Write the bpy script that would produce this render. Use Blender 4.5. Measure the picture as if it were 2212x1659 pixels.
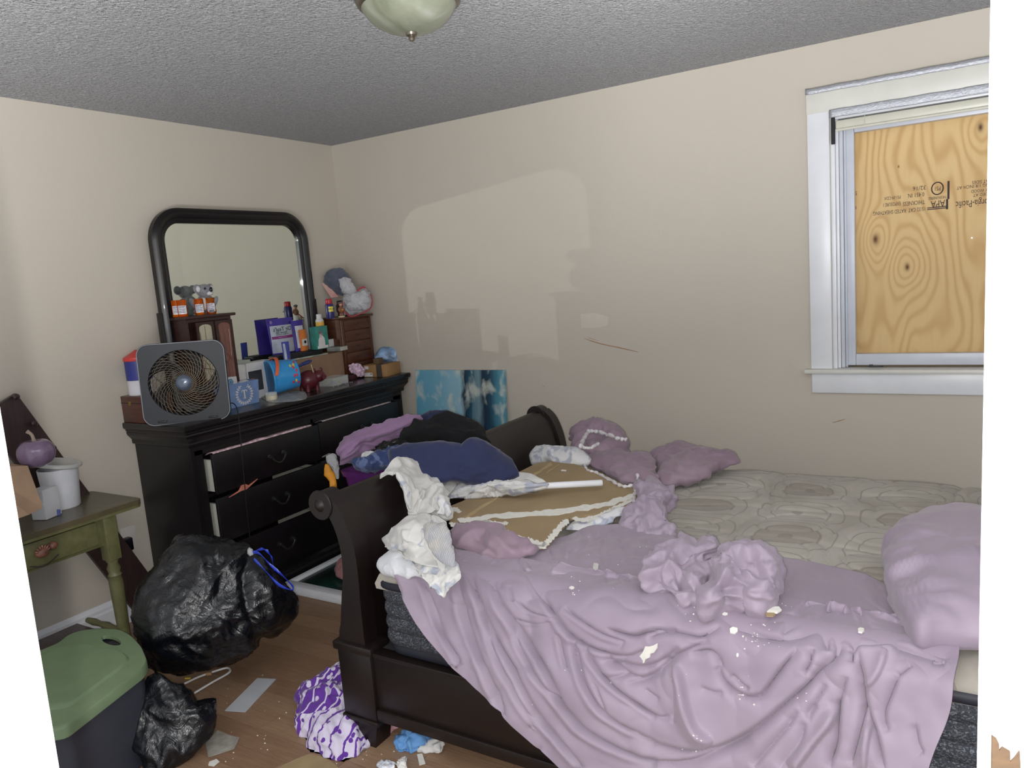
import bpy, bmesh, math, random
import numpy as np
from mathutils import Vector, Matrix, Euler
from mathutils.geometry import tessellate_polygon

C = bpy.context.scene.collection
for _o in list(bpy.data.objects):
    bpy.data.objects.remove(_o)
random.seed(7)
rng = np.random.default_rng(7)

# ------------------------------------------------------------------ camera
W, H = 2212, 1659
FPX = 1613.5
EYE = np.array([0.0, 0.0, 1.54])
_y, _p, _r = map(math.radians, (31.367, 8.368, 4.388))
FWD = np.array([-math.sin(_y)*math.cos(_p), math.cos(_y)*math.cos(_p), -math.sin(_p)])
_r0 = np.array([math.cos(_y), math.sin(_y), 0.0]); _u0 = np.cross(_r0, FWD)
RGT = _r0*math.cos(_r) - _u0*math.sin(_r)
UPV = _u0*math.cos(_r) + _r0*math.sin(_r)
cam_data = bpy.data.cameras.new('camera')
cam = bpy.data.objects.new('camera', cam_data); C.objects.link(cam)
cam_data.sensor_width = 36.0
cam_data.lens = FPX/W*36.0
cam_data.clip_start = 0.02
cam.matrix_world = Matrix(((RGT[0], UPV[0], -FWD[0], EYE[0]), (RGT[1], UPV[1], -FWD[1], EYE[1]),
                           (RGT[2], UPV[2], -FWD[2], EYE[2]), (0, 0, 0, 1)))
bpy.context.scene.camera = cam

# ------------------------------------------------------------------ light
sc = bpy.context.scene
sc.view_settings.view_transform = 'Standard'
sc.view_settings.look = 'None'
sc.view_settings.gamma = 1.0
sc.view_settings.use_curve_mapping = False
sc.view_settings.exposure = 0.10
world = bpy.data.worlds.new('world'); sc.world = world
world.use_nodes = True
world.node_tree.nodes['Background'].inputs[0].default_value = (0.94, 0.96, 1.0, 1)
world.node_tree.nodes['Background'].inputs[1].default_value = 0.8
FLASH_W = 108.0
flash_pos = EYE - RGT*0.022 - UPV*0.012 - FWD*0.0
fl = bpy.data.lights.new('phone_flash', 'POINT'); fl.energy = FLASH_W
fl.shadow_soft_size = 0.006; fl.color = (1.0, 0.985, 0.96)
flo = bpy.data.objects.new('phone_flash', fl); C.objects.link(flo); flo.location = flash_pos
# added soft fill lamp behind the camera, aimed up to brighten the ceiling
hl = bpy.data.lights.new('ceiling_fill', 'AREA'); hl.energy = 320.0; hl.shape = 'DISK'; hl.size = 1.1; hl.color = (0.97, 0.98, 1.0); hl.spread = math.radians(130)
hlo = bpy.data.objects.new('ceiling_fill', hl); C.objects.link(hlo); hlo.location = (0.25, -0.95, 0.75)
hlo.rotation_euler = (Vector((-0.2, -0.3, 2.9))-Vector(hlo.location)).to_track_quat('-Z', 'Y').to_euler()
MIRROR_X = -3.432
# the same flash as thrown back by the dresser mirror (its image behind the glass)
refl = bpy.data.lights.new('flash_in_mirror', 'POINT'); refl.energy = FLASH_W*1.2
refl.shadow_soft_size = 0.006; refl.color = (0.97, 1.0, 0.95)
reflo = bpy.data.objects.new('flash_in_mirror', refl); C.objects.link(reflo)
reflo.location = (2*MIRROR_X-flash_pos[0], flash_pos[1], flash_pos[2])
refl.use_nodes = True
def _gobo():
    nt = refl.node_tree; n = nt.nodes; l = nt.links
    em = n['Emission']
    tc = n.new('ShaderNodeNewGeometry')          # Position = shaded point is not available; use Incoming
    tx = n.new('ShaderNodeTexCoord')
    sep = n.new('ShaderNodeSeparateXYZ'); l.new(tx.outputs['Normal'], sep.inputs[0])
    dx = MIRROR_X - reflo.location[0]
    def m(op, a, b=None, c=None):
        q = n.new('ShaderNodeMath'); q.operation = op
        for i, v in enumerate((a, b, c)):
            if v is None: continue
            if isinstance(v, (int, float)): q.inputs[i].default_value = v
            else: l.new(v, q.inputs[i])
        return q.outputs[0]
    gx, gy, gz = sep.outputs
    ax = m('MAXIMUM', gx, 1e-4)
    py = m('ADD', m('MULTIPLY', m('DIVIDE', gy, ax), dx), reflo.location[1])
    pz = m('ADD', m('MULTIPLY', m('DIVIDE', gz, ax), dx), reflo.location[2])
    # rounded rectangle of the mirror opening
    cy, hy, r = (2.468+3.285)/2, (3.285-2.468)/2, 0.13
    cz, hz = (0.97+1.915)/2, (1.915-0.97)/2
    qy = m('SUBTRACT', m('ABSOLUTE', m('SUBTRACT', py, cy)), hy-r)
    qz = m('SUBTRACT', m('SUBTRACT', pz, cz), hz-r)
    d = m('SUBTRACT', m('POWER', m('ADD', m('POWER', m('MAXIMUM', qy, 0), 2), m('POWER', m('MAXIMUM', qz, 0), 2)), 0.5), r)
    msk = m('LESS_THAN', d, 0.0)
    msk = m('MULTIPLY', msk, m('GREATER_THAN', pz, 0.97))
    msk = m('MULTIPLY', msk, m('GREATER_THAN', gx, 0.01))
    l.new(msk, em.inputs['Strength'])
_gobo()

# ------------------------------------------------------------------ picture -> place helpers
def ray(px, py): return FWD + RGT*(px-W/2)/FPX + UPV*(H/2-py)/FPX
def P(px, py, x=None, y=None, z=None, d=None):
    r = ray(px, py)
    if d is not None: t = d
    elif x is not None: t = (x-EYE[0])/r[0]
    elif y is not None: t = (y-EYE[1])/r[1]
    else: t = (z-EYE[2])/r[2]
    return EYE + r*t
def PP(px, py, A, n):
    r = ray(px, py); t = np.dot(np.array(A)-EYE, n)/np.dot(r, n); return EYE + r*t
def proj(V):
    D = V-EYE; d = D@FWD
    return np.stack([W/2+FPX*(D@RGT)/d, H/2-FPX*(D@UPV)/d], -1)
def depth(p): return float((np.array(p)-EYE)@FWD)

# ------------------------------------------------------------------ noise
_perm = rng.permutation(256)
_grad = rng.normal(size=(256, 3)); _grad /= np.linalg.norm(_grad, axis=1)[:, None]
def noise(p):
    p = np.asarray(p, float); i = np.floor(p).astype(int); f = p-i; u = f*f*f*(f*(f*6-15)+10)
    def g(dx, dy, dz):
        h = _perm[(_perm[(_perm[(i[..., 0]+dx) & 255]+i[..., 1]+dy) & 255]+i[..., 2]+dz) & 255]
        return (_grad[h]*(f-np.array([dx, dy, dz]))).sum(-1)
    def L(a, b, t): return a+(b-a)*t
    x0 = L(g(0,0,0), g(1,0,0), u[..., 0]); x1 = L(g(0,1,0), g(1,1,0), u[..., 0])
    x2 = L(g(0,0,1), g(1,0,1), u[..., 0]); x3 = L(g(0,1,1), g(1,1,1), u[..., 0])
    return L(L(x0, x1, u[..., 1]), L(x2, x3, u[..., 1]), u[..., 2])*1.6
def fbm(p, o=3):
    s = 0; a = 1
    for k in range(o): s = s+a*noise(p*2**k+k*17.3); a *= .5
    return s
def folds(p, scale, warp=0.6, o=3):
    """sharp creases: ridged, domain warped noise in 0..1-ish"""
    q = p*scale; w = np.stack([fbm(q*.7+5), fbm(q*.7+25), fbm(q*.7+45)], -1)
    q = q+warp*w; s = 0; a = 1
    for k in range(o):
        s = s+a*(1-np.abs(noise(q*1.9**k+k*9.1))*2.2); a *= .48
    return s/1.8

# ------------------------------------------------------------------ materials
def lin(c):
    return tuple((v/12.92 if v <= .04045 else ((v+.055)/1.055)**2.4) for v in (x/255 for x in c))
class NT:
    def __init__(s, name):
        s.m = bpy.data.materials.new(name); s.m.use_nodes = True
        s.n = s.m.node_tree.nodes; s.l = s.m.node_tree.links; s.b = s.n['Principled BSDF']
        s.tc = s.n.new('ShaderNodeTexCoord')
    def node(s, t, **k):
        n = s.n.new(t)
        for a, v in k.items(): setattr(n, a, v)
        return n
    def math(s, op, a, b=None, c=None, clamp=False):
        q = s.n.new('ShaderNodeMath'); q.operation = op; q.use_clamp = clamp
        for i, v in enumerate((a, b, c)):
            if v is None: continue
            if isinstance(v, (int, float)): q.inputs[i].default_value = v
            else: s.l.new(v, q.inputs[i])
        return q.outputs[0]
    def noise(s, scale, detail=2, vec=None, rough=.5, dist=0, map_scale=None):
        t = s.n.new('ShaderNodeTexNoise'); t.inputs['Scale'].default_value = scale
        t.inputs['Detail'].default_value = detail; t.inputs['Roughness'].default_value = rough
        t.inputs['Distortion'].default_value = dist
        v = vec or s.tc.outputs['Object']
        if map_scale:
            mp = s.n.new('ShaderNodeMapping'); mp.inputs['Scale'].default_value = map_scale
            s.l.new(v, mp.inputs[0]); v = mp.outputs[0]
        s.l.new(v, t.inputs['Vector']); return t.outputs[0]
    def ramp(s, fac, stops, interp='LINEAR'):
        r = s.n.new('ShaderNodeValToRGB'); r.color_ramp.interpolation = interp
        e = r.color_ramp.elements
        while len(e) < len(stops): e.new(.5)
        for k, (p, c) in enumerate(stops):
            e[k].position = p; e[k].color = (*lin(c), 1) if len(c) == 3 else c
        s.l.new(fac, r.inputs[0]); return r.outputs[0]
    def mix(s, fac, a, b):
        q = s.n.new('ShaderNodeMix'); q.data_type = 'RGBA'
        if isinstance(fac, (int, float)): q.inputs[0].default_value = fac
        else: s.l.new(fac, q.inputs[0])
        for k, v in ((6, a), (7, b)):
            if isinstance(v, tuple): q.inputs[k].default_value = (*lin(v), 1)
            else: s.l.new(v, q.inputs[k])
        return q.outputs[2]
    def bump(s, h, strength=.3, dist=.01):
        b = s.n.new('ShaderNodeBump'); b.inputs['Strength'].default_value = strength
        b.inputs['Distance'].default_value = dist
        s.l.new(h, b.inputs['Height']); s.l.new(b.outputs[0], s.b.inputs['Normal'])
    def set(s, **k):
        names = dict(rough='Roughness', metal='Metallic', trans='Transmission Weight', ior='IOR', coat='Coat Weight',
                     sheen='Sheen Weight', spec='Specular IOR Level', alpha='Alpha', sss='Subsurface Weight')
        for a, v in k.items():
            i = s.b.inputs[names[a]]
            if isinstance(v, (int, float)): i.default_value = v
            else: s.l.new(v, i)
    def col(s, c):
        if isinstance(c, tuple): s.b.inputs['Base Color'].default_value = (*lin(c), 1)
        else: s.l.new(c, s.b.inputs['Base Color'])
MC = {}
def mat(name, c, rough=.5, var=.06, vscale=12, bump=0, bscale=60, metal=0, **k):
    """plain painted / plastic / cloth material with procedural colour variation"""
    if name in MC: return MC[name]
    t = NT(name)
    v = t.noise(vscale, 4)
    lo = tuple(max(0, x*(1-var)) for x in c); hi = tuple(min(255, x*(1+var)) for x in c)
    t.col(t.ramp(v, [(.3, lo), (.7, hi)])); t.set(rough=rough, metal=metal, **k)
    if bump: t.bump(t.noise(bscale, 4), bump, .004)
    MC[name] = t.m; return t.m

# ------------------------------------------------------------------ scene structure helpers
def thing(name, label, cat, loc=(0, 0, 0), group=None, kind=None):
    o = bpy.data.objects.new(name, None); o.empty_display_size = .05; C.objects.link(o)
    o.location = tuple(float(v) for v in loc)
    return tag(o, label, cat, group, kind)
def tag(o, label=None, cat=None, group=None, kind=None):
    if label: o['label'] = label
    if cat: o['category'] = cat
    if group: o['group'] = group
    if kind: o['kind'] = kind
    return o
def origin(o):
    v = Vector((0, 0, 0))
    while o is not None: v += o.location; o = o.parent
    return v
def link_mesh(name, V, F, m, parent=None, smooth=False, angle=35, center=True):
    """V in world metres; the object's origin sits at the mesh's base (or its parent's origin)"""
    V = np.asarray(V, float).reshape(-1, 3)
    base = np.array([(V[:, 0].min()+V[:, 0].max())/2, (V[:, 1].min()+V[:, 1].max())/2, V[:, 2].min()])
    me = bpy.data.meshes.new(name); me.from_pydata((V-base).tolist(), [], F); me.validate(); me.update()
    o = bpy.data.objects.new(name, me); C.objects.link(o)
    if parent is not None:
        o.parent = parent; o.location = Vector(base)-origin(parent)
    else: o.location = base
    if m is not None: me.materials.append(m)
    if smooth:
        me.polygons.foreach_set('use_smooth', [True]*len(me.polygons))
        if angle < 180: me.set_sharp_from_angle(angle=math.radians(angle))
    return o
def rotz(a):
    c, s = math.cos(a), math.sin(a); return np.array([[c, -s, 0], [s, c, 0], [0, 0, 1]])
def rotax(ax, a):
    return np.array(Matrix.Rotation(a, 3, Vector(ax)))
class G:
    """mesh collector; M, T: rotation and translation applied to what is added"""
    def __init__(s, M=None, T=None): s.V = []; s.F = []; s.M = np.eye(3) if M is None else np.array(M); s.T = np.zeros(3) if T is None else np.array(T, float)
    def add(s, V, F):
        V = np.asarray(V, float)@s.M.T+s.T; b = len(s.V); s.V += V.tolist(); s.F += [tuple(i+b for i in f) for f in F]; return s
    def box(s, lo, hi, ch=0.0):
        (x0, y0, z0), (x1, y1, z1) = lo, hi
        if ch <= 0:
            V = [(x0,y0,z0),(x1,y0,z0),(x1,y1,z0),(x0,y1,z0),(x0,y0,z1),(x1,y0,z1),(x1,y1,z1),(x0,y1,z1)]
            return s.add(V, [(0,3,2,1),(4,5,6,7),(0,1,5,4),(1,2,6,5),(2,3,7,6),(3,0,4,7)])
        bm = bmesh.new(); bmesh.ops.create_cube(bm, size=1)
        for v in bm.verts: v.co = Vector(((x0+x1)/2+v.co.x*(x1-x0), (y0+y1)/2+v.co.y*(y1-y0), (z0+z1)/2+v.co.z*(z1-z0)))
        ch = min(ch, .45*min(x1-x0, y1-y0, z1-z0))
        bmesh.ops.bevel(bm, geom=list(bm.edges), offset=ch, segments=2, affect='EDGES', profile=.5)
        V = [tuple(v.co) for v in bm.verts]; bm.verts.index_update(); F = [tuple(v.index for v in f.verts) for f in bm.faces]; bm.free()
        return s.add(V, F)
    def lathe(s, prof, c=(0, 0, 0), n=24, ax='z'):
        V = []; F = []; m = len(prof)
        for r, h in prof:
            for k in range(n):
                a = 2*math.pi*k/n; x, y = r*math.cos(a), r*math.sin(a)
                V.append({'z': (x, y, h), 'x': (h, x, y), 'y': (x, -h, y)}[ax])
        for j in range(m-1):
            for k in range(n): k2 = (k+1) % n; F.append((j*n+k, j*n+k2, (j+1)*n+k2, (j+1)*n+k))
        if prof[0][0] > 1e-5: F.append(tuple(range(n-1, -1, -1)))
        if prof[-1][0] > 1e-5: F.append(tuple((m-1)*n+k for k in range(n)))
        return s.add(np.array(V)+np.array(c), F)
    def tube(s, pts, r, n=8, closed=False):
        pts = [np.array(p, float) for p in pts]; m = len(pts); V = []; F = []
        rr = r if hasattr(r, '__len__') else [r]*m
        up = None
        for i, p in enumerate(pts):
            a = pts[(i-1) % m] if (closed or i > 0) else p; b = pts[(i+1) % m] if (closed or i < m-1) else p
            t = b-a; t /= (np.linalg.norm(t)+1e-9)
            if up is None:
                up = np.cross(t, [0, 0, 1]); 
                if np.linalg.norm(up) < .1: up = np.cross(t, [1, 0, 0])
            up = up-t*np.dot(up, t); up /= (np.linalg.norm(up)+1e-9); w = np.cross(t, up)
            for k in range(n):
                q = 2*math.pi*k/n; V.append(p+rr[i]*(math.cos(q)*up+math.sin(q)*w))
        for i in range(m if closed else m-1):
            j = (i+1) % m
            for k in range(n): k2 = (k+1) % n; F.append((i*n+k, j*n+k, j*n+k2, i*n+k2))
        if not closed: F.append(tuple(range(n))); F.append(tuple((m-1)*n+k for k in range(n-1, -1, -1)))
        return s.add(V, F)
    def prism(s, poly, ext):
        """poly: list of 3D points (planar-ish), extruded by vector ext"""
        P0 = [np.array(p, float) for p in poly]; n = len(P0); e = np.array(ext, float)
        nrm = np.zeros(3)
        for i in range(n): nrm += np.cross(P0[i], P0[(i+1) % n])
        if np.dot(nrm, e) > 0: P0 = P0[::-1]
        V = P0+[p+e for p in P0]
        T = tessellate_polygon([[Vector(p) for p in P0]])
        F = [tuple(t) for t in T]+[tuple(i+n for i in reversed(t)) for t in T]
        F += [(i, (i+n), ((i+1) % n)+n, (i+1) % n) for i in range(n)]
        s.add(V, F); return s
    def ell(s, c, r, n=16, m=10, R=None):
        V = []; F = []
        R = np.eye(3) if R is None else R
        for j in range(m+1):
            t = math.pi*j/m
            for k in range(n):
                a = 2*math.pi*k/n; v = np.array([math.sin(t)*math.cos(a)*r[0], math.sin(t)*math.sin(a)*r[1], math.cos(t)*r[2]])
                V.append(R@v+np.array(c))
        for j in range(m):
            for k in range(n): k2 = (k+1) % n; F.append((j*n+k, (j+1)*n+k, (j+1)*n+k2, j*n+k2))
        return s.add(V, F)
    def make(s, name, m, parent=None, smooth=False, angle=35, fix=False):
        if fix:
            bm = bmesh.new(); vs = [bm.verts.new(v) for v in s.V]
            for f in s.F:
                try: bm.faces.new([vs[i] for i in f])
                except ValueError: pass
            bmesh.ops.remove_doubles(bm, verts=bm.verts, dist=1e-5); bmesh.ops.recalc_face_normals(bm, faces=bm.faces)
            bm.verts.index_update(); s.V = [tuple(v.co) for v in bm.verts]; s.F = [tuple(v.index for v in f.verts) for f in bm.faces]; bm.free()
        return link_mesh(name, s.V, s.F, m, parent, smooth, angle)

def rounded(poly, r=.02, n=5):
    """round the corners of a planar 3D polygon"""
    out = []; P0 = [np.array(p, float) for p in poly]; k = len(P0)
    for i in range(k):
        a, b, c = P0[i-1], P0[i], P0[(i+1) % k]
        rr = r[i] if hasattr(r, '__len__') else r
        da, dc = np.linalg.norm(a-b), np.linalg.norm(c-b); q = min(rr, .45*da, .45*dc)
        p0 = b+(a-b)/da*q; p1 = b+(c-b)/dc*q
        for j in range(n+1):
            t = j/n; out.append((1-t)**2*p0+2*t*(1-t)*b+t*t*p1)
    return out
def catmull(ctrl, n):
    """ctrl (k, ...) -> (n, ...) smooth interpolation"""
    ctrl = np.asarray(ctrl, float); k = len(ctrl)
    t = np.linspace(0, k-1, n); i = np.clip(np.floor(t).astype(int), 0, k-2); f = (t-i).reshape(-1, *([1]*(ctrl.ndim-1)))
    p = np.concatenate([2*ctrl[:1]-ctrl[1:2], ctrl, 2*ctrl[-1:]-ctrl[-2:-1]]); p0, p1, p2, p3 = p[i], p[i+1], p[i+2], p[i+3]
    return .5*((2*p1)+(-p0+p2)*f+(2*p0-5*p1+4*p2-p3)*f*f+(-p0+3*p1-3*p2+p3)*f**3)
def grid_normals(S):
    du = np.gradient(S, axis=0); dv = np.gradient(S, axis=1); n = np.cross(du, dv)
    return n/(np.linalg.norm(n, axis=-1, keepdims=True)+1e-9)
def seg_dist(Q, A, B):
    """distance, signed side and parameter of points Q to segment AB (2D)"""
    d = B-A; L2 = (d*d).sum()+1e-9; t = np.clip(((Q-A)@d)/L2, 0, 1); c = A+t[..., None]*d; e = Q-c
    side = np.sign(d[0]*(Q[..., 1]-A[1])-d[1]*(Q[..., 0]-A[0]))
    return np.sqrt((e*e).sum(-1)), side, t
def crease(Q, line, w):
    """signed distance field of a traced fold: returns (dist, side, fade)"""
    L = catmull(np.array(line, float), max(6, 3*len(line))); best = np.full(Q.shape[:-1], 1e9); side = np.zeros_like(best); along = np.zeros_like(best)
    m = len(L)-1
    lo = L.min(0)-5*w; hi = L.max(0)+5*w
    sel = (Q[..., 0] > lo[0]) & (Q[..., 0] < hi[0]) & (Q[..., 1] > lo[1]) & (Q[..., 1] < hi[1])
    if not sel.any(): return best, side, along
    q = Q[sel]; b = np.full(len(q), 1e9); sd = np.zeros(len(q)); al = np.zeros(len(q))
    for i in range(m):
        d, s_, t = seg_dist(q, L[i], L[i+1]); u = d < b
        b[u] = d[u]; sd[u] = s_[u]; al[u] = ((i+t)/m)[u]
    best[sel] = b; side[sel] = sd; along[sel] = al
    return best, side, along
def fold_field(Q, lines):
    """lines: (points, amplitude m, width px[, asym]); negative amplitude = valley. Soft ends."""
    h = np.zeros(Q.shape[:-1])
    for L in lines:
        pts, amp, w = L[:3]; asym = L[3] if len(L) > 3 else 0
        d, s_, a = crease(Q, pts, w)
        fade = np.clip(np.minimum(a, 1-a)*6, 0, 1)**.5 if len(L) < 5 else 1.0
        wr = w*(1+asym*s_)
        h += amp*fade*(np.exp(-(d/np.maximum(wr, 1e-3))**1.5))
    return h
def sheet(name, ctrl, nu, nv, m, parent=None, lines=(), nz=(), thick=.002, flip=False, clampz=None, post=None):
    """cloth surface from a control grid of 3D points; traced folds + noise, given thickness"""
    S = catmull(catmull(np.array(ctrl, float), nu).transpose(1, 0, 2), nv).transpose(1, 0, 2)
    N = grid_normals(S)
    if flip: N = -N
    Q = proj(S.reshape(-1, 3)).reshape(nu, nv, 2)
    h = fold_field(Q, lines)
    for kind, sc_, amp in nz:
        if kind == 'fbm': h = h+amp*fbm(S*sc_)
        elif kind == 'ridge': h = h+amp*(folds(S, sc_, 1.1, 1)-.25)
        else: h = h+amp*(folds(S, sc_)-.5)
    S = S+N*h[..., None]
    if post is not None: S = post(S)
    if clampz is not None: S[..., 2] = np.maximum(S[..., 2], clampz)
    N = grid_normals(S)
    if flip: N = -N
    B = S-N*thick
    idx = np.arange(nu*nv).reshape(nu, nv); a = idx[:-1, :-1].ravel(); b = idx[1:, :-1].ravel(); c = idx[1:, 1:].ravel(); d = idx[:-1, 1:].ravel()
    o = nu*nv
    if not flip: top = np.stack([a, b, c, d], 1); bot = np.stack([a, d, c, b], 1)+o
    else: top = np.stack([a, d, c, b], 1); bot = np.stack([a, b, c, d], 1)+o
    F = [tuple(q) for q in np.concatenate([top, bot]).tolist()]
    rim = np.concatenate([idx[0, :], idx[1:, -1], idx[-1, -2::-1], idx[-2:0:-1, 0]]).tolist(); r = len(rim)
    F += [(rim[k], rim[(k+1) % r], rim[(k+1) % r]+o, rim[k]+o) for k in range(r)]
    return link_mesh(name, np.concatenate([S.reshape(-1, 3), B.reshape(-1, 3)]), F, m, parent, True, 180)
def lump(name, poly, A, n, up, down, m, parent=None, nr=26, na=72, nz=(), lines=(), power=.5, zmin=None, center=None, rnd=1):
    """solid with the outline `poly` (picture points laid on the plane A, n), swelling by up / down to both sides"""
    n = np.array(n, float); n /= np.linalg.norm(n)
    pts = np.array([PP(px, py, A, n) for px, py in poly]); c = pts.mean(0) if center is None else PP(center[0], center[1], A, n)
    e1 = RGT-n*np.dot(RGT, n); e1 /= np.linalg.norm(e1); e2 = np.cross(n, e1)
    q = np.stack([(pts-c)@e1, (pts-c)@e2], 1); ang = np.arctan2(q[:, 1], q[:, 0]); rad = np.hypot(q[:, 0], q[:, 1])
    o = np.argsort(ang); ang, q = ang[o], q[o]
    th = np.linspace(-math.pi, math.pi, na, endpoint=False); R = np.zeros(na)
    qq = np.concatenate([q[-1:], q, q[:1]]); 
    for k, t in enumerate(th):
        d = np.array([math.cos(t), math.sin(t)]); best = 0
        for i in range(len(qq)-1):
            a, b = qq[i], qq[i+1]; e = b-a; den = d[0]*e[1]-d[1]*e[0]
            if abs(den) < 1e-12: continue
            s_ = (a[0]*e[1]-a[1]*e[0])/den; u = (a[0]*d[1]-a[1]*d[0])/den
            if s_ > 0 and -1e-6 <= u <= 1+1e-6: best = max(best, s_)
        R[k] = best if best > 0 else R[k-1]
    for _ in range(rnd): R = .5*R+.25*(np.roll(R, 1)+np.roll(R, -1))
    V = []; F = []
    phis = np.linspace(0, math.pi, nr)
    rho = np.sin(phis); hgt = np.cos(phis)
    rho = rho**.8
    S = np.zeros((nr, na, 3))
    for j in range(nr):
        hh = up*abs(hgt[j])**(power*2)*np.sign(hgt[j]) if hgt[j] >= 0 else down*abs(hgt[j])**(power*2)*np.sign(hgt[j])
        S[j] = c+rho[j]*R[:, None]*(np.cos(th)[:, None]*e1+np.sin(th)[:, None]*e2)+n*hh
    N = S-c; N = N/(np.linalg.norm(N, axis=-1, keepdims=True)+1e-9)
    du = np.roll(S, -1, 1)-np.roll(S, 1, 1); dv = np.gradient(S, axis=0); NN = np.cross(dv, du); ln = np.linalg.norm(NN, axis=-1, keepdims=True)
    NN = np.where(ln > 1e-9, NN/(ln+1e-12), N); sg = np.sign((NN*N).sum(-1, keepdims=True)); NN = NN*np.where(sg == 0, 1, sg)
    NN[0] = n; NN[-1] = -n
    h = fold_field(proj(S.reshape(-1, 3)).reshape(nr, na, 2), lines) if len(lines) else np.zeros((nr, na))
    for kind, sc_, amp in nz:
        h = h+(amp*fbm(S*sc_) if kind == 'fbm' else amp*(folds(S, sc_, 1.1, 1)-.25) if kind == 'ridge' else amp*(folds(S, sc_)-.5))
    S = S+NN*h[..., None]
    if zmin is not None: S[..., 2] = np.maximum(S[..., 2], zmin)
    S[0] = S[0].mean(0); S[-1] = S[-1].mean(0)
    for j in range(nr-1):
        for k in range(na): k2 = (k+1) % na; F.append((j*na+k, (j+1)*na+k, (j+1)*na+k2, j*na+k2))
    g = G(); g.V = S.reshape(-1, 3).tolist(); g.F = F
    return g.make(name, m, parent, True, 180, fix=True)
def text_mesh(name, txt, size, org, ex, ey, m, parent=None, depth_=.0006, align='CENTER', font_scale_x=1.0):
    """flat lettering: org centre point, ex reading direction, ey up direction"""
    cu = bpy.data.curves.new('t', 'FONT'); cu.body = txt; cu.size = size; cu.extrude = depth_/2; cu.align_x = align; cu.align_y = 'CENTER'; cu.resolution_u = 2
    ob = bpy.data.objects.new('t', cu); C.objects.link(ob)
    dg = bpy.context.evaluated_depsgraph_get(); me = bpy.data.meshes.new_from_object(ob.evaluated_get(dg))
    V = np.array([tuple(v.co) for v in me.vertices]); F = [tuple(p.vertices) for p in me.polygons]
    bpy.data.objects.remove(ob); bpy.data.meshes.remove(me); bpy.data.curves.remove(cu)
    if len(V) == 0: return None
    ex = np.array(ex, float); ex /= np.linalg.norm(ex); ey = np.array(ey, float); ey /= np.linalg.norm(ey); ez = np.cross(ex, ey)
    Wd = np.array(org)+V[:, :1]*font_scale_x*ex+V[:, 1:2]*ey+V[:, 2:3]*ez
    return link_mesh(name, Wd, F, m, parent)
# ================================================================== ROOM
L, D, HC = 3.485, 3.718, 2.44
def wall_mat(name, c):
    t = NT(name); big = t.noise(1.3, 3); fine = t.noise(220, 3)
    t.col(t.mix(t.math('MULTIPLY', big, .5), c, tuple(int(x*.955) for x in c))); t.set(rough=.62, spec=.3)
    t.bump(t.math('ADD', fine, t.math('MULTIPLY', t.noise(40, 2), .6)), .10, .004); return t.m
M_wall = wall_mat('beige_paint', (198, 190, 177))
def ceiling_mat():
    t = NT('popcorn_ceiling'); v = t.node('ShaderNodeTexVoronoi'); v.inputs['Scale'].default_value = 85
    v.feature = 'SMOOTH_F1'; t.l.new(t.tc.outputs['Object'], v.inputs['Vector'])
    n1 = t.noise(95, 3, rough=.6, dist=2.2); n2 = t.noise(1.5, 3)
    sep = t.node('ShaderNodeMapRange'); t.l.new(n1, sep.inputs[0]); sep.inputs[1].default_value = .35; sep.inputs[2].default_value = .65
    t.col(t.mix(t.math('MULTIPLY', sep.outputs[0], .95), (206, 206, 211), (255, 255, 255))); t.set(rough=.95, spec=.1)
    t.bump(t.math('ADD', t.math('MULTIPLY', n1, 1.2), t.math('SUBTRACT', 1, v.outputs[0])), 1.0, .06); return t.m
M_ceil = ceiling_mat()
M_white = mat('white_gloss_paint', (226, 228, 232), .32, .02, 6, .08, 90)
M_white_warm = mat('aged_white_paint', (214, 213, 205), .4, .03, 5, .1, 90)
M_dark_gap = mat('dark_gap', (38, 36, 40), .8)
def struct(name, g, m, label=None, smooth=False, fix=False):
    o = g.make(name, m, None, smooth, fix=fix); o['kind'] = 'structure'
    if label: o['label'] = label
    return o
floor = struct('floor', G().box((-L-.1, .45, -.06), (.85, D+.1, -.012)), mat('floor_underlay', (60, 40, 28), .7), 'brown wood-look laminate floor with narrow staggered strips')
wl = struct('wall_left', G().box((-L-.12, -.6, -.012), (-L, D+.12, HC+.05)), M_wall, 'beige painted wall behind the dresser')
# back wall with the window opening
WX0, WX1, WZ0, WZ1 = -.51, .62, .99, 2.125
g = G(); y0, y1 = D, D+.12
g.box((-L, y0, -.012), (WX0, y1, HC+.05)); g.box((WX1, y0, -.012), (2.6, y1, HC+.05))
g.box((WX0, y0, -.012), (WX1, y1, WZ0)); g.box((WX0, y0, WZ1), (WX1, y1, HC+.05))
wb = struct('wall_back', g, M_wall, 'beige painted wall with the boarded window and the reflected light patch')
ce = struct('ceiling', G().box((-L-.12, -.6, HC), (2.6, D+.12, HC+.1)), M_ceil, 'grey sprayed popcorn-textured ceiling')
M_patch = mat('wall_touch_up_paint', (205, 197, 184), .7, .02)
def wallpoly(name, pts, th, m, parent, y=D, rnd=.004):
    pl = [P(a, b, y=y) for a, b in pts]; pl = [p-np.array([0, .0006, 0]) for p in pl]
    return G().prism(rounded(pl, rnd, 3), (0, -th, 0)).make(name, m, parent)
wallpoly('paint_patch', [(1254, 679), (1285, 676), (1314, 684), (1312, 702), (1290, 708), (1256, 708)], .0004, M_patch, wb)
M_crack = mat('scuff_brown', (176, 146, 116), .8)
g = G()
for seg in ([(1262, 731), (1283, 738), (1300, 743), (1330, 749), (1352, 754), (1378, 760)], [(1270, 729), (1292, 736)], [(1798, 913), (1812, 909), (1826, 905)], [(1172, 832), (1178, 836)]):
    pts = [P(a, b, y=D-.0012) for a, b in seg]; g.tube(pts, [.0012]+[.0028]*(len(pts)-2)+[.0012], 5)
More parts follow.
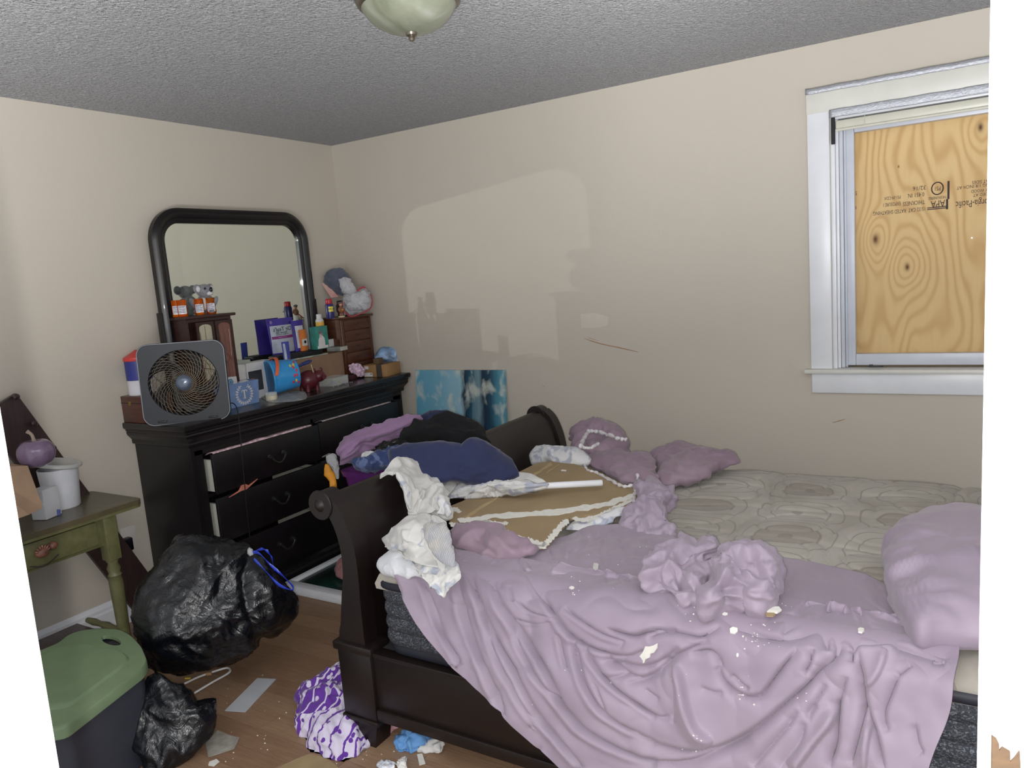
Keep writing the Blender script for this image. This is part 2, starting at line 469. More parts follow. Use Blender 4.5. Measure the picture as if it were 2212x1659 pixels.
g.make('wall_scratch', M_crack, wb, True)
# baseboards
def base_profile(g, p0, p1, nrm, h=.14):
    n = np.array(nrm, float); prof = [(0, 0), (.016, 0), (.016, h-.045), (.012, h-.035), (.012, h-.022), (.006, h-.008), (.003, h), (0, h)]
    p0, p1 = np.array(p0, float), np.array(p1, float); V = []
    for p in (p0, p1):
        for a, z in prof: V.append(p+n*a+np.array([0, 0, z]))
    k = len(prof); F = [(i, (i+1) % k, (i+1) % k+k, i+k) for i in range(k)]+[tuple(range(k-1, -1, -1)), tuple(range(k, 2*k))]
    g.add(V, F)
g = G(); base_profile(g, (-L, 0, 0), (-L, D, 0), (1, 0, 0)); struct('baseboard_left', g, M_white, fix=True)
g = G(); base_profile(g, (-L+.017, D, 0), (2.5, D, 0), (0, -1, 0)); struct('baseboard_back', g, M_white, fix=True)
# floor strips
def plank_mats():
    ms = []
    for k, (a, b) in enumerate((((122, 95, 73), (154, 124, 98)), ((126, 99, 77), (158, 128, 102)), ((118, 91, 70), (150, 120, 95)), ((129, 102, 80), (161, 132, 105)))):
        t = NT('laminate_%d' % k); gr = t.noise(9, 5, map_scale=(1, 14, 1), rough=.65, dist=.6); g2 = t.noise(30, 3, map_scale=(1, 22, 1))
        c = t.ramp(t.math('ADD', t.math('MULTIPLY', gr, .75), t.math('MULTIPLY', g2, .3)), [(.32, a), (.52, tuple((x+y)//2 for x, y in zip(a, b))), (.72, b)])
        t.col(c); t.set(rough=t.math('ADD', .34, t.math('MULTIPLY', gr, .2))); t.bump(g2, .06, .002); ms.append(t.m)
    return ms
PM = plank_mats()
pm_cache = {}
pw = .094
row = 0; yy = .47
while yy < D-.02:
    x = -L+.017-random.random()*.5
    while x < .55:
        ln = random.choice((.62, .78, .95, 1.2)); x0, x1 = max(x, -L+.001), min(x+ln, .6)
        if x1-x0 > .03:
            y1_ = min(yy+pw-.0012, D-.001); g = G(); dz = random.random()*.0004
            g.box((x0+.0006, yy, -.012), (x1-.0006, y1_, -.0006+dz))
            o = g.make('floor_plank', random.choice(PM), floor)
        x += ln
    yy += pw; row += 1

# ------------------------------------------------------------------ window (structure) and board
win = thing('window_1', 'white double-hung window boarded with plywood outside', None, (-.51, D, .99), kind='structure')
def wbox(name, lo, hi, m=M_white, ch=.002, parent=win): return G().box(lo, hi, ch).make(name, m, parent, True)
cy = D-.02
wbox('side_casing', (-.604, cy, .992), (-.512, D, 2.225))
wbox('side_casing', (WX1+.002, cy, .992), (WX1+.094, D, 2.225))
wbox('head_casing', (-.606, cy-.002, 2.142), (WX1+.094, D, 2.232), M_white_warm)
wbox('window_stool', (-.632, D-.045, .972), (WX1+.12, D+.05, .991), M_white_warm, .004)
wbox('apron', (-.602, D-.018, .878), (WX1+.09, D, .971))
# jamb liners
wbox('jamb_liner', (-.51, D, .991), (-.492, D+.118, 2.125), M_white)
wbox('jamb_liner', (WX1-.018, D, .991), (WX1, D+.118, 2.125), M_white)
wbox('jamb_liner', (-.492, D+.002, 2.107), (WX1-.018, D+.118, 2.125), M_white)
# inner stops, tracks and sash
wbox('stop_bead', (-.491, D+.012, .992), (-.478, D+.03, 2.106))
M_vinyl = mat('vinyl_grey_white', (200, 204, 214), .35, .02)
wbox('window_track', (-.477, D+.02, .992), (-.462, D+.10, 2.10), M_vinyl)
wbox('window_track', (-.461, D+.04, .992), (-.452, D+.10, 2.10), M_vinyl)
SX0, SX1, SZ0, SZ1 = -.452, .58, 1.0, 2.095
sash = thing('window_sash', None, None, (SX0, D+.04, SZ0)); sash.parent = win; sash.location = Vector((SX0, D+.04, SZ0))-win.location
def sbox(name, lo, hi, m=M_vinyl): return G().box(lo, hi, .002).make(name, m, sash, True)
sbox('stile', (SX0, D+.045, SZ0), (SX0+.033, D+.085, SZ1)); sbox('stile', (SX1-.03, D+.045, SZ0), (SX1, D+.085, SZ1))
sbox('rail', (SX0+.034, D+.045, SZ0), (SX1-.031, D+.085, SZ0+.052)); sbox('rail', (SX0+.034, D+.045, SZ1-.05), (SX1-.031, D+.085, SZ1))
gl = NT('window_glass'); gl.set(rough=.02, trans=1.0, ior=1.1, alpha=.12); gl.col((255, 255, 255)); gl.m.surface_render_method = 'DITHERED'
sbox('pane', (SX0+.03, D+.062, SZ0+.048), (SX1-.03, D+.065, SZ1-.046), gl.m)
# blind headrail and duct-tape strips
M_rail = mat('cream_blind_rail', (206, 205, 190), .35, .02)
hr = thing('blind_headrail', 'cream roller-blind headrail fixed across the top of the window', 'blind', (-.49, D, 2.07))
g = G(); g.box((-.488, D-.012, 2.060), (.60, D+.028, 2.10), .008); g.make('rail_body', M_rail, hr, True)
g = G(); g.tube([(-.486, D-.014, 2.058), (.6, D-.014, 2.058)], .006, 10); g.make('bottom_bar', M_rail, hr, True)
g = G(); g.box((-.505, D-.016, 2.0), (-.489, D-.002, 2.115), .002); g.make('bracket', M_dark_gap, hr, True)
pc = P(1868, 258, y=D-.015); g = G(); g.tube([pc+np.array([0, 0, .02]), pc, pc-np.array([0, 0, .03])], [.001, .0014, .003], 6); g.make('pull_cord', M_rail, hr, True)
M_tape = NT('silver_tape'); M_tape.col(M_tape.ramp(M_tape.noise(60, 4, map_scale=(1, 1, 6)), [(.3, (158, 160, 168)), (.7, (198, 200, 206))])); M_tape.set(rough=.38, metal=.35); M_tape.bump(M_tape.noise(90, 3, map_scale=(1, 1, 4)), .5, .004); M_tape = M_tape.m
def tape_strip(label, lo, hi, k=40):
    xs = np.linspace(lo[0], hi[0], k); ctrl = []
    for x in xs:
        w = .0006*math.sin(x*37)+.0004*math.sin(x*91)
        ctrl.append([(x, lo[1], lo[2]+w), (x, lo[1]-.003, (lo[2]+hi[2])/2+w), (x, hi[1], hi[2]+w*1.6)])
    o = sheet('tape_strip', ctrl, k*2, 8, M_tape, None, nz=(('fbm', 40, .0007),), thick=.0006); tag(o, label, 'tape')
tape_strip('wrinkled silver tape strip along the top edge of the window casing', (-.608, D-.025, 2.226), (WX1+.09, D-.022, 2.252))
tape_strip('wide silver tape strip under the head casing above the blind rail', (-.51, D-.026, 2.112), (WX1, D-.026, 2.147))
# black clip on sill
cl = P(1892, 793, y=D-.02); g = G(rotz(.1), cl); g.box((-.03, -.006, 0), (.03, .006, .008), .002); g.box((-.028, -.003, .008), (-.012, .003, .012))
tag(g.make('plastic_clip', mat('black_plastic', (24, 24, 26), .4), None, True), 'small black plastic clip lying on the window sill', 'clip')
# plywood board outside the glass
BY = D+.122
def ply_mat():
    t = NT('plywood_face'); l = t.l; o = t.tc.outputs['Object']; sp = t.node('ShaderNodeSeparateXYZ'); l.new(o, sp.inputs[0])
    field = t.math('ADD', t.math('MULTIPLY', t.noise(1.7, 2, map_scale=(1.3, 1, .36), rough=.45), 1.9), t.math('MULTIPLY', sp.outputs[0], .95))
    field = t.math('ADD', field, t.math('MULTIPLY', t.noise(9, 2, map_scale=(1, 1, .35)), .12))
    knots = [(1891, 517, .045, .9, .012), (1960, 577, .040, -.7, .009), (2118, 275, .04, .7, .010), (1941, 360, .10, .55, .003)]
    dark = None
    for kx, ky, s_, a_, kr in knots:
        q = P(kx, ky, y=BY)
        dx = t.math('MULTIPLY', t.math('SUBTRACT', sp.outputs[0], float(q[0]-BC[0])), 1.0); dz = t.math('MULTIPLY', t.math('SUBTRACT', sp.outputs[2], float(q[2]-BC[2])), .55)
        r2 = t.math('ADD', t.math('POWER', t.math('ABSOLUTE', dx), 2), t.math('POWER', t.math('ABSOLUTE', dz), 2))
        e = t.math('EXPONENT', t.math('DIVIDE', r2, -2*s_*s_)); field = t.math('ADD', field, t.math('MULTIPLY', e, a_*.38))
        kd = t.math('EXPONENT', t.math('DIVIDE', r2, -2*kr*kr*.5)); dark = kd if dark is None else t.math('ADD', dark, kd)
    s1 = t.math('MULTIPLY_ADD', t.math('SINE', t.math('MULTIPLY', field, 78)), .5, .5)
    s1 = t.math('POWER', s1, 2.2)
    patchy = t.math('MULTIPLY_ADD', t.noise(2.3, 3, map_scale=(1, 1, .5)), 1.2, .0, True)
    fac = t.math('MULTIPLY', s1, t.math('MULTIPLY_ADD', patchy, .8, .15, True), None, True)
    c = t.mix(fac, (226, 196, 142), (194, 150, 94)); c = t.mix(t.math('MULTIPLY', t.noise(80, 3, map_scale=(1, 1, .08)), .35), c, (206, 166, 108))
    c = t.mix(t.math('MINIMUM', dark, 1.0), c, (94, 56, 34)); t.col(c); t.set(rough=.6, spec=.3); t.bump(fac, .08, .002); return t.m
BC = np.array([(-.52+.72)/2, BY+.006, .93])
pb = thing('plywood_board', 'sheet of yellow plywood with printed stamps covering the window from outside', 'board', (BC[0], BY, .93))
G().box((-.54, BY, .93), (.74, BY+.012, 2.2)).make('board_sheet', ply_mat(), pb)
M_ink = mat('stamp_ink', (66, 52, 50), .8, .25, 300)
def stamp(txt, px, py, hpx, spread=1.0):
    q = P(px, py, y=BY-.0004); s_ = hpx/FPX*depth(q)*1.38
    text_mesh('printed_text', txt, s_, q, (-1, 0, 0), (0, 0, -1), M_ink, pb, font_scale_x=spread)
stamp('Georgia-Pacific', 2108, 438, 15, .60)
stamp('BONDED AT', 2128, 419, 7, .8); stamp('COM-PLY WOOD', 2131, 410, 7, .75); stamp('SPACING 1/8 INCH AT', 2114, 401, 7, .85); stamp('INCH AT SIDES', 2130, 391, 7, .8)
stamp('APA', 2026, 440, 16, .66); stamp('THE ENGINEERED', 2025, 427, 6, .52)
stamp('32/16', 1986, 406, 9, .9); stamp('0.451 IN.', 1978, 421, 9, .72); stamp('PS1-09-CDX', 1928, 427, 7, .62)
stamp('THICKNESS', 1974, 438, 9, .66); stamp('EXPOSURE 1', 1926, 441, 8, .56); stamp('15/32 CAT  RATED SHEATHING', 1942, 456, 8.5, .62)
stamp('517', 1843, 418, 8); stamp('PS-2', 1841, 449, 7)
g = G()
for a, b in (((2049, 391), (2049, 430)), ((2046, 430), (2046, 452))):
    p, q = P(*a, y=BY-.0004), P(*b, y=BY-.0004); g.box((p[0]-.004, BY-.0009, q[2]), (p[0]+.004, BY-.0003, p[2]))
for yv in (449.5, 453): 
    p, q = P(2003, yv, y=BY), P(2044, yv, y=BY); g.box((p[0], BY-.0009, p[2]-.002), (q[0], BY-.0003, p[2]+.002))
ctr = P(2025, 407, y=BY-.0006); ring = [ctr+np.array([.022*math.cos(a), 0, .026*math.sin(a)]) for a in np.linspace(0, 2*math.pi, 24, endpoint=False)]
g.tube(ring, .0024, 4, True); g.make('printed_rules', M_ink, pb)
stamp('PS1', 2025, 407, 9, .7)

# ------------------------------------------------------------------ doorway at the camera
M_door = mat('door_white_paint', (240, 240, 243), .45, .01)
# left: edge of the open door, near the lens
ja, jb = P(-2, 868, d=.40), P(128, 1659, d=.40)
top = ja+(ja-jb)*1.6; bot = jb+(jb-ja)*2.6
sidev = -RGT*.34-FWD*.10; back = FWD*.0-RGT*0.0
dirv = (top-bot)/np.linalg.norm(top-bot); thick = np.cross(dirv, sidev); thick = thick/np.linalg.norm(thick)*.036
if np.dot(thick, FWD) > 0: thick = -thick
door = G().prism([bot, top, top+sidev, bot+sidev], thick).make('door_1', M_door, None, fix=True); door['kind'] = 'structure'; door['label'] = 'white open door edge close to the camera'
# right: door casing with peeled paint low down
tr = thing('trim_1', 'white door casing beside the camera with peeled paint at the bottom', None, (.05, .4, 0), kind='structure')
ra, rb = P(2172.5, 0, d=.62), P(2143, 1659, d=.62)
u = (ra-rb)/np.linalg.norm(ra-rb); t0 = ra+u*.3; b0 = rb-u*.5
sv = RGT*.045; sv2 = RGT*.16
G().prism([b0, t0, t0+sv2, b0+sv2], FWD*.02+RGT*.0).make('casing_board', M_door, tr, fix=True)
M_peel = NT('bare_wood_peel'); M_peel.col(M_peel.ramp(M_peel.noise(30, 4, map_scale=(1, 1, 4)), [(.3, (58, 42, 26)), (.7, (78, 58, 36))])); M_peel.set(rough=.7); M_peel = M_peel.m
pl = [(2143.5, 1588), (2152, 1594), (2158, 1606), (2159, 1622), (2166, 1613), (2182, 1622), (2183, 1646), (2194, 1634), (2203, 1622), (2205, 1659), (2206, 1720), (2142, 1720)]
G().prism([P(a, b, d=.6185) for a, b in pl], FWD*.0012).make('peeled_patch', M_peel, tr, fix=True)
# ================================================================== DRESSER AND MIRROR
def wood_mat(name, a, b, rough=.35, sc=6, coat=.15, axis=(1, 12, 1)):
    t = NT(name); gr = t.noise(sc, 5, map_scale=axis, rough=.6, dist=.4)
    t.col(t.ramp(gr, [(.3, a), (.7, b)])); t.set(rough=rough, coat=coat); t.bump(gr, .04, .002); return t.m
M_esp = wood_mat('espresso_wood', (13, 10, 12), (21, 17, 19), .42)
M_bed = wood_mat('dark_cherry_wood', (16, 9, 8), (26, 15, 13), .44, 4, .05)
M_pull = mat('dark_pewter', (72, 74, 74), .35, .1, metal=.85)
M_drside = mat('pale_drawer_side', (190, 190, 178), .6, .05)
DX0, DX1, DY0, DY1 = -L+.005, -3.055, 2.112, 3.652
dr = thing('dresser', 'large near-black six-drawer dresser against the left wall below the mirror', 'dresser', (-3.27, 2.88, 0))
g = G()
g.box((DX0, DY0, .10), (DX0+.02, DY1, .855)); g.box((DX0+.02, DY0, .10), (DX1, DY0+.02, .855)); g.box((DX0+.02, DY1-.02, .10), (DX1, DY1, .855))
g.box((DX0+.02, DY0+.02, .10), (DX1, DY1-.02, .13)); g.box((DX0+.02, DY0+.02, .835), (DX1, DY1-.02, .855))
ys = [2.172, 2.875]; DW = .69
for y in (DY0+.02, 2.862, 3.565): g.box((DX1-.02, y, .13), (DX1+.004, y+(.04 if y < 2.2 else (.013 if y < 3 else .067)), .835))
rows = [(.615, .815), (.375, .600), (.150, .360)]
for z in (.600, .360, .130): g.box((DX1-.02, DY0+.02, z), (DX1+.002, DY1-.02, z+.015))
g.box((DX1-.02, DY0+.02, .815), (DX1+.004, DY1-.02, .835))
g.make('dresser_body', M_esp, dr)
# base plinth, crown moulding and top
def frustums(levels, mat_, name, parent):
    g = G(); V = []; F = []
    for z, o in levels: V += [(DX0, DY0-o, z), (DX1+o, DY0-o, z), (DX1+o, DY1+o, z), (DX0, DY1+o, z)]
    k = len(levels)
    for j in range(k-1):
        for i in range(4): F.append((j*4+i, j*4+(i+1) % 4, j*4+4+(i+1) % 4, j*4+4+i))
    F += [(3, 2, 1, 0), tuple(4*(k-1)+i for i in range(4))]; g.add(V, F); return g.make(name, mat_, parent)
frustums([(.0, .012), (.065, .012), (.075, .016), (.085, .016), (.10, .004)], M_esp, 'plinth', dr)
frustums([(.856, .002), (.860, .012), (.872, .014), (.880, .013), (.888, .018), (.905, .032), (.918, .036), (.924, .034), (.930, .038), (.936, .038)], M_esp, 'crown_moulding', dr)
frustums([(.937, .040), (.942, .047), (.950, .049), (.966, .049), (.970, .045)], wood_mat('espresso_top', (15, 12, 14), (26, 22, 24), .33, 5, .3), 'dresser_top', dr)
def pull(parent, x, y, z):
    g = G()
    for s_ in (-1, 1): g.lathe([(.013, 0), (.014, .004), (.008, .006), (.006, .016), (.009, .019), (.007, .026)], (x, y+s_*.045, z+.012), 14, 'x')
    pts = [(x+.022+.006*math.sin(t*math.pi), y-.045+.09*t, z+.010-.034*math.sin(t*math.pi)**.8) for t in np.linspace(0, 1, 15)]
    r = [.0035+.002*abs(math.cos(t*math.pi))**3+.0022*math.exp(-((t-.5)/.06)**2) for t in np.linspace(0, 1, 15)]
    g.tube(pts, r, 8); g.make('bail_pull', M_pull, parent, True)
for ci, yc in enumerate(ys):
    for ri, (z0, z1) in enumerate(rows):
        out = {(0, 0): .038, (0, 1): .030, (0, 2): .030, (1, 0): .016, (1, 1): .004, (1, 2): .002}[(ci, ri)]
        x0 = DX1+.006+out; fr = G(); y0 = yc+.006; y1 = yc+DW-.006
        fr.box((x0, y0, z0+.004), (x0+.018, y1, z1-.004), .0035)
        d = fr.make('drawer', M_esp, dr, True)
        s_ = G(); s_.box((x0-.36, y0+.012, z0+.012), (x0-.002, y0+.024, z1-.035)); s_.box((x0-.36, y1-.024, z0+.012), (x0-.002, y1-.012, z1-.035))
        s_.box((x0-.36, y0+.024, z0+.012), (x0-.002, y1-.024, z0+.018)); s_.make('drawer_box', M_drside, d)
        pull(d, x0+.019, (y0+y1)/2+(.03 if ci == 0 else .04), (z0+z1)/2+(-.008 if ri != 1 else 0))
# clothes peeping out of the drawers (contents of the open top drawers)
M_pinkcloth = mat('pink_patterned_cloth', (206, 176, 182), .8, .25, 60)
A = np.array([DX1+.03, 0, .806])
def strip_cloth(name, label, y0, y1, z, x, m, hgt=.006, bump_at=None, cat='clothing'):
    ctrl = []
    for y in np.linspace(y0, y1, 14):
        b = .014*math.exp(-((y-bump_at)/.02)**2) if bump_at else 0
        e = .5+.5*math.sin(y*53); ctrl.append([(x-.06, y, z-.008), (x-.03, y, z+hgt*.6+b*.7), (x-.004, y, z+hgt+b), (x+.006+b*.6, y, z-.004+.001*e)])
    o = sheet('clothing', ctrl, 50, 12, m, None, nz=(('fold', 30, .003),), thick=.002); tag(o, label, cat)
strip_cloth('clothing', 'pale pink patterned clothing bulging out of the open top left drawer', 2.20, 2.83, .806, DX1+.038, M_pinkcloth, .007, 2.47)
strip_cloth('clothing', 'pale clothing showing over the slightly open top right drawer', 2.93, 3.52, .806, DX1+.020, mat('grey_pink_cloth', (182, 170, 172), .8, .2, 50), .006)
q = P(527, 1052, x=DX1+.068); M_cor = mat('coral_cloth', (196, 120, 100), .8, .1)
g = G(); g.prism(rounded([q+np.array([-.004, a, b]) for a, b in ((-.095, -.026), (-.03, -.009), (-.012, .012), (.012, .012), (.028, .000), (.09, .018), (.03, -.008), (.01, -.016), (-.018, -.014))], .006, 3), (.006, 0, 0))
tag(g.make('underwear', M_cor, None), 'small coral cloth caught between the first and second drawers', 'clothing')

# mirror
mr = thing('dresser_mirror', 'dark arched-corner mirror standing on the back of the dresser', 'mirror', (-3.44, 2.83, .97))
MX = -3.42
def rrect(y0, y1, z0, z1, r, n=12):
    pts = [(y0, z0), (y1, z0)]
    for k in range(n+1): a = k/n*math.pi/2; pts.append((y1-r+r*math.cos(a), z1-r+r*math.sin(a)))
    for k in range(n+1): a = math.pi/2+k/n*math.pi/2; pts.append((y0+r+r*math.cos(a), z1-r+r*math.sin(a)))
    return pts
def frame_path(off, n=14):
    y0, y1, z1, r = 2.312+off, 3.350-off, 1.998-off, .17-off
    pts = [(y0, .975), (y0, 1.3)]
    for k in range(n+1): a = math.pi-k/n*math.pi/2; pts.append((y0+r+r*math.cos(a), z1-r+r*math.sin(a)))
    for k in range(n+1): a = math.pi/2-k/n*math.pi/2; pts.append((y1-r+r*math.cos(a), z1-r+r*math.sin(a)))
    return pts+[(y1, 1.3), (y1, .975)]
prof = [(0, -.022), (0, .008), (.010, .018), (.024, .024), (.040, .018), (.052, .008), (.060, .010), (.068, .006), (.075, .001), (.075, -.022)]
V = []; F = []; K = len(prof); paths = [frame_path(o) for o, _ in prof]; n_ = len(paths[0])
for i in range(n_):
    for (o, xx), pth in zip(prof, paths): V.append((MX+xx, pth[i][0], pth[i][1]))
for i in range(n_-1):
    for j in range(K): j2 = (j+1) % K; F.append((i*K+j, i*K+j2, (i+1)*K+j2, (i+1)*K+j))
F += [tuple(range(K)), tuple((n_-1)*K+j for j in range(K-1, -1, -1))]
G().add(V, F).make('mirror_frame', wood_mat('mirror_frame_wood', (12, 8, 9), (20, 15, 16), .36, 5, .1), mr, True, 40, fix=True)
t = NT('mirror_glass'); t.set(rough=.0, metal=1.0); t.col((222, 228, 220)); M_mir = t.m
pane = rrect(2.375, 3.290, .98, 1.94, .12)
G().prism([(MIRROR_X-.004, a, b) for a, b in pane], (.004, 0, 0)).make('mirror_pane', M_mir, mr)
G().prism([(MIRROR_X-.012, a, b) for a, b in pane], (.007, 0, 0)).make('backing_board', M_esp, mr)
for yy_ in (2.325, 3.338): G().box((MX-.03, yy_-.022, .972), (MX+.010, yy_+.022, 1.48), .004).make('mirror_support', M_esp, mr, True)

# ------------------------------------------------------------------ things on the dresser
TZ = .9705
def base(px, py, z=TZ): return P(px, py, z=z)
def pxm(p): return depth(p)/FPX           # metres per photo pixel there
class Loc:
    """local frame: origin o on a surface, turned by angle a about z (a=0: front towards +x, right hand +y)"""
    def __init__(s, o, a=0, tilt=None):
        s.o = np.array(o, float); s.R = rotz(a)
        if tilt is not None: s.R = s.R@rotax(*tilt)
    def g(s): return G(s.R, s.o)
    def w(s, p): return s.R@np.array(p, float)+s.o
# boxes: local x = depth axis (front face at +x), y = width
def carton(name, label, cat, o, a, dx, dy, dz, m, ch=.002, group=None):
    t_ = thing(name, label, cat, o, group); l_ = Loc(o, a); l_.g().box((-dx/2, -dy/2, 0), (dx/2, dy/2, dz), ch).make('box_body', m, t_, True); return t_, l_

M_cher = wood_mat('red_brown_box_wood', (70, 38, 30), (96, 54, 42), .4, 8, .1, (1, 1, 8))
# wooden box in the far left corner of the dresser top
t_, l_ = carton('keepsake_box', 'small reddish-brown wooden box on the near left end of the dresser', 'box', (-3.400, 2.155, TZ), 0, .165, .16, .128, M_cher)
l_.g().box((-.083, -.0805, .094), (.083, .0805, .0975)).make('lid_seam', M_dark_gap, t_)
l_.g().box((-.02, -.083, .085), (.0, -.0805, .105), .001).make('clasp', mat('old_brass', (150, 120, 70), .4, .1, metal=.8), t_)
# red white and blue canister
o = np.array([-3.422, 2.150, TZ+.1285]); t_ = thing('canister', 'red, blue and white canister with a cone lid on the brown wooden box', 'canister', o)
r = .058
G(T=o).lathe([(r*.98, 0), (r*.99, .012), (r*.98, .013), (r*.98, .072)], n=32).make('white_band', mat('matt_white_wrap', (214, 212, 218), .5, .03), t_, True)
G(T=o).lathe([(r, .0725), (r, .165)], n=32).make('blue_body', mat('royal_blue', (44, 52, 128), .4, .08), t_, True)
G(T=o).lathe([(r*1.03, .1655), (r*1.05, .168), (r*1.05, .182), (r*.5, .2), (.004, .216), (0, .217)], n=32).make('red_lid', mat('coral_red', (196, 58, 56), .35, .05), t_, True)
# box fan
c0, c1 = base(330, 917), base(488, 906); fdir = c1-c0; fdir[2] = 0; FWid = np.linalg.norm(fdir); fdir /= FWid
cf = (c0+c1)/2; cf[2] = TZ; c0 = cf-fdir*.19; FWid = .38
cf = cf+np.array([fdir[1], -fdir[0], 0])*.012; cf[2] += .010
fdir = np.array([.66, .75, 0]); fdir /= np.linalg.norm(fdir)
cf = P(404, 912, z=TZ)+np.array([-.012, .018, .010])
a_f = math.atan2(-fdir[0], fdir[1])       # local y = fdir ; local x = towards viewer
lf = Loc(cf, a_f); lf.R = lf.R@rotax((0, 1, 0), -.05)@rotax((1, 0, 0), -.02)
fan = thing('box_fan', 'square charcoal desk fan with spiral grille on the dresser corner', 'fan', cf)
M_fan = mat('charcoal_plastic', (30, 33, 40), .5, .05); M_fangr = mat('smoked_blade_plastic', (16, 18, 22), .45, .05)
S_ = FWid/2; FH = .348; fc = np.array([0, 0, FH/2])
def rsq(h, r_, n=8):
    pts = []
    for cy_, cz_, a0 in ((h-r_, h-r_, 0), (-h+r_, h-r_, 90), (-h+r_, -h+r_, 180), (h-r_, -h+r_, 270)):
        for k in range(n+1): a = math.radians(a0+90*k/n); pts.append((cy_+r_*math.cos(a), cz_+r_*math.sin(a)))
    return pts
V = []; F = []; ns = 64; RO = .150
outer = rsq(S_, .05, 15)
def ring_circ(r_, x, n=64): return [(x, r_*math.cos(2*math.pi*k/n+math.pi/4*0), r_*math.sin(2*math.pi*k/n)) for k in range(n)]
rings = [[(-.045, y, z) for y, z in outer], [(.006, y, z) for y, z in outer], [(.012, y*.97, z*.97) for y, z in outer], ring_circ(RO+.004, .012), ring_circ(RO, .006), ring_circ(RO, -.045)]
for rg in rings: V += [np.array(p)+fc for p in rg]
for j in range(5):
    for k in range(64): k2 = (k+1) % 64; F.append((j*64+k, j*64+k2, (j+1)*64+k2, (j+1)*64+k))
for k in range(64): k2 = (k+1) % 64; F.append((5*64+k, 5*64+k2, k2, k))
lf.g().add(V, F).make('housing', M_fan, fan, True, 14, fix=True)
lf.g().tube([np.array([.0115, y*.985, z*.985])+fc for y, z in outer], .0022, 6, True).make('rim_bead', mat('grey_bead', (132, 136, 142), .4), fan, True)
# front grille: spiral wires + rings
g = lf.g()
for k in range(40):
    a0 = 2*math.pi*k/40; pts = []
    for t in np.linspace(0, 1, 12):
        rr = .036+(RO-.034)*t; a = a0+1.15*t; pts.append(np.array([.012+.010*(1-t**2), rr*math.cos(a), rr*math.sin(a)])+fc)
    g.tube(pts, .0012, 4)
g.make('spiral_grille', mat('bronze_wire', (150, 140, 124), .3, .1, metal=.6), fan, True)
g = lf.g()
for k in range(1, 7):
    rr = .036+(RO-.034)*k/7; g.tube([np.array([.0105+.010*(1-(k/7)**2), rr*math.cos(a), rr*math.sin(a)])+fc for a in np.linspace(0, 2*math.pi, 48, endpoint=False)], .0010, 4, True)
g.make('grille_rings', mat('bronze_wire', (112, 100, 84), .3, .1, metal=.75), fan, True)
g = lf.g()
for k in range(10):
    a0 = 2*math.pi*k/10; g.tube([np.array([-.042, rr*math.cos(a0-1.0*(rr/RO)), rr*math.sin(a0-1.0*(rr/RO))])+fc for rr in np.linspace(.03, RO, 10)], .0012, 4)
g.make('rear_grille', M_fangr, fan, True)
lf.g().lathe([(.0, .031), (.018, .030), (.032, .025), (.037, .018), (.037, .012)][::-1], fc, 32, 'x').make('hub_cap', mat('steel_blue_hub', (96, 106, 122), .22, .04, metal=.3), fan, True)
for k in range(5):
    a0 = 2*math.pi*k/5+.35; pts = []
    for t in np.linspace(0, 1, 9):
        rr = .03+.115*t; row_ = []
        for s_ in np.linspace(0, 1, 7):
            a = a0+.95*t+(.42+.20*t)*(s_-.5); row_.append(np.array([-.012-.022*(s_-.5), rr*math.cos(a), rr*math.sin(a)])+fc)
        pts.append(row_)
    pts = np.array(pts)@lf.R.T+lf.o; sheet('fan_blade', pts, 10, 8, M_fangr, fan, thick=.002)
for s_ in (-1, 1): lf.g().box((-.05, s_*.11-.02, -.002), (.02, s_*.11+.02, .006), .002).make('foot', M_fangr, fan, True)
cord = [P(490, 872, x=-3.10), P(505, 872, x=-3.02), P(514, 890, x=-2.985), P(518, 930, x=-2.975), P(523, 985, x=-2.965), P(528, 1040, x=-2.962), P(533, 1100, x=-2.965), P(540, 1160, x=-2.97)]
G().tube(catmull(cord, 30), .0024, 6).make('power_cord', mat('black_cord', (20, 20, 24), .5), fan, True)

# jewellery armoire with arched glass doors
M_arm = wood_mat('mahogany_dark', (40, 20, 18), (60, 32, 28), .35, 7, .2, (1, 1, 6))
ar = thing('jewelry_armoire', 'dark mahogany jewellery armoire with arched leaded-glass doors before the mirror', 'armoire', (-3.30, 2.56, TZ))
tl, trr = P(404, 683, x=-3.29), P(500, 676, x=-3.29); AZ = (tl[2]+trr[2])/2; ya, yb = tl[1]-.012, trr[1]-.01
AX0, AX1 = -3.391, -3.29
g = G(); g.box((AX0, ya, TZ), (AX0+.01, yb, AZ-.016)); g.box((AX0+.01, ya, TZ), (AX1, ya+.012, AZ-.016)); g.box((AX0+.01, yb-.012, TZ), (AX1, yb, AZ-.016))
g.box((AX0+.01, ya+.012, TZ), (AX1, yb-.012, TZ+.085)); g.box((AX0+.01, ya+.012, AZ-.03), (AX1, yb-.012, AZ-.016)); g.make('case', M_arm, ar)
G().box((AX0-.005, ya-.015, AZ-.0155), (AX1+.022, yb+.02, AZ), .005).make('cabinet_top', M_arm, ar, True)
G().box((AX0-.0, ya-.012, TZ+.06), (AX1+.014, yb+.012, TZ+.072), .003).make('base_moulding', M_arm, ar, True)
M_pane1 = mat('cream_reflection_glass', (190, 184, 160), .15, .04); M_pane2 = mat('rose_leaded_glass', (128, 84, 76), .18, .06)  # cream colour paints the reflection in the left pane
M_lead = mat('lead_came', (120, 116, 100), .35, metal=.6)
dz0, dz1 = TZ+.088, AZ-.034; dw = (yb-ya-.05)/2; 
def arch(y0, y1, z0, z1, x, n=10):
    pts = [(x, y0, z0), (x, y1, z0)]; rr = (y1-y0)/2; e = .45
    for k in range(n+1): a = math.pi*k/n; pts.append((x, (y0+y1)/2+rr*math.cos(a), z1-rr*e+rr*e*math.sin(a)))
    return pts
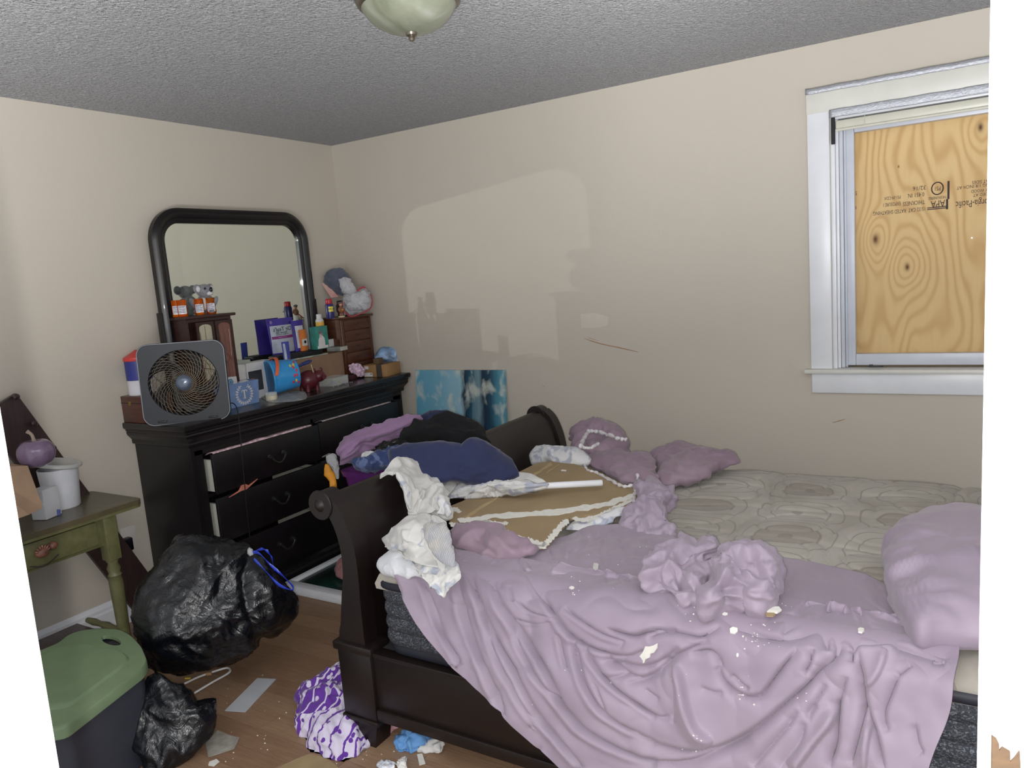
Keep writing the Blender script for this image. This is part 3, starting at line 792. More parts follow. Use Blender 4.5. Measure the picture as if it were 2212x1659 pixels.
for k, (y0, mp) in enumerate(((ya+.045, M_pane1), (ya+.05+dw, M_pane2))):
    y1 = y0+dw-.004; x = AX1+.001
    op = arch(y0+.016, y1-.012, dz0+.02, dz1-.012, 0)
    outer_ = [(y0, dz0), (y1, dz0), (y1, dz1), (y0, dz1)]
    g = G(); loop = [[Vector((0, a, b)) for a, b in outer_], [Vector(p) for p in op][::-1]]
    tri = tessellate_polygon(loop); flat = [v for q_ in loop for v in q_]; nn = len(flat)
    Vv = [(x, v.y, v.z) for v in flat]+[(x+.012, v.y, v.z) for v in flat]; Ff = [tuple(t) for t in tri]+[tuple(i+nn for i in reversed(t)) for t in tri]
    s0 = 0
    for q_ in loop:
        m_ = len(q_); Ff += [(s0+i, s0+(i+1) % m_, nn+s0+(i+1) % m_, nn+s0+i) for i in range(m_)]; s0 += m_
    d_ = g.add(Vv, Ff).make('glass_door', M_arm, ar, fix=True)
    G().prism([(x+.002, p[1], p[2]) for p in op], (.004, 0, 0)).make('door_pane', mp, d_, fix=True)
    yc, zc = (y0+y1)/2, (dz0+dz1)/2-.02; h_ = G(); X_ = x+.008
    h_.tube([(X_, yc, dz1-.02), (X_, yc, zc+.025)], .0012, 5); h_.tube([(X_, yc, zc-.025), (X_, yc, dz0+.02)], .0012, 5)
    h_.tube([(X_, yc, zc+.025), (X_, yc+.018, zc), (X_, yc, zc-.025), (X_, yc-.018, zc)], .0012, 5, True)
    for s_ in (-1, 1): h_.tube(catmull([(X_, yc+s_*.018, zc), (X_, yc+s_*.026, zc+.02), (X_, yc+s_*.03, dz1-.05)], 8), .001, 5); h_.tube(catmull([(X_, yc+s_*.018, zc), (X_, yc+s_*.026, zc-.02), (X_, yc+s_*.03, dz0+.03)], 8), .001, 5)
    h_.make('leading', M_lead, d_, True)
h_ = G(); yc = ya+.048+dw
for s_ in (-1, 1):
    for zz in (.03, .012, -.006, -.024): h_.ell((AX1+.017, yc+s_*.008, (dz0+dz1)/2+zz), (.004, .006, .008), 8, 6)
h_.make('ornate_latch', mat('aged_bronze', (70, 74, 60), .35, metal=.8), ar, True)

# orange pill bottles on the armoire
M_amber = NT('amber_plastic'); M_amber.col((232, 118, 24)); M_amber.set(rough=.12, trans=.75, ior=1.2); M_amber = M_amber.m
M_label = mat('pharmacy_label', (222, 220, 224), .5, .06, 90); M_labt = mat('label_print', (90, 92, 120), .7)
AT = AZ+.0005
def pill_bottle(px, py, label, x, fill):
    o = P(px, py, x=x); o[2] = AT; t_ = thing('pill_bottle', label, 'bottle', o, 'amber pill bottles on the armoire')
    G(T=o).lathe([(.0215, 0), (.0225, .003), (.0225, .078), (.0215, .084), (.0, .085)], n=22).make('bottle_body', M_amber, t_, True)
    G(T=o).lathe([(.0190, .004), (.0190, .045+.012*random.random()), (0, .05)], n=18).make('pills', mat('yellow_pills' if fill else 'orange_pills', (246, 196, 40) if fill else (220, 110, 40), .5, .2, 120), t_, True)
    g = G(T=o); a0, a1 = -1.55, .35; V = []; F = []
    for k in range(13):
        a = a0+(a1-a0)*k/12; 
        for z_ in (.014, .056): V.append((.0229*math.cos(a), .0229*math.sin(a), z_))
    F = [(2*k, 2*k+2, 2*k+3, 2*k+1) for k in range(12)]; g.add(V, F).make('bottle_label', M_label, t_, True)
    g = G(T=o)
    for z_ in (.050, .044, .036, .028, .021):
        aa = np.linspace(a0+.15, a1-.25-.4*random.random(), 6); V = []
        for a in aa: V += [(.0232*math.cos(a), .0232*math.sin(a), z_), (.0232*math.cos(a), .0232*math.sin(a), z_+.003)]
        g.add(V, [(2*k, 2*k+2, 2*k+3, 2*k+1) for k in range(5)])
    g.make('label_print', M_labt, t_)
pill_bottle(383, 677, 'leftmost amber pill bottle, beside the mirror frame', -3.37, 1)
pill_bottle(395, 676, 'second amber pill bottle from the left, in front of the leftmost', -3.325, 0)
pill_bottle(432, 675, 'amber bottle with bright yellow pills before the koala', -3.315, 1)
pill_bottle(457, 673, 'rightmost amber pill bottle with a large white label', -3.315, 0)
# plush koala
ko = P(446, 668, x=-3.365); ko[2] = AT; kt = thing('plush_koala', 'grey plush koala sitting on the armoire behind the pill bottles', 'toy', ko)
M_kg = mat('koala_grey_fur', (128, 128, 134), .95, .12, 60, .8, 300, sheen=.4); M_kw = mat('koala_white_fur', (216, 214, 214), .95, .04, 60, .8, 300); M_kb = mat('glossy_black', (16, 16, 20), .25)
kr = Loc(ko, -.9)
g = kr.g(); g.ell((0, 0, .052), (.042, .046, .054), 20, 14); g.ell((.03, -.038, .016), (.038, .018, .016), 14, 10); g.ell((.03, .038, .016), (.038, .018, .016), 14, 10)
g.make('body', M_kg, kt, True)
kr.g().ell((.028, -.052, .06), (.016, .014, .034), 12, 10, rotax((1, 0, 0), .5)).make('arm', M_kg, kt, True); kr.g().ell((.028, .052, .06), (.016, .014, .034), 12, 10, rotax((1, 0, 0), -.5)).make('arm', M_kg, kt, True)
hc_ = np.array([.012, .004, .122]); hd = kr.g().ell(hc_, (.038, .041, .034), 20, 14).make('head', M_kg, kt, True)
hr_ = Loc(kr.w(hc_), .1); 
hr_.g().ell((.030, .006, -.014), (.016, .020, .013), 12, 8).make('muzzle', M_kw, hd, True)
hr_.g().ell((.044, .004, .003), (.008, .008, .013), 10, 8).make('nose', M_kb, hd, True)
for s_ in (-1, 1):
    hr_.g().ell((.030, s_*.021, .010), (.005, .006, .006), 10, 8).make('eye', M_kb, hd, True)
    hr_.g().ell((-.002, s_*.043, .012), (.013, .021, .023), 12, 8).make('ear', M_kg, hd, True); hr_.g().ell((.008, s_*.044, .010), (.008, .013, .016), 12, 8).make('ear_tuft', M_kw, hd, True)
kr.g().ell((.044, 0, .055), (.006, .026, .032), 12, 8).make('chest_patch', M_kw, kt, True)

# blue fabric bin with white T wreath
bl, br_ = base(470, 888), np.array([-3.18, 2.655, TZ]); dirb = br_-bl; dirb[2] = 0; wb_ = .205; dirb = np.array([0, 1., 0])
a_b = math.atan2(-dirb[0], dirb[1]); ob = br_-dirb*wb_/2; ob[2] = TZ; back_ = rotz(a_b)@np.array([-1, 0, 0]); ob = ob+back_*.052
lb = Loc(ob, a_b); bt = thing('storage_bin', 'blue fabric bin with a white wreath and letter T beside the fan', 'basket', ob)
BH = .122; M_bin = mat('dusty_blue_canvas', (112, 138, 182), .85, .06, 30, .3, 400)
V = []; F = []
lv = [(0, .92), (BH, 1.0), (BH, .965), (.004, .885)]
for z_, s_ in lv: V += [(-.050*s_, -wb_/2*s_, z_), (.050*s_, -wb_/2*s_, z_), (.050*s_, wb_/2*s_, z_), (-.050*s_, wb_/2*s_, z_)]
for j in range(3):
    for k in range(4): k2 = (k+1) % 4; F.append((j*4+k, j*4+k2, j*4+4+k2, j*4+4+k))
F += [(3, 2, 1, 0), (12, 13, 14, 15)]
lb.g().add(V, F).make('bin_body', M_bin, bt, fix=True)
fx = lambda z_: .050*(.92+.08*z_/BH)+.0006
fn = np.array([1, 0, -.045]); fn /= np.linalg.norm(fn)
g = lb.g()
for y0_, y1_, za_, zb_ in ((-.004, .004, .040, .076), (-.017, .017, .0765, .081), (-.018, -.014, .070, .0765), (.014, .018, .070, .0765), (-.009, .009, .036, .0395)): g.box((fx(za_)-.001, .004+y0_, za_), (fx(zb_)+.0010, .004+y1_, zb_))
g.make('letter_t', M_kw, bt)
g = lb.g()
for k in range(22):
    a = 2*math.pi*k/22+.1
    if abs(a-math.pi/2) < .35: continue
    yy_, zz = .004+.047*math.cos(a), .059+.047*math.sin(a); x_ = fx(zz)+.0006
    for q_ in range(3):
        a2 = a+q_*2.1+.5; g.ell((x_, yy_+.006*math.cos(a2), zz+.006*math.sin(a2)), (.0005, .0052, .0030), 8, 4, rotax((1, 0, 0), a2))
g.make('wreath', M_kw, bt, True)
g = lb.g(); g.ell((.0, .048, .10), (.034, .040, .028), 14, 8); g.ell((-.036, -.03, .10), (.008, .04, .022), 14, 8); g.make('white_tissue', mat('crumpled_tissue', (200, 200, 196), .8, .05, 40, .6, 80), None, True)
tag(bpy.data.objects['white_tissue'], 'crumpled white tissue showing at the top of the blue fabric bin', 'tissue')
# white carton with blue hexagon, on the bin
o = lb.w((-.045, -.055, BH+.0)); o = P(500, 825, d=depth(lb.w((-.02, -.07, BH)))); 
o = lb.w((-.075, -.062, 0)); o[2] = TZ
t_, l_ = carton('white_carton', 'white carton with a blue hexagon badge standing behind the blue bin', 'box', lb.w((-.008, -.045, .0045)), a_b, .045, .085, .150, mat('white_card', (206, 204, 208), .5, .03))
hexp = [(.0228, -.0+.019*math.cos(a), .125+.019*math.sin(a)) for a in np.linspace(0, 2*math.pi, 7)[:-1]]
l_.g().prism(hexp, (.0006, 0, 0)).make('blue_hexagon', mat('badge_blue', (78, 122, 156), .5), t_)
l_.g().tube([(.0236, 0+.010*math.cos(a), .125+.010*math.sin(a)) for a in np.linspace(0, 2*math.pi, 12, endpoint=False)], .0012, 4, True).make('badge_ring', mat('badge_ring_pale', (160, 190, 208), .5), t_)
# white window carton with orange ball
bo = base(548, 838); t_ = thing('toy_box', 'white open-window carton holding an orange ball behind the blue bin', 'box', bo); W_ = .19; Hh = .20
lt = Loc((-3.325, 2.775, TZ), .06); t_.location = (-3.325, 2.775, TZ)
M_wc = mat('white_window_card', (212, 210, 208), .5, .04); g = lt.g()
g.box((-.05, -W_/2, 0), (-.046, W_/2, Hh)); g.box((-.046, -W_/2, 0), (.02, -W_/2+.003, Hh)); g.box((-.046, W_/2-.003, 0), (.02, W_/2, Hh)); g.box((-.046, -W_/2, 0), (.02, W_/2, .004))
g.box((-.046, -W_/2, Hh-.004), (.02, W_/2, Hh)); g.box((.0205, -W_/2, Hh-.045), (.023, W_/2, Hh)); g.box((.0205, .012, 0), (.023, W_/2, Hh-.045)); g.box((.0205, -W_/2, 0), (.023, -W_/2+.008, Hh-.045)); g.box((.0205, -W_/2, 0), (.023, .012, .045))
g.make('box_shell', M_wc, t_)
lt.g().box((-.045, -W_/2+.004, .005), (-.040, W_/2-.004, Hh-.006)).make('grey_insert', mat('grey_insert', (84, 88, 96), .7), t_)
lt.g().prism([(.0235, .03, .012), (.0235, .085, .03), (.0235, .085, .062), (.0235, .05, .055)], (.0004, 0, 0)).make('printed_shape', mat('print_purple', (86, 78, 120), .6), t_)
ob2 = lt.w((-.008, -.035, .085)); tag(G(T=ob2).ell((0, 0, 0), (.027, .027, .027), 24, 16).make('orange_ball', mat('orange_rind', (214, 110, 34), .45, .08, 40, .3, 200), None, True), 'orange ball inside the white window carton', 'ball')

# blue beach bucket lying on its side
M_bb = mat('sky_blue_plastic', (56, 150, 214), .3, .04); M_or = mat('orange_plastic', (226, 96, 48), .35, .04)
c_open, c_base = P(580, 810, x=-3.255), P(631, 816, x=-3.245)
axb = c_base-c_open; axb /= np.linalg.norm(axb); axb = np.array([.40, .90, .04]); axb /= np.linalg.norm(axb)
r0_, r1_, lb_ = .094, .080, .150; c_open[2] = TZ+r0_+.012
bk = thing('beach_bucket', 'sky-blue toy bucket tipped on its side with an orange handle', 'bucket', (c_open[0], c_open[1], TZ))
zx = axb; xx_ = np.cross([0, 0, 1], zx); xx_ /= np.linalg.norm(xx_); yx_ = np.cross(zx, xx_); Rb = np.stack([xx_, yx_, zx], 1)
G(Rb, c_open).lathe([(r0_-.003, .0), (r0_+.004, -.002), (r0_+.006, .006), (r0_+.003, .012), (r0_, .014), (r1_, lb_), (r1_-.006, lb_+.002), (0, lb_+.002)][::1], n=40).make('bucket_shell', M_bb, bk, True, 50)
G(Rb, c_open).lathe([(r0_-.004, .0), (r0_-.006, .012), (r1_-.004, lb_-.004), (0, lb_-.004)][::-1], n=40).make('bucket_inside', M_bb, bk, True, 50)
hp = [Rb@np.array([ (r0_+.008)*math.cos(a), (r0_+.008)*math.sin(a), .008+.055*math.sin((a-a0_)/1.0*0)])+c_open for a0_ in (0,) for a in ()]
cc = []
for t in np.linspace(0, 1, 16):
    a = math.radians(20)+t*math.radians(150); cc.append(Rb@np.array([(r0_+.010)*math.cos(a), (r0_+.010)*math.sin(a), .012+.035*math.sin(t*math.pi)])+c_open)
V = []; F = []
for p in cc:
    rad_ = p-c_open; rad_ -= zx*np.dot(rad_, zx); rad_ /= np.linalg.norm(rad_)
    for a_, b_ in ((-.009, 0), (.009, 0), (.009, .003), (-.009, .003)): V.append(p+zx*a_+rad_*b_)
for i in range(15):
    for j in range(4): j2 = (j+1) % 4; F.append((i*4+j, i*4+j2, i*4+4+j2, i*4+4+j))
F += [(3, 2, 1, 0), (60, 61, 62, 63)]; G().add(V, F).make('bucket_handle', M_or, bk, fix=True)
g1, g2 = G(Rb, c_open), G(Rb, c_open)
for k in range(26):
    a = random.random()*6.28; s_ = lb_-.012-.035*random.random(); rr = r0_+(r1_-r0_)*(s_-.014)/(lb_-.014)+.0008
    gg = g1 if k % 2 else g2; R3 = np.array(Matrix.Rotation(a, 3, 'Z')); gg.ell((rr*math.cos(a), rr*math.sin(a), s_), (.0012, .010, .006), 8, 4, R3)
g1.make('red_flowers', mat('flower_red', (206, 50, 66), .5), bk, True)['kind'] = 'stuff'; g2.make('yellow_flowers', mat('flower_yellow', (232, 190, 60), .5), bk, True)['kind'] = 'stuff'

# plastic bag, candle jar
M_film = NT('clear_film'); M_film.col((196, 198, 196)); M_film.set(rough=.22, alpha=.55, spec=.8); M_film.bump(M_film.noise(45, 4, dist=1.5), .8, .01); M_film = M_film.m
tag(lump('plastic_bag', [(556, 845), (570, 835), (610, 838), (640, 838), (660, 848), (666, 862), (640, 867), (606, 870), (585, 871), (566, 862)], base(610, 858), (0, 0, 1), .012, .0, M_film, nz=(('fold', 28, .010),), zmin=TZ+.0005), 'crumpled clear plastic bag lying flat under the blue bucket', 'bag')
cj = np.array([-3.150, 2.700, TZ+.0005]); t_ = thing('candle_jar', 'small cream candle in a glass jar before the blue bucket', 'candle', cj)
G(T=cj).lathe([(.028, 0), (.030, .004), (.030, .028), (0, .029)], n=28).make('wax', mat('cream_wax', (214, 200, 158), .5, .03), t_, True)
M_glass = NT('clear_glass'); M_glass.col((235, 240, 238)); M_glass.set(rough=.05, alpha=.28, spec=.9); M_glass = M_glass.m
G(T=cj).lathe([(.0312, 0), (.0312, .042), (.0300, .042), (.0300, .030)], n=28).make('glass_cup', M_glass, t_, True)
G(T=cj).tube([(0, 0, .029), (.001, 0, .037)], .0012, 5).make('wick', M_kb, t_)

# dark red ceramic pig
pg = np.array([-3.175, 3.0, TZ]); M_red = mat('oxblood_ceramic', (88, 30, 38), .35, .08, 20)
pt = thing('ceramic_pig', 'dark red ceramic pig figurine behind the blue bucket', 'figurine', pg); lp = Loc(pg, -.2)
g = lp.g(); g.ell((0, 0, .062), (.058, .062, .056), 24, 16); g.make('body', M_red, pt, True)
h_ = lp.g().ell((.030, .050, .078), (.034, .036, .034), 18, 12).make('head', M_red, pt, True)
lp.g().lathe([(.013, 0), (.015, .014), (.013, .018), (0, .018)], (.058, .056, .074), 14, 'x').make('snout', M_red, h_, True)
for s_ in (-1, 1): lp.g().ell((.022, .050+s_*.022, .110), (.006, .011, .015), 10, 8).make('ear', M_red, h_, True)
for sx in (-1, 1):
    for sy in (-1, 1): lp.g().lathe([(.014, 0), (.013, .03), (.015, .04)], (sx*.03, sy*.03, .0005), 12).make('leg', M_red, pt, True)

# clear plastic trinket box, books and cards, from the front of the dresser backwards
cb = base(722, 831); cb[2] = TZ; lc = Loc(cb, .12); t_ = thing('trinket_box', 'clear plastic box of jewellery near the dresser front edge', 'box', cb)
g = lc.g(); 
for lo, hi in (((-.05, -.075, 0), (.05, .075, .003)), ((-.05, -.075, .003), (-.047, .075, .045)), ((.047, -.075, .003), (.05, .075, .045)), ((-.047, -.075, .003), (.047, -.072, .045)), ((-.047, .072, .003), (.047, .075, .045)), ((-.05, -.075, .0455), (.05, .075, .049))): g.box(lo, hi)
g.make('clear_shell', M_glass, t_)
g = lc.g()
for k in range(40): g.ell((-.035+.07*random.random(), -.065+.13*random.random(), .008+.015*random.random()), (.004, .004, .004), 6, 5)
o_ = g.make('beads', mat('brassy_beads', (150, 130, 96), .3, .4, 200, metal=.5), t_, True); o_['kind'] = 'stuff'
lc.g().ell((.02, -.03, .014), (.016, .02, .010), 12, 8).make('purple_pouch', mat('violet_satin', (92, 70, 150), .4), t_, True)
g = G(lc.R, lc.o)
for k in range(12): g.ell((.055+.03*random.random(), -.12+.19*random.random(), .004), (.005, .005, .004), 6, 5)
tag(g.make('loose_beads', mat('glassy_beads', (150, 150, 160), .15, .3, 200, metal=.4), None, True), 'few loose shiny beads scattered at the dresser front edge', 'beads', kind='stuff')
def stack_at(px, py, z, dx, dy, dz, a, name, label, cat, m, ch=.002, xoff=0):
    o = P(px, py, z=z); o = o+rotz(a)@np.array([-dx/2, 0, 0]); o[2] = z; return carton(name, label, cat, o, a, dx, dy, dz, m, ch)
z1 = TZ+.050
t_, l_ = stack_at(722, 804, z1, .06, .142, .026, .10, 'slim_carton', 'slim pale green carton on top of the clear trinket box', 'box', mat('pale_green_card', (196, 206, 192), .5, .05, 40))
z2 = z1+.0265
t_, l_ = stack_at(716, 791, z2, .10, .155, .016, .10, 'black_book', 'black notebook lying on the slim pale green carton', 'book', mat('black_cover', (24, 24, 30), .45))
t_, l_ = stack_at(706, 785, z2+.0165, .075, .12, .012, .16, 'dark_case', 'dark navy case lying on the black notebook', 'case', mat('dark_navy_cover', (34, 34, 48), .45))
t_, l_ = stack_at(718, 777, z2+.029, .07, .165, .022, .12, 'red_case', 'red and blue slip case stacked below the cardboard box', 'case', mat('crimson_card', (168, 24, 44), .4, .06), .001)
l_.g().box((.0352, -.084, .001), (.0362, -.03, .021)).make('blue_print', mat('indigo_print', (60, 44, 120), .4), t_)
l_.g().box((.0352, -.06, .0225), (.0362, .05, .0235)).make('pale_edge', mat('pale_blue_edge', (140, 166, 214), .4), t_)
# cardboard box behind
M_kraft = mat('kraft_cardboard', (140, 112, 90), .8, .05, 14)
cbx = np.array([-3.30, 3.075, TZ]); pa, pb_ = P(628, 783, x=-3.28), P(747, 762, x=-3.28)
kz1 = P(745, 732, x=-3.28)[2]; ky0, ky1 = pa[1], pb_[1]
t_ = thing('cardboard_box', 'open brown cardboard box in the middle of the dresser, before the mirror', 'box', (-3.31, (ky0+ky1)/2, TZ))
g = G(); X0, X1 = -3.40, -3.28
kz1 = TZ+.175; ky1 = min(ky1, 3.40)
for lo, hi in (((X0, ky0, TZ), (X1, ky1, TZ+.004)), ((X1-.004, ky0, TZ+.004), (X1, ky1, kz1)), ((X0, ky0, TZ+.004), (X0+.004, ky1, kz1)), ((X0+.004, ky0, TZ+.004), (X1-.004, ky0+.004, kz1)), ((X0+.004, ky1-.004, TZ+.004), (X1-.004, ky1, kz1))): g.box(lo, hi)
g.make('box_walls', M_kraft, t_)
G().prism([(X1+.001, ky0+.0, kz1-.002), (X1+.001, ky0+.09, kz1-.002), (X1+.03, ky0+.10, kz1-.045), (X1+.03, ky0+.02, kz1-.05)], (.002, 0, .001)).make('box_flap', M_kraft, t_, fix=True)
kz = kz1+.001
def tag_carton(*a, **k): return carton(*a, **k)
t_, l_ = carton('magazine', 'creased magazine lying over the cardboard box top', 'magazine', (-3.335, (ky0+ky1)/2-.06, kz), .05, .12, .30, .006, mat('magazine_print', (150, 160, 146), .35, .35, 25))
kz += .0065
t_, l_ = carton('black_pouch', 'long black case lying under the bath salt pouch', 'case', (-3.335, ky0+.10, kz), .03, .085, .36, .030, mat('black_fabric', (22, 22, 26), .55), .008)
t_, l_ = carton('small_grey_book', 'thin grey book lying at the right end of the black case', 'book', (-3.30, ky1-.02, kz), .1, .10, .075, .028, mat('grey_cover', (120, 122, 116), .5))
l_.g().box((.0502, -.036, .003), (.0506, .036, .025)).make('page_edges', mat('paper_edges', (184, 182, 170), .7), t_)
t_, l_ = carton('white_card', 'white folded card standing beside the brown drawer chest', 'card', (-3.345, ky1-.0, kz+.028), .0, .003, .10, .045, M_wc, .0005)
kz2 = kz+.0305
# bath salts pouches: the first is a solid copy of a mirror reflection
def pouch(name, label, cat, o, a, w, h, m, bulge=.018, lean=.08, top=.0):
    l_ = Loc(o, a); l_.R = l_.R@rotax((0, 1, 0), -lean); ctrl = []
    for s_ in (1, -1):
        g_ = []
        for v in np.linspace(0, 1, 7):
            ww = w*(.86+.14*v) if top == 0 else w; row_ = []
            for u in np.linspace(-1, 1, 7): row_.append((s_*bulge*(1-u*u)*(1-v**2.2)*(.45+.55*min(1, v*4+.6)), u*ww/2, v*h))
            g_.append(row_)
        ctrl.append(np.array(g_))
    f, b = ctrl; nn = 22; F1 = catmull(catmull(f, nn).transpose(1, 0, 2), nn).transpose(1, 0, 2); B1 = catmull(catmull(b, nn).transpose(1, 0, 2), nn).transpose(1, 0, 2)
    F1[..., 0] += .003*folds(F1, 18)*(1-np.abs(np.linspace(-1, 1, nn))[None, :]**4)
    F1[..., 0] = np.maximum(F1[..., 0], B1[..., 0]+.0012)
    idx = np.arange(nn*nn).reshape(nn, nn); Fq = []
    for i in range(nn-1):
        for j in range(nn-1):
            q_ = (idx[i, j], idx[i, j+1], idx[i+1, j+1], idx[i+1, j]); Fq.append(q_); Fq.append(tuple(k+nn*nn for k in reversed(q_)))
    rim = np.concatenate([idx[0, :], idx[1:, -1], idx[-1, -2::-1], idx[-2:0:-1, 0]]).tolist(); r_ = len(rim); Fq += [(rim[k], rim[k]+nn*nn, rim[(k+1) % r_]+nn*nn, rim[(k+1) % r_]) for k in range(r_)]
    t_ = thing(name, label, cat, o); l_.g().add(np.concatenate([F1.reshape(-1, 3), B1.reshape(-1, 3)]), Fq).make('pouch_body', m, t_, True, 60, fix=True)
    def fs(y, z):   # front surface position
        u = y/(w*(.86+.14*z/h)/2); v = z/h; return bulge*(1-u*u)*(1-v**2.2)*(.45+.55*min(1, v*4+.6))+.0045
    def patch(nm, y0, y1, za, zb, mm, off=.0):
        V = []; F = []; a_, b_ = 9, 7
        for i in range(a_):
            for j in range(b_): y = y0+(y1-y0)*i/(a_-1); z = za+(zb-za)*j/(b_-1); V.append((fs(y, z)+off, y, z))
        for i in range(a_-1):
            for j in range(b_-1): F.append((i*b_+j, (i+1)*b_+j, (i+1)*b_+j+1, i*b_+j+1))
        l_.g().add(V, F).make(nm, mm, t_, True)
    return t_, l_, fs, patch
M_pur = mat('violet_foil', (58, 44, 140), .3, .1); M_sil = mat('silver_grey_foil', (176, 184, 196), .25, .06, metal=.2)
ps = P(612, 752, x=-3.28); ps = np.array([-3.372, P(612, 752, x=-3.372)[1], kz2])
w_ = .185; h_ = .205
t_, l_, fs, patch = pouch('bath_salt_pouch', 'purple and silver bath salts pouch standing in for its mirror reflection, lettering reversed', 'pouch', ps, -.06, w_, h_, M_pur, .024, .03)
patch('silver_panel', -.080, .074, .008, .165, M_sil, .0005); patch('magenta_band', -.076, .070, .088, .104, mat('magenta_band', (120, 36, 110), .4), .001)
def rtext(txt, size, y, z, mm, nm='printed_text', sx=1.0):
    text_mesh(nm, txt, size, l_.w((fs(y, z)+.0022, y, z)), l_.R@np.array([0, -1, 0]), l_.R@np.array([0, 0, 1]), mm, t_, font_scale_x=sx)
M_txt = mat('dark_teal_print', (44, 60, 72), .6)
rtext("Dr Teal's", .034, -.004, .142, M_txt, sx=1.0)
rtext('Epsom Salt', .018, -.014, .124, M_txt); rtext('SOAKING SOLUTION', .009, -.012, .112, M_txt); rtext('SOOTHE & SLEEP', .008, -.012, .096, mat('pink_print', (200, 140, 196), .6)); rtext('NET WT', .009, -.012, .06, M_txt)
l_.g().lathe([(0, .0), (.010, .0), (.010, .0012)], (fs(-.068, .188)+.001, -.068, .186), 16, 'x').make('round_badge', mat('lilac_badge', (130, 110, 170), .4), t_)
t2, l2, fs2, patch2 = pouch('bath_salt_pouch', 'second purple pouch, showing its pale printed back, at the right of the first', 'pouch', ps+np.array([.015, .115, -.0]), .02, .095, .182, M_pur, .016, .03)
patch2('back_panel', -.030, .036, .02, .150, mat('pale_back_print', (196, 196, 206), .4, .08, 160), .0006)
g = l2.g()
for k in range(9): z_ = .05+.008*k; g.box((fs2(0, z_)+.0008, -.022, z_), (fs2(0, z_)+.0016, .02+.008*random.random(), z_+.002))
g.make('printed_lines', mat('grey_print', (110, 112, 124), .7), t2)
# toothbrush packet in front
tb = ps+np.array([.075, .020, -.028]); tb[2] = TZ+.11
t3, l3, fs3, patch3 = pouch('toothbrush_packet', 'narrow blue and orange packet leaning in front of the bath salt pouches', 'packet', np.array([-3.255, P(618, 752, x=-3.255)[1], TZ+.115]), -.1, .05, .175, mat('blue_packet', (58, 70, 160), .3, .1), .008, .03)
patch3('orange_mark', -.004, .018, .01, .07, M_or, .0008); patch3('silver_strip', -.020, -.006, .01, .165, M_sil, .0008)
# small orange packet
t_, l_ = carton('orange_packet', 'small orange and white packet between the pouch and the green gift tin', 'packet', (-3.335, P(657, 742, x=-3.33)[1], kz2), .1, .02, .045, .125, mat('orange_print', (222, 128, 60), .45, .1))
l_.g().box((.0103, -.022, .03), (.0107, .022, .07)).make('white_patch', M_wc, t_); l_.g().lathe([(0, .0), (.009, 0), (.009, .0008)], (.0108, .004, .052), 14, 'x').make('black_dot', M_kb, t_)
# green gift tin
gy = P(690, 735, x=-3.29)[1]
t_, l_ = carton('gift_box', 'teal green gift box with a snowy white and red picture', 'box', (-3.29, gy, kz2), .0, .045, .105, .135, mat('teal_print', (50, 128, 118), .35, .12, 30))
l_.g().box((.0228, -.042, .004), (.0232, .045, .02)).make('snow_strip', M_wc, t_)
l_.g().prism(rounded([(.0233, a, b) for a, b in ((-.035, .015), (.022, .02), (.02, .065), (.008, .075), (.0, .095), (-.015, .09), (-.02, .07), (-.03, .06))], .006, 3), (.0004, 0, 0)).make('white_figure', M_wc, t_)
g = l_.g(); g.tube([(.0238, -.012, .10), (.0238, -.006, .085), (.0238, -.008, .07)], .002, 4); g.tube([(.0238, .004, .11), (.0238, -.004, .09), (.0238, .004, .08)], .002, 4); g.tube([(.0238, -.022, .108), (.0238, -.012, .094)], .002, 4); g.make('red_branches', mat('red_print', (170, 40, 54), .5), t_)
# supplement bottle
o = np.array([-3.335, P(689, 682, x=-3.335)[1], kz2]); 
t_ = thing('supplement_bottle', 'white bottle with a yellow label behind the green gift box', 'bottle', o)
G(T=o).lathe([(.024, 0), (.025, .01), (.025, .165), (.018, .178), (.0, .178)], n=24).make('bottle_body', M_kw, t_, True); G(T=o).lathe([(.0253, .11), (.0253, .158)], n=24).make('yellow_label', mat('yellow_label', (226, 176, 70), .5, .1), t_, True)
G(T=o).lathe([(.016, .178), (.017, .18), (.017, .204), (0, .205)], n=20).make('bottle_cap', M_wc, t_, True)
# green glass figurine in front of mirror
o = np.array([-3.385, P(650, 700, x=-3.385)[1], kz2]); 
tag(G(T=o).lathe([(.012, 0), (.018, .02), (.02, .06), (.012, .10), (.016, .125), (.014, .15), (.007, .165), (.012, .18), (.012, .195), (0, .20)], n=20).make('green_figurine', mat('mossy_glass', (84, 84, 66), .3, .3, 60), None, True), 'slender mossy green figurine beside the mirror post', 'figurine')

# brown drawer chest at the right
M_ch = wood_mat('walnut_chest', (66, 36, 22), (96, 56, 36), .4, 7, .15, (1, 1, 6))
ct = thing('jewelry_chest', 'brown wooden jewellery chest with small drawers at the right end of the dresser', 'chest', (-3.36, 3.56, TZ))
CX1 = -3.265; cl_, cr_ = P(742, 684, x=CX1), P(799, 678, x=CX1); CZ = (cl_[2]+cr_[2])/2; cy0 = P(737, 700, x=CX1)[1]; cy1 = P(802, 700, x=CX1)[1]; CX0 = -3.46
g = G(); g.box((CX0, cy0, TZ), (CX1-.012, cy1, CZ-.014), .002); g.make('case', M_ch, ct, True)
G().box((CX0-.004, cy0-.012, CZ-.0135), (CX1+.012, cy1+.014, CZ), .004).make('chest_top', M_ch, ct, True)
G().box((CX0-.002, cy0-.010, TZ+.0), (CX1+.008, cy1+.010, TZ+.02), .004).make('chest_base', M_ch, ct, True)
nd = 5; hh = (CZ-.02-(TZ+.026))/nd
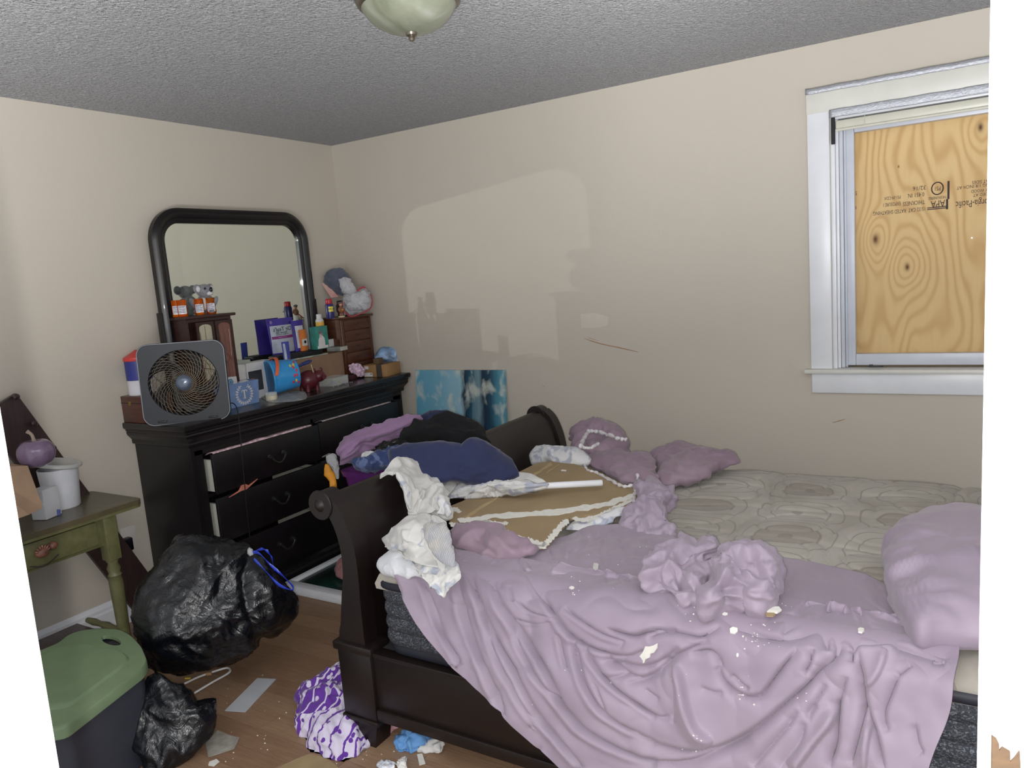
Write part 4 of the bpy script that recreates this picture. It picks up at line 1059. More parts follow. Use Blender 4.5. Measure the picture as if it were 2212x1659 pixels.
for k in range(nd):
    z_ = TZ+.026+k*hh; d_ = G().box((CX1-.0115, cy0+.025, z_+.003), (CX1-.001, cy1-.022, z_+hh-.003), .002).make('drawer', M_ch, ct, True)
    g = G(); yc = (cy0+cy1)/2; g.tube([(CX1+.001, yc-.014, z_+hh/2+.006), (CX1+.005, yc-.010, z_+hh/2-.004), (CX1+.005, yc+.010, z_+hh/2-.004), (CX1+.001, yc+.014, z_+hh/2+.006)], .0013, 5)
    g.ell((CX1+.001, yc-.014, z_+hh/2+.006), (.002, .004, .004), 8, 5); g.ell((CX1+.001, yc+.014, z_+hh/2+.006), (.002, .004, .004), 8, 5); g.make('handle', M_pull, d_, True)
for yy_ in (cy0+.002, cy1-.020): G().box((CX1-.0115, yy_, TZ+.024), (CX1+.001, yy_+.018, CZ-.016), .003).make('door_stile', M_ch, ct, True)
CT = CZ+.0005
# on the chest: mug, spray can, figurine, cap, bag
mg = P(744, 672, x=-3.36); mg[2] = CT; t_ = thing('mug', 'dark mug holding a pink card on the brown jewellery chest', 'mug', mg)
G(T=mg).lathe([(.040, 0), (.043, .004), (.043, .098), (.039, .098), (.039, .006), (0, .006)], n=28).make('mug_body', mat('dark_maroon_glaze', (44, 22, 24), .3), t_, True)
G(T=mg).lathe([(.0434, .068), (.0434, .09)], n=28).make('red_band', mat('mug_red', (120, 26, 36), .35), t_, True)
G(T=mg).tube([(0, -.04, .08), (0, -.064, .07), (0, -.064, .035), (0, -.042, .022)], .005, 8).make('mug_handle', mat('dark_maroon_glaze', (44, 22, 24), .3), t_, True)
q0 = mg+np.array([0, 0, .07]); cdt = [P(694, 611, d=depth(mg)), P(707, 612, d=depth(mg)), P(731, 641, d=depth(mg)), P(715, 643, d=depth(mg))]
M_pk = NT('pink_yellow_card'); M_pk.col(M_pk.ramp(M_pk.noise(7, 2), [(.35, (214, 140, 140)), (.55, (226, 190, 176)), (.7, (214, 186, 90))])); M_pk.set(rough=.35)
tag(G().prism(rounded(cdt, .004, 3), np.cross(cdt[1]-cdt[0], cdt[3]-cdt[0])/np.linalg.norm(np.cross(cdt[1]-cdt[0], cdt[3]-cdt[0]))*.001).make('pink_card', M_pk.m, None, fix=True), 'pink and yellow card sticking out of the dark mug', 'card')
cn = P(714, 686, x=-3.255); cn[2] = CT; t_ = thing('spray_can', 'short blue spray can with a red cap on the brown chest', 'can', cn)
G(T=cn).lathe([(.024, 0), (.025, .003), (.025, .078), (.021, .088), (0, .088)], n=24).make('can_body', mat('deep_blue_can', (34, 34, 100), .3, .05), t_, True)
G(T=cn).lathe([(.019, .088), (.020, .09), (.020, .113), (.017, .118), (0, .119)], n=24).make('red_cap', mat('cap_red', (170, 34, 44), .35), t_, True)
an = math.radians(-25); nv = np.array([math.cos(an), math.sin(an), 0]); 
g = G(); ang_ = [(an+da, zz) for da, zz in ((-.5, .055), (-.3, .038), (.3, .038), (.55, .055), (.5, .075), (.0, .08), (-.45, .074))]
G(T=cn).add([(.0257*math.cos(a), .0257*math.sin(a), z_) for a in (an-.62, an-.31, an, an+.31, an+.62) for z_ in (.042, .072)], [(2*k, 2*k+2, 2*k+3, 2*k+1) for k in range(4)]).make('yellow_shield', mat('shield_yellow', (222, 204, 60), .4), t_, True)
text_mesh('printed_text', 'WD-40', .013, cn+nv*.0268+np.array([0, 0, .057]), (-math.sin(an), math.cos(an), 0), (0, 0, 1), mat('shield_blue_text', (26, 26, 80), .5), t_)
fg = P(738, 685, x=-3.24); fg[2] = CT; t_ = thing('figurine', 'small painted figurine of a child on a cream base on the brown chest', 'figurine', fg)
G(T=fg).lathe([(.020, 0), (.021, .004), (.017, .009), (0, .010)], n=20).make('figurine_base', mat('cream_ceramic', (206, 190, 154), .4), t_, True)
g = G(T=fg); g.ell((0, 0, .046), (.015, .017, .022), 14, 10); g.ell((-.001, -.006, .018), (.007, .007, .014), 10, 8); g.ell((-.001, .008, .018), (.007, .007, .014), 10, 8); g.ell((.008, .014, .050), (.007, .006, .016), 10, 8, rotax((1, 0, 0), .5)); g.ell((.008, -.014, .052), (.007, .006, .016), 10, 8, rotax((1, 0, 0), -.4)); g.make('figurine_body', mat('brown_glaze', (128, 86, 60), .35, .2, 60), t_, True)
g = G(T=fg); g.ell((.002, 0, .078), (.011, .011, .013), 12, 10); g.make('figurine_head', mat('skin_glaze', (190, 140, 110), .4), t_, True)
G(T=fg).ell((-.001, .0, .086), (.014, .014, .008), 12, 8).make('figurine_hat', mat('grey_glaze', (96, 92, 88), .4), t_, True)
G(T=fg).ell((.014, .0, .045), (.006, .01, .008), 10, 8).make('held_bundle', mat('amber_glaze', (180, 120, 60), .4), t_, True)
# grey knit hat and carrier bag
M_hat = mat('slate_knit', (86, 92, 108), .95, .1, 30, .6, 200, sheen=.3)
A_ = P(733, 615, x=-3.40); nview = -ray(740, 620); nview /= np.linalg.norm(nview)
tag(lump('grey_cap', [(698, 603), (705, 587), (722, 578), (740, 579), (751, 589), (760, 605), (756, 625), (744, 640), (728, 636), (710, 620), (700, 612)], A_, nview, .05, .05, M_hat, nz=(('fold', 12, .010),)), 'slate grey knitted cap heaped above the brown chest in the corner', 'hat')
M_bag = NT('thin_white_film'); M_bag.col((206, 206, 210)); M_bag.set(rough=.25, alpha=.8, spec=.7); M_bag.bump(M_bag.noise(38, 4, dist=2), .9, .01); M_bag = M_bag.m
bgt = thing('carrier_bag', 'knotted translucent white carrier bag with red edging on the brown chest', 'bag', np.array([-3.31, 3.56, CT]))
A_ = P(770, 655, x=-3.29); lump('bag_body', [(738, 642), (750, 632), (768, 626), (790, 622), (800, 634), (803, 655), (795, 670), (772, 678), (757, 682), (742, 670)], A_, nview, .055, .05, M_bag, bgt, nz=(('fold', 14, .016),), zmin=CT)
lump('bag_knot', [(731, 603), (742, 597), (757, 602), (768, 620), (772, 632), (756, 638), (740, 634), (734, 618)], P(750, 618, x=-3.30), nview, .03, .03, M_bag, bgt, nz=(('fold', 20, .010),))
M_redf = mat('red_bag_edge', (196, 70, 84), .4); g = G()
edge = [P(a, b, x=-3.235) for a, b in ((742, 672), (757, 683), (775, 679), (797, 669), (804, 655), (801, 636))]; g.tube(catmull(edge, 24), .0035, 6)
g.tube(catmull([P(a, b, x=-3.25) for a, b in ((772, 628), (782, 621), (789, 622), (794, 634))], 10), .005, 6); g.make('red_trim', M_redf, bgt, True)

# carton in plastic wrap at the right end, slipper, bow, pen
oo = base(838, 812); lk = Loc(np.array([-3.085, 3.585, TZ]), -1.42); M_k2 = mat('kraft_parcel', (156, 120, 78), .75, .05, 14)
pc_, pd_ = base(792, 815), base(868, 812)
t_ = thing('parcel', 'opened kraft parcel with white shipping label at the right end of the dresser', 'parcel', lk.o)
lk.g().box((-.09, -.135, 0), (.075, .035, .075), .002).make('parcel_body', M_k2, t_, True)
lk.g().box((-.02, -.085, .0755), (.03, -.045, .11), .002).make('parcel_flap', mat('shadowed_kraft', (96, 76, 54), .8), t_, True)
lk.g().box((.0755, -.13, .004), (.0765, -.07, .028)).make('shipping_label', M_wc, t_); lk.g().box((.0755, -.125, .05), (.0765, -.095, .068)).make('small_label', M_wc, t_)
g = lk.g()
for k in range(7): g.box((.0766, -.085+.0018*k, .014), (.0769, -.0842+.0018*k, .024))
g.make('barcode_bars', M_kb, t_)
lk.g().box((-.07, -.040, .0005), (.076, -.0, .0765)).make('dark_band', mat('dark_tape', (72, 62, 54), .5), t_)
A_ = P(856, 778, x=-3.15)
tag(lump('plastic_wrap', [(806, 772), (822, 752), (850, 743), (876, 742), (888, 752), (892, 780), (884, 806), (868, 812), (846, 806), (838, 784), (816, 782)], A_, nview, .045, .06, mat('blue_white_film', (120, 146, 178), .3, .35, 16), nz=(('fold', 14, .014),), zmin=TZ+.001), 'blue and white printed plastic wrap over the end of the parcel', 'wrapper')
tag(lump('gift_bow', [(752, 790), (764, 784), (778, 787), (789, 798), (786, 812), (772, 815), (764, 806), (756, 804)], base(772, 818)+np.array([0, 0, .02]), nview, .016, .016, mat('pink_white_ribbon', (206, 170, 190), .5, .3, 60), nz=(('fold', 40, .012),), zmin=TZ), 'crumpled pink and white bow beside the kraft parcel', 'bow')
sl = P(655, 785, x=-3.19); lsl = Loc(sl, .25); t_ = thing('hairbrush', 'dark blue oval hairbrush lying against the cardboard box', 'brush', sl)
lsl.g().ell((0, .03, 0), (.022, .055, .010), 18, 8, rotax((1, 0, 0), .12)).make('brush_head', mat('navy_plastic', (40, 56, 124), .35), t_, True); lsl.g().tube([(0, -.02, -.006), (0, -.08, -.012)], [.009, .007], 8).make('brush_handle', mat('navy_plastic', (40, 56, 124), .35), t_, True)
g = G(); p0, p1 = P(672, 788, x=-3.17), P(677, 804, x=-3.13); g.tube([p0, p1], .003, 6); tag(g.make('pencil', mat('cream_pencil', (206, 190, 150), .5), None, True), 'short cream pencil leaning by the dark red pig', 'pencil')
t_, l_ = carton('maroon_box', 'low dark maroon box between the trinket box and the parcel', 'box', base(768, 820)*[1, 1, 0]+np.array([-.05, .01, TZ]), .15, .07, .07, .028, mat('maroon_card', (62, 26, 34), .5))
t_, l_ = carton('folded_leaflet', 'pale folded leaflets lying behind the dark red pig', 'paper', base(660, 826)*[1, 1, 0]+np.array([-.06, -.0, TZ]), .3, .09, .12, .045, mat('leaflet_print', (176, 150, 156), .5, .4, 30))
# ================================================================== BED
bed = thing('bed_frame', 'dark cherry sleigh bed frame standing in the middle of the room', 'bed', (-.7, 2.5, 0))
BY0, BY1 = 1.70, 3.225        # near face, far face
# centre line of the sleigh profile (x, z) with thickness
prof = [(-1.735, .0, .10), (-1.735, .34, .115), (-1.728, .42, .10), (-1.718, .52, .082), (-1.708, .60, .068), (-1.708, .68, .062), (-1.722, .75, .060), (-1.748, .81, .060), (-1.782, .845, .056)]
cl = catmull(np.array(prof), 40)
def sleigh(y0, y1, grow=0.0, name='post', scroll=True, z0=0.0, m=None, parent=bed):
    g = G(); pts = cl[cl[:, 1] >= z0-1e-6]; L_, R_ = [], []
    for i, (x, z, w) in enumerate(pts):
        a = pts[max(0, i-1)]; b = pts[min(len(pts)-1, i+1)]; t_ = np.array([b[0]-a[0], b[1]-a[1]]); t_ /= np.linalg.norm(t_)+1e-9; nn = np.array([t_[1], -t_[0]])
        w = w+grow; L_.append((x-nn[0]*w/2, z-nn[1]*w/2)); R_.append((x+nn[0]*w/2, z+nn[1]*w/2))
    poly = [(p[0], y0, p[1]) for p in L_]+[(p[0], y0, p[1]) for p in R_[::-1]]
    g.prism(poly, (0, y1-y0, 0)); o = g.make(name, m or M_bed, parent, True, 40, fix=True); return o
SC = np.array([-1.806, .835]); SR = .045
def post(y0, y1, far=False):
    o = sleigh(y0, y1, 0, 'footboard_post')
    g = G(); g.lathe([(SR, 0), (SR, y1-y0)], (SC[0], y1, SC[1]), 28, 'y')
    s_ = -1
    g2 = G(); g2.lathe([(SR+.004, .0), (SR+.006, .004), (SR+.004, .008)], (SC[0], y0+.002, SC[1]), 28, 'y')
    g.make('scroll', M_bed, o, True, 50); g2.make('scroll_rim', M_bed, o, True, 50)
    G().lathe([(.020, 0), (.024, .003), (.018, .006), (.014, .012), (.006, .016), (0, .017)], (SC[0], y0-.002, SC[1]), 20, 'y').make('rosette', M_bed, o, True, 50)
post(BY0-.005, BY0+.06); post(BY1-.06, BY1)
sleigh(BY0+.0605, BY1-.0605, -.028, 'footboard_panel', z0=.10)
G().lathe([(SR-.012, 0), (SR-.012, BY1-BY0-.122)], (SC[0]+.004, BY1-.061, SC[1]-.008), 32, 'y').make('top_roll', M_bed, bed, True, 50)
# ledge and block foot of the near post, base of the footboard
G().box((-1.812, BY0-.022, .335), (-1.640, BY0+.075, .365), .006).make('ledge_moulding', M_bed, bed, True)
G().box((-1.800, BY0-.012, .10), (-1.655, BY0+.068, .3345), .004).make('post_block', M_bed, bed, True)
G().box((-1.806, BY0-.018, .082), (-1.648, BY0+.072, .0995), .004).make('block_moulding', M_bed, bed, True)
for y_ in (BY0-.01, BY1-.07): G().prism([(-1.775, y_, 0), (-1.675, y_, 0), (-1.66, y_, .081), (-1.795, y_, .081)], (0, .075, 0)).make('foot', M_bed, bed, True, fix=True)
G().box((-1.800, BY1-.066, .10), (-1.655, BY1+.01, .34), .004).make('post_block', M_bed, bed, True)
# side rails
def side_rail(y0, y1, sgn):
    g = G(); g.box((-1.6545, y0, .115), (.50, y1, .335), .003); o = g.make('side_rail', M_bed, bed, True)
    ya_, yb_ = (y0-.010, y1) if sgn < 0 else (y0, y1+.010)
    G().box((-1.6545, ya_-.004, .3355), (.50, yb_+.004, .350), .005).make('rail_cap', M_bed, o, True)
    G().box((-1.6545, ya_, .102), (.50, yb_, .145), .006).make('rail_base_moulding', M_bed, o, True)
side_rail(BY0-.001, BY0+.03, -1); side_rail(BY1-.045, BY1-.015, 1)
# headboard (outside the frame, carries the rails)
G().box((.50, BY0, .0), (.56, BY1, 1.05), .02).make('headboard', M_bed, bed, True)
G().box((-1.65, BY0+.035, .20), (.495, BY1-.05, .345)).make('slat_base', M_dark_gap, bed)

# ------------------------------------------------------------------ mattress
MZ = .640
mt = thing('mattress', 'grey quilted pillow-top mattress with a dark border on the sleigh bed', 'mattress', (-.6, 2.5, .36))
X0, X1, Y0, Y1 = -1.60, .48, 1.715, 3.165
def ripple(r_): return r_
def mat_top_mat():
    t = NT('mattress_quilting'); sp = t.node('ShaderNodeSeparateXYZ'); t.l.new(t.tc.outputs['Object'], sp.inputs[0])
    n1 = t.noise(2.3, 2); u = t.math('MULTIPLY_ADD', sp.outputs[0], 9.5, t.math('MULTIPLY', n1, 1.6)); v = t.math('MULTIPLY_ADD', sp.outputs[1], 12.5, t.math('MULTIPLY', n1, 1.2))
    w_ = t.math('ADD', t.math('SINE', t.math('ADD', u, v)), t.math('SINE', t.math('SUBTRACT', u, v)))
    ln = t.math('ABSOLUTE', t.math('SUBTRACT', t.math('FRACT', t.math('MULTIPLY', w_, 1.25)), .5)); lines_ = t.math('LESS_THAN', ln, .055)
    c = t.ramp(t.noise(6, 4), [(.3, (146, 140, 130)), (.7, (170, 165, 156))]); c2 = t.mix(t.math('MULTIPLY', t.math('GREATER_THAN', w_, 1.1), .6), c, (130, 122, 112))
    c3 = t.mix(t.math('MULTIPLY', lines_, .55), c2, (112, 106, 98)); t.col(c3); t.set(rough=.8, sheen=.15)
    t.bump(t.math('ADD', t.math('MULTIPLY', w_, .5), t.math('MULTIPLY', t.noise(260, 2), .25)), .25, .006); return t.m
nu, nv = 300, 230
uu = np.linspace(0, 1, nu); vv = np.linspace(0, 1, nv)
XX, YY = np.meshgrid(X0+(X1-X0)*uu, Y0+(Y1-Y0)*vv, indexing='ij')
PQ = np.stack([XX, YY, np.zeros_like(XX)], -1)
n1 = noise(PQ*2.1); U_ = XX*9.5+n1*1.6; V_ = YY*12.5+n1*1.2
Wv = np.sin(U_+V_)+np.sin(U_-V_)
ed = np.minimum(np.minimum(XX-X0, X1-XX), np.minimum(YY-Y0, Y1-YY))
Zt = MZ-.030*np.exp(-ed/.022)+.012*np.abs(Wv/2)**.8-.010*np.exp(-(np.abs(Wv-1.1)/.10)**2)-.008*np.exp(-(np.abs(Wv)/.12)**2)-.006*np.exp(-((Wv+1.1)/.12)**2)+.012*fbm(PQ*1.7)
S = np.stack([XX, YY, Zt], -1)
idx = np.arange(nu*nv).reshape(nu, nv)
Fq = [tuple(q) for q in np.stack([idx[:-1, :-1].ravel(), idx[1:, :-1].ravel(), idx[1:, 1:].ravel(), idx[:-1, 1:].ravel()], 1).tolist()]
rim = np.concatenate([idx[:, 0], idx[-1, 1:], idx[-2::-1, -1], idx[0, -2:0:-1]]).tolist(); V = S.reshape(-1, 3).tolist(); r_ = len(rim)
b0 = len(V)
for off, dz in ((.012, -.020), (.010, -.038)):
    for k in rim:
        p = V[k]; cx_, cy_ = (X0+X1)/2, (Y0+Y1)/2
        ox = -off if abs(p[0]-X0) < 1e-6 else (off if abs(p[0]-X1) < 1e-6 else 0); oy = -off if abs(p[1]-Y0) < 1e-6 else (off if abs(p[1]-Y1) < 1e-6 else 0)
        V.append([p[0]+ox, p[1]+oy, MZ-.03+dz])
for k in range(r_):
    k2 = (k+1) % r_; Fq.append((rim[k], b0+k, b0+k2, rim[k2])); Fq.append((b0+k, b0+r_+k, b0+r_+k2, b0+k2))
Fq = [tuple(reversed(f)) if i >= (nu-1)*(nv-1) else f for i, f in enumerate(Fq)]
Q0 = None
link_mesh('quilted_top', V, Fq, mat_top_mat(), mt, True, 60)
def band(z0, z1, off, m, name, rows=1, rad=.0, bulge=.006):
    g = G(); V = []; F = []; cor = rounded([(X0-off, Y0-off, 0), (X1+off, Y0-off, 0), (X1+off, Y1+off, 0), (X0-off, Y1+off, 0)], .07, 8)
    c_ = np.array([(X0+X1)/2, (Y0+Y1)/2, 0]); N_ = rows*6+1; n_ = len(cor)
    for j in range(N_):
        t_ = j/(N_-1); b_ = bulge*abs(math.sin(t_*rows*math.pi))**.6
        for p in cor:
            d_ = p-c_; d_ = np.array([np.sign(d_[0])*(abs(abs(d_[0])-(X1-X0)/2-off) < .07), np.sign(d_[1])*(abs(abs(d_[1])-(Y1-Y0)/2-off) < .07), 0]); l_ = np.linalg.norm(d_); d_ = d_/l_ if l_ > 0 else d_
            V.append(p+d_*b_+np.array([0, 0, z0+(z1-z0)*t_]))
    for j in range(N_-1):
        for k in range(n_): k2 = (k+1) % n_; F.append((j*n_+k, j*n_+k2, (j+1)*n_+k2, (j+1)*n_+k))
    return g.add(V, F).make(name, m, mt, True, 60)
t = NT('dark_woven_border'); v1 = t.noise(150, 3, map_scale=(1, 1, 1.6), dist=1.2); t.col(t.ramp(v1, [(.42, (34, 37, 45)), (.54, (52, 56, 64)), (.66, (108, 111, 116))])); t.set(rough=.8); t.bump(v1, .3, .003); M_border = t.m
M_navy = mat('navy_binding', (26, 28, 40), .6, .1)
band(.575, .602, .014, M_navy, 'border_tape', 1, bulge=.008)
band(.385, .574, .006, M_border, 'border_panel', 4, bulge=.010)
band(.352, .384, .000, M_navy, 'lower_binding', 1)
G().box((X0+.02, Y0+.02, .352), (X1-.02, Y1-.02, .56)).make('mattress_core', M_navy, mt)

# ------------------------------------------------------------------ cloth materials
def cloth_mat(name, a, b, rough=.55, sheen=.35, sc=3, weave=.05, spots=None):
    t = NT(name); n = t.noise(sc, 4); c = t.ramp(n, [(.3, a), (.7, b)])
    if spots:
        s_ = t.noise(spots[0], 3, dist=.5); m_ = t.node('ShaderNodeMapRange'); t.l.new(s_, m_.inputs[0]); m_.inputs[1].default_value = spots[1]; m_.inputs[2].default_value = spots[1]+.08
        c = t.mix(t.math('MULTIPLY', m_.outputs[0], spots[3]), c, spots[2])
    t.col(c); t.set(rough=rough, sheen=sheen); t.bump(t.noise(900, 2), weave, .001); return t.m
M_lilac = cloth_mat('lilac_sateen', (138, 124, 140), (154, 140, 155), .6, .2)
M_lilac_d = cloth_mat('dusty_mauve', (130, 108, 124), (148, 127, 140), .65, .2)
MSH = .668
# coarse rows (along the bed) of the draped sheet: each column runs from the far hem over the mattress edge down to the frame edge
def W3(x, y, z): return np.array([x, y, z], float)
cols = []
def colm(top, tz, e, h1, h2, h3, h4):
    """top picture point on height tz; e = x at the mattress edge; h* = (x, y, z) on the hanging part"""
    a = P(top[0], top[1], z=tz); b = W3(e, 1.705, .662)
    return [a, a*.66+b*.34, a*.33+b*.67+[0, 0, .0], W3(e, 1.735, .668), W3(e, 1.692, .640)]+[W3(*h) for h in (h1, h2, h3, h4)]
hx = lambda px, py, y: P(px, py, y=y)
def col_px(top, tz, e, hang):
    a = P(top[0], top[1], z=tz); b = W3(e, 1.72, .668)
    return [a, a*.66+b*.34, a*.33+b*.67, W3(e, 1.85, .680), W3(e, 1.742, .668), (W3(e, 1.742, .668)+P(hang[0][0], hang[0][1], y=1.65))*.5+W3(0, -.022, .022)]+[P(p[0], p[1], y=yy) for p, yy in zip(hang, (1.65, 1.61, 1.59, 1.57))]
ctrl = [
 col_px((846, 1204), .668, -1.545, [(872, 1300), (930, 1390), (1070, 1530), (1250, 1700)]),
 col_px((905, 1170), .675, -1.40, [(950, 1340), (1040, 1440), (1180, 1580), (1340, 1740)]),
 col_px((985, 1165), .675, -1.22, [(1060, 1370), (1150, 1480), (1270, 1620), (1420, 1770)]),
 col_px((1080, 1175), .675, -1.02, [(1180, 1400), (1270, 1510), (1370, 1650), (1490, 1800)]),
 col_px((1185, 1165), .675, -.82, [(1320, 1430), (1390, 1550), (1470, 1690), (1570, 1830)]),
 col_px((1290, 1140), .675, -.66, [(1450, 1450), (1500, 1590), (1560, 1730), (1640, 1860)]),
 col_px((1390, 1140), .675, -.50, [(1570, 1480), (1600, 1620), (1640, 1760), (1710, 1880)]),
 col_px((1500, 1170), .675, -.36, [(1690, 1490), (1700, 1640), (1730, 1780), (1780, 1900)]),
 col_px((1640, 1195), .675, -.24, [(1800, 1510), (1800, 1660), (1815, 1790), (1850, 1910)]),
 col_px((1765, 1215), .675, -.13, [(1900, 1530), (1890, 1670), (1895, 1790), (1920, 1910)]),
 col_px((1905, 1258), .672, -.05, [(1985, 1540), (1965, 1670), (1960, 1790), (1970, 1910)]),
 col_px((2010, 1352), .668, .003, [(2050, 1545), (2006, 1665), (1995, 1790), (1998, 1910)])]
def Z4(pts): return [(1300+.4123*a, 1050+.4123*b) for a, b in pts]
def Z6(pts): return [(1150+.2049*a, 1140+.2049*b) for a, b in pts]
def ZL(pts): return [(820+.28874*a, 1180+.28874*b) for a, b in pts]
def ZR(pts): return [(1360+.32550*a, 1380+.32550*b) for a, b in pts]
LN = []
def R_(pts, amp, w, asym=.35): LN.append((pts, amp, w, asym, 0)[:4])
# hanging folds traced at the left (valleys dark, ridges beside them)
for pts, amp, w in (
 ([(300, 210), (380, 420), (460, 620), (560, 800), (600, 880)], .016, 13),
 ([(590, 240), (620, 480), (700, 720), (800, 950), (900, 1180), (930, 1260)], .022, 15),
 ([(640, 100), (720, 330), (800, 560), (950, 830), (1080, 1070), (1200, 1290), (1380, 1500), (1520, 1659)], .024, 14),
 ([(760, 480), (830, 720), (930, 950), (1060, 1170), (1180, 1330)], .015, 13),
 ([(850, 260), (920, 450), (1080, 680), (1250, 920), (1400, 1250), (1600, 1430), (1900, 1580), (2070, 1620)], .026, 16),
 ([(980, 560), (1060, 780), (1180, 980), (1350, 1180), (1500, 1340)], .014, 12),
 ([(1060, 90), (1180, 300), (1340, 550), (1450, 680), (1640, 780), (1830, 820), (1980, 780)], .022, 13),
 ([(1340, 650), (1370, 790), (1400, 920)], .010, 8), ([(1440, 640), (1490, 880), (1560, 1080), (1680, 1260), (1850, 1370), (2070, 1480)], .020, 13),
 ([(1500, 690), (1620, 900), (1750, 1050), (1900, 1160), (2070, 1280)], .018, 12),
 ([(1610, 1030), (1660, 1160), (1700, 1260)], .008, 7),
 ([(1010, 540), (1150, 580), (1340, 555)], .010, 8), ([(1030, 400), (1130, 490), (1330, 540)], .009, 8),
 ([(980, 300), (1000, 420)], .007, 8), ([(860, 180), (850, 260), (870, 330)], .008, 7), ([(900, 100), (910, 330)], .007, 7),
 ([(110, 220), (150, 330), (160, 400)], .010, 9), ([(1390, 460), (1520, 560), (1680, 660), (1840, 720)], .012, 11)):
    q = ZL(pts); LN.append((q, amp*1.05, w*.82, .6)); LN.append(([(x-w*.9, y+w*.3) for x, y in q], -amp*.7, w*.6, 0))
for pts, amp, w in (
 ([(180, 650), (220, 480), (340, 370), (520, 230), (640, 110), (700, 40)], .013, 11), ([(770, 600), (800, 450), (740, 250), (780, 100), (850, 30)], .012, 11),
 ([(800, 1060), (920, 1090), (1080, 1140), (1180, 1090), (1300, 1080)], .010, 7), ([(1200, 1180), (1400, 1080), (1520, 1050)], .010, 7),
 ([(750, 1390), (950, 1430), (1200, 1460), (1400, 1370), (1540, 1250)], .012, 9), ([(720, 1550), (850, 1570), (1020, 1530)], .009, 7), ([(980, 1640), (1200, 1590), (1380, 1500)], .009, 7),
 ([(940, 140), (960, 200), (1020, 260), (1100, 280)], .008, 7), ([(480, 60), (540, 90), (620, 130)], .008, 7), ([(170, 240), (240, 380)], .007, 7), ([(300, 240), (360, 350)], .007, 7),
 ([(860, 480), (930, 560), (960, 600)], .007, 8), ([(1040, 470), (1040, 600)], .007, 8), ([(1150, 600), (1200, 720)], .007, 8)):
    LN.append((Z6(pts), amp*1.1, w*.85, .5))
for pts, amp, w in (
 ([(0, 640), (150, 700), (300, 740), (450, 750), (600, 720), (760, 640), (900, 540), (1050, 410), (1200, 280), (1340, 130), (1400, 20)], .024, 11),
 ([(0, 780), (150, 820), (320, 830), (500, 790), (680, 710), (800, 640)], .016, 11),
 ([(300, 160), (340, 280), (370, 440), (430, 600), (540, 690)], -.030, 17), ([(250, 120), (300, 250), (300, 450), (290, 560)], .014, 11),
 ([(590, 180), (640, 290), (760, 370), (860, 370), (910, 320), (1000, 200), (1110, 60)], .018, 9), ([(680, 230), (750, 300), (800, 330)], .010, 7),
 ([(400, 100), (520, 70), (580, 110), (620, 200)], .012, 9),
 ([(1380, 450), (1320, 560), (1220, 680), (1130, 800), (1090, 857)], -.022, 13), ([(1400, 400), (1390, 560), (1380, 700), (1330, 857)], .018, 10),
 ([(1450, 250), (1410, 400), (1390, 520)], .010, 9), ([(1520, 90), (1560, 270), (1580, 440), (1650, 640), (1700, 857)], .020, 10), ([(1575, 440), (1540, 620), (1480, 840)], .018, 10),
 ([(1590, 560), (1570, 700), (1560, 857)], -.014, 10), ([(1490, 60), (1480, 160)], .010, 7), ([(1500, 60), (1640, 80), (1780, 70)], -.014, 11), ([(1480, 30), (1600, 40), (1790, 50), (1950, 100), (2080, 150)], .012, 8),
 ([(1220, 60), (1200, 160), (1160, 240)], .012, 8), ([(1340, 100), (1260, 200), (1200, 260)], .011, 7), ([(1120, 480), (1040, 600), (900, 760), (820, 857)], .013, 10), ([(1250, 440), (1190, 540)], .010, 7), ([(1170, 560), (1130, 700), (1000, 857)], .012, 11),
 ([(1310, 310), (1240, 420), (1170, 520)], .011, 9), ([(1790, 250), (1740, 380), (1700, 500), (1720, 620)], .012, 11), ([(1700, 100), (1650, 220), (1560, 320)], -.012, 12), ([(1880, 180), (1790, 250)], .010, 8),
 ([(100, 330), (170, 380), (200, 390)], .007, 7), ([(0, 400), (100, 470), (200, 520), (260, 510)], .009, 8), ([(470, 320), (560, 350), (620, 350)], .008, 8),
 ([(2000, 150), (2100, 160)], .008, 6), ([(1900, 560), (1930, 700), (1960, 760)], .008, 10)):
    LN.append((ZR(pts), amp*1.05, w*.82, .55))
for pts, amp, w in (([(30, 750), (160, 780), (300, 740), (450, 770), (520, 780), (620, 730)], .012, 7), ([(0, 850), (80, 940), (200, 1000), (300, 960), (400, 880), (560, 800)], .013, 8),
 ([(940, 780), (1000, 700), (1100, 600), (1250, 570)], .014, 8), ([(600, 620), (760, 740), (900, 790), (1050, 770), (1180, 650), (1260, 590)], .014, 9), ([(880, 690), (1000, 680), (1060, 690)], .008, 7),
 ([(900, 350), (1080, 400), (1260, 480), (1420, 640), (1560, 720), (1700, 830), (1820, 910)], .012, 10), ([(1000, 480), (1150, 520), (1300, 560), (1380, 640)], .016, 9), ([(1240, 530), (1340, 620), (1400, 730), (1560, 850)], .014, 8),
 ([(1400, 480), (1480, 600), (1580, 700)], .010, 9), ([(1290, 640), (1190, 780), (1190, 860)], .016, 7), ([(1290, 640), (1250, 800), (1240, 880)], .014, 6), ([(1290, 640), (1340, 760), (1330, 870)], .016, 7), ([(1290, 640), (1200, 640), (1120, 760)], .012, 6)):
    LN.append((Z4(pts), amp*1.1, w*.85, .5))
main = thing('purple_sheet', 'large lilac sheet draped over the near side of the bed to the floor side', 'sheet', (-.7, 1.75, .67))
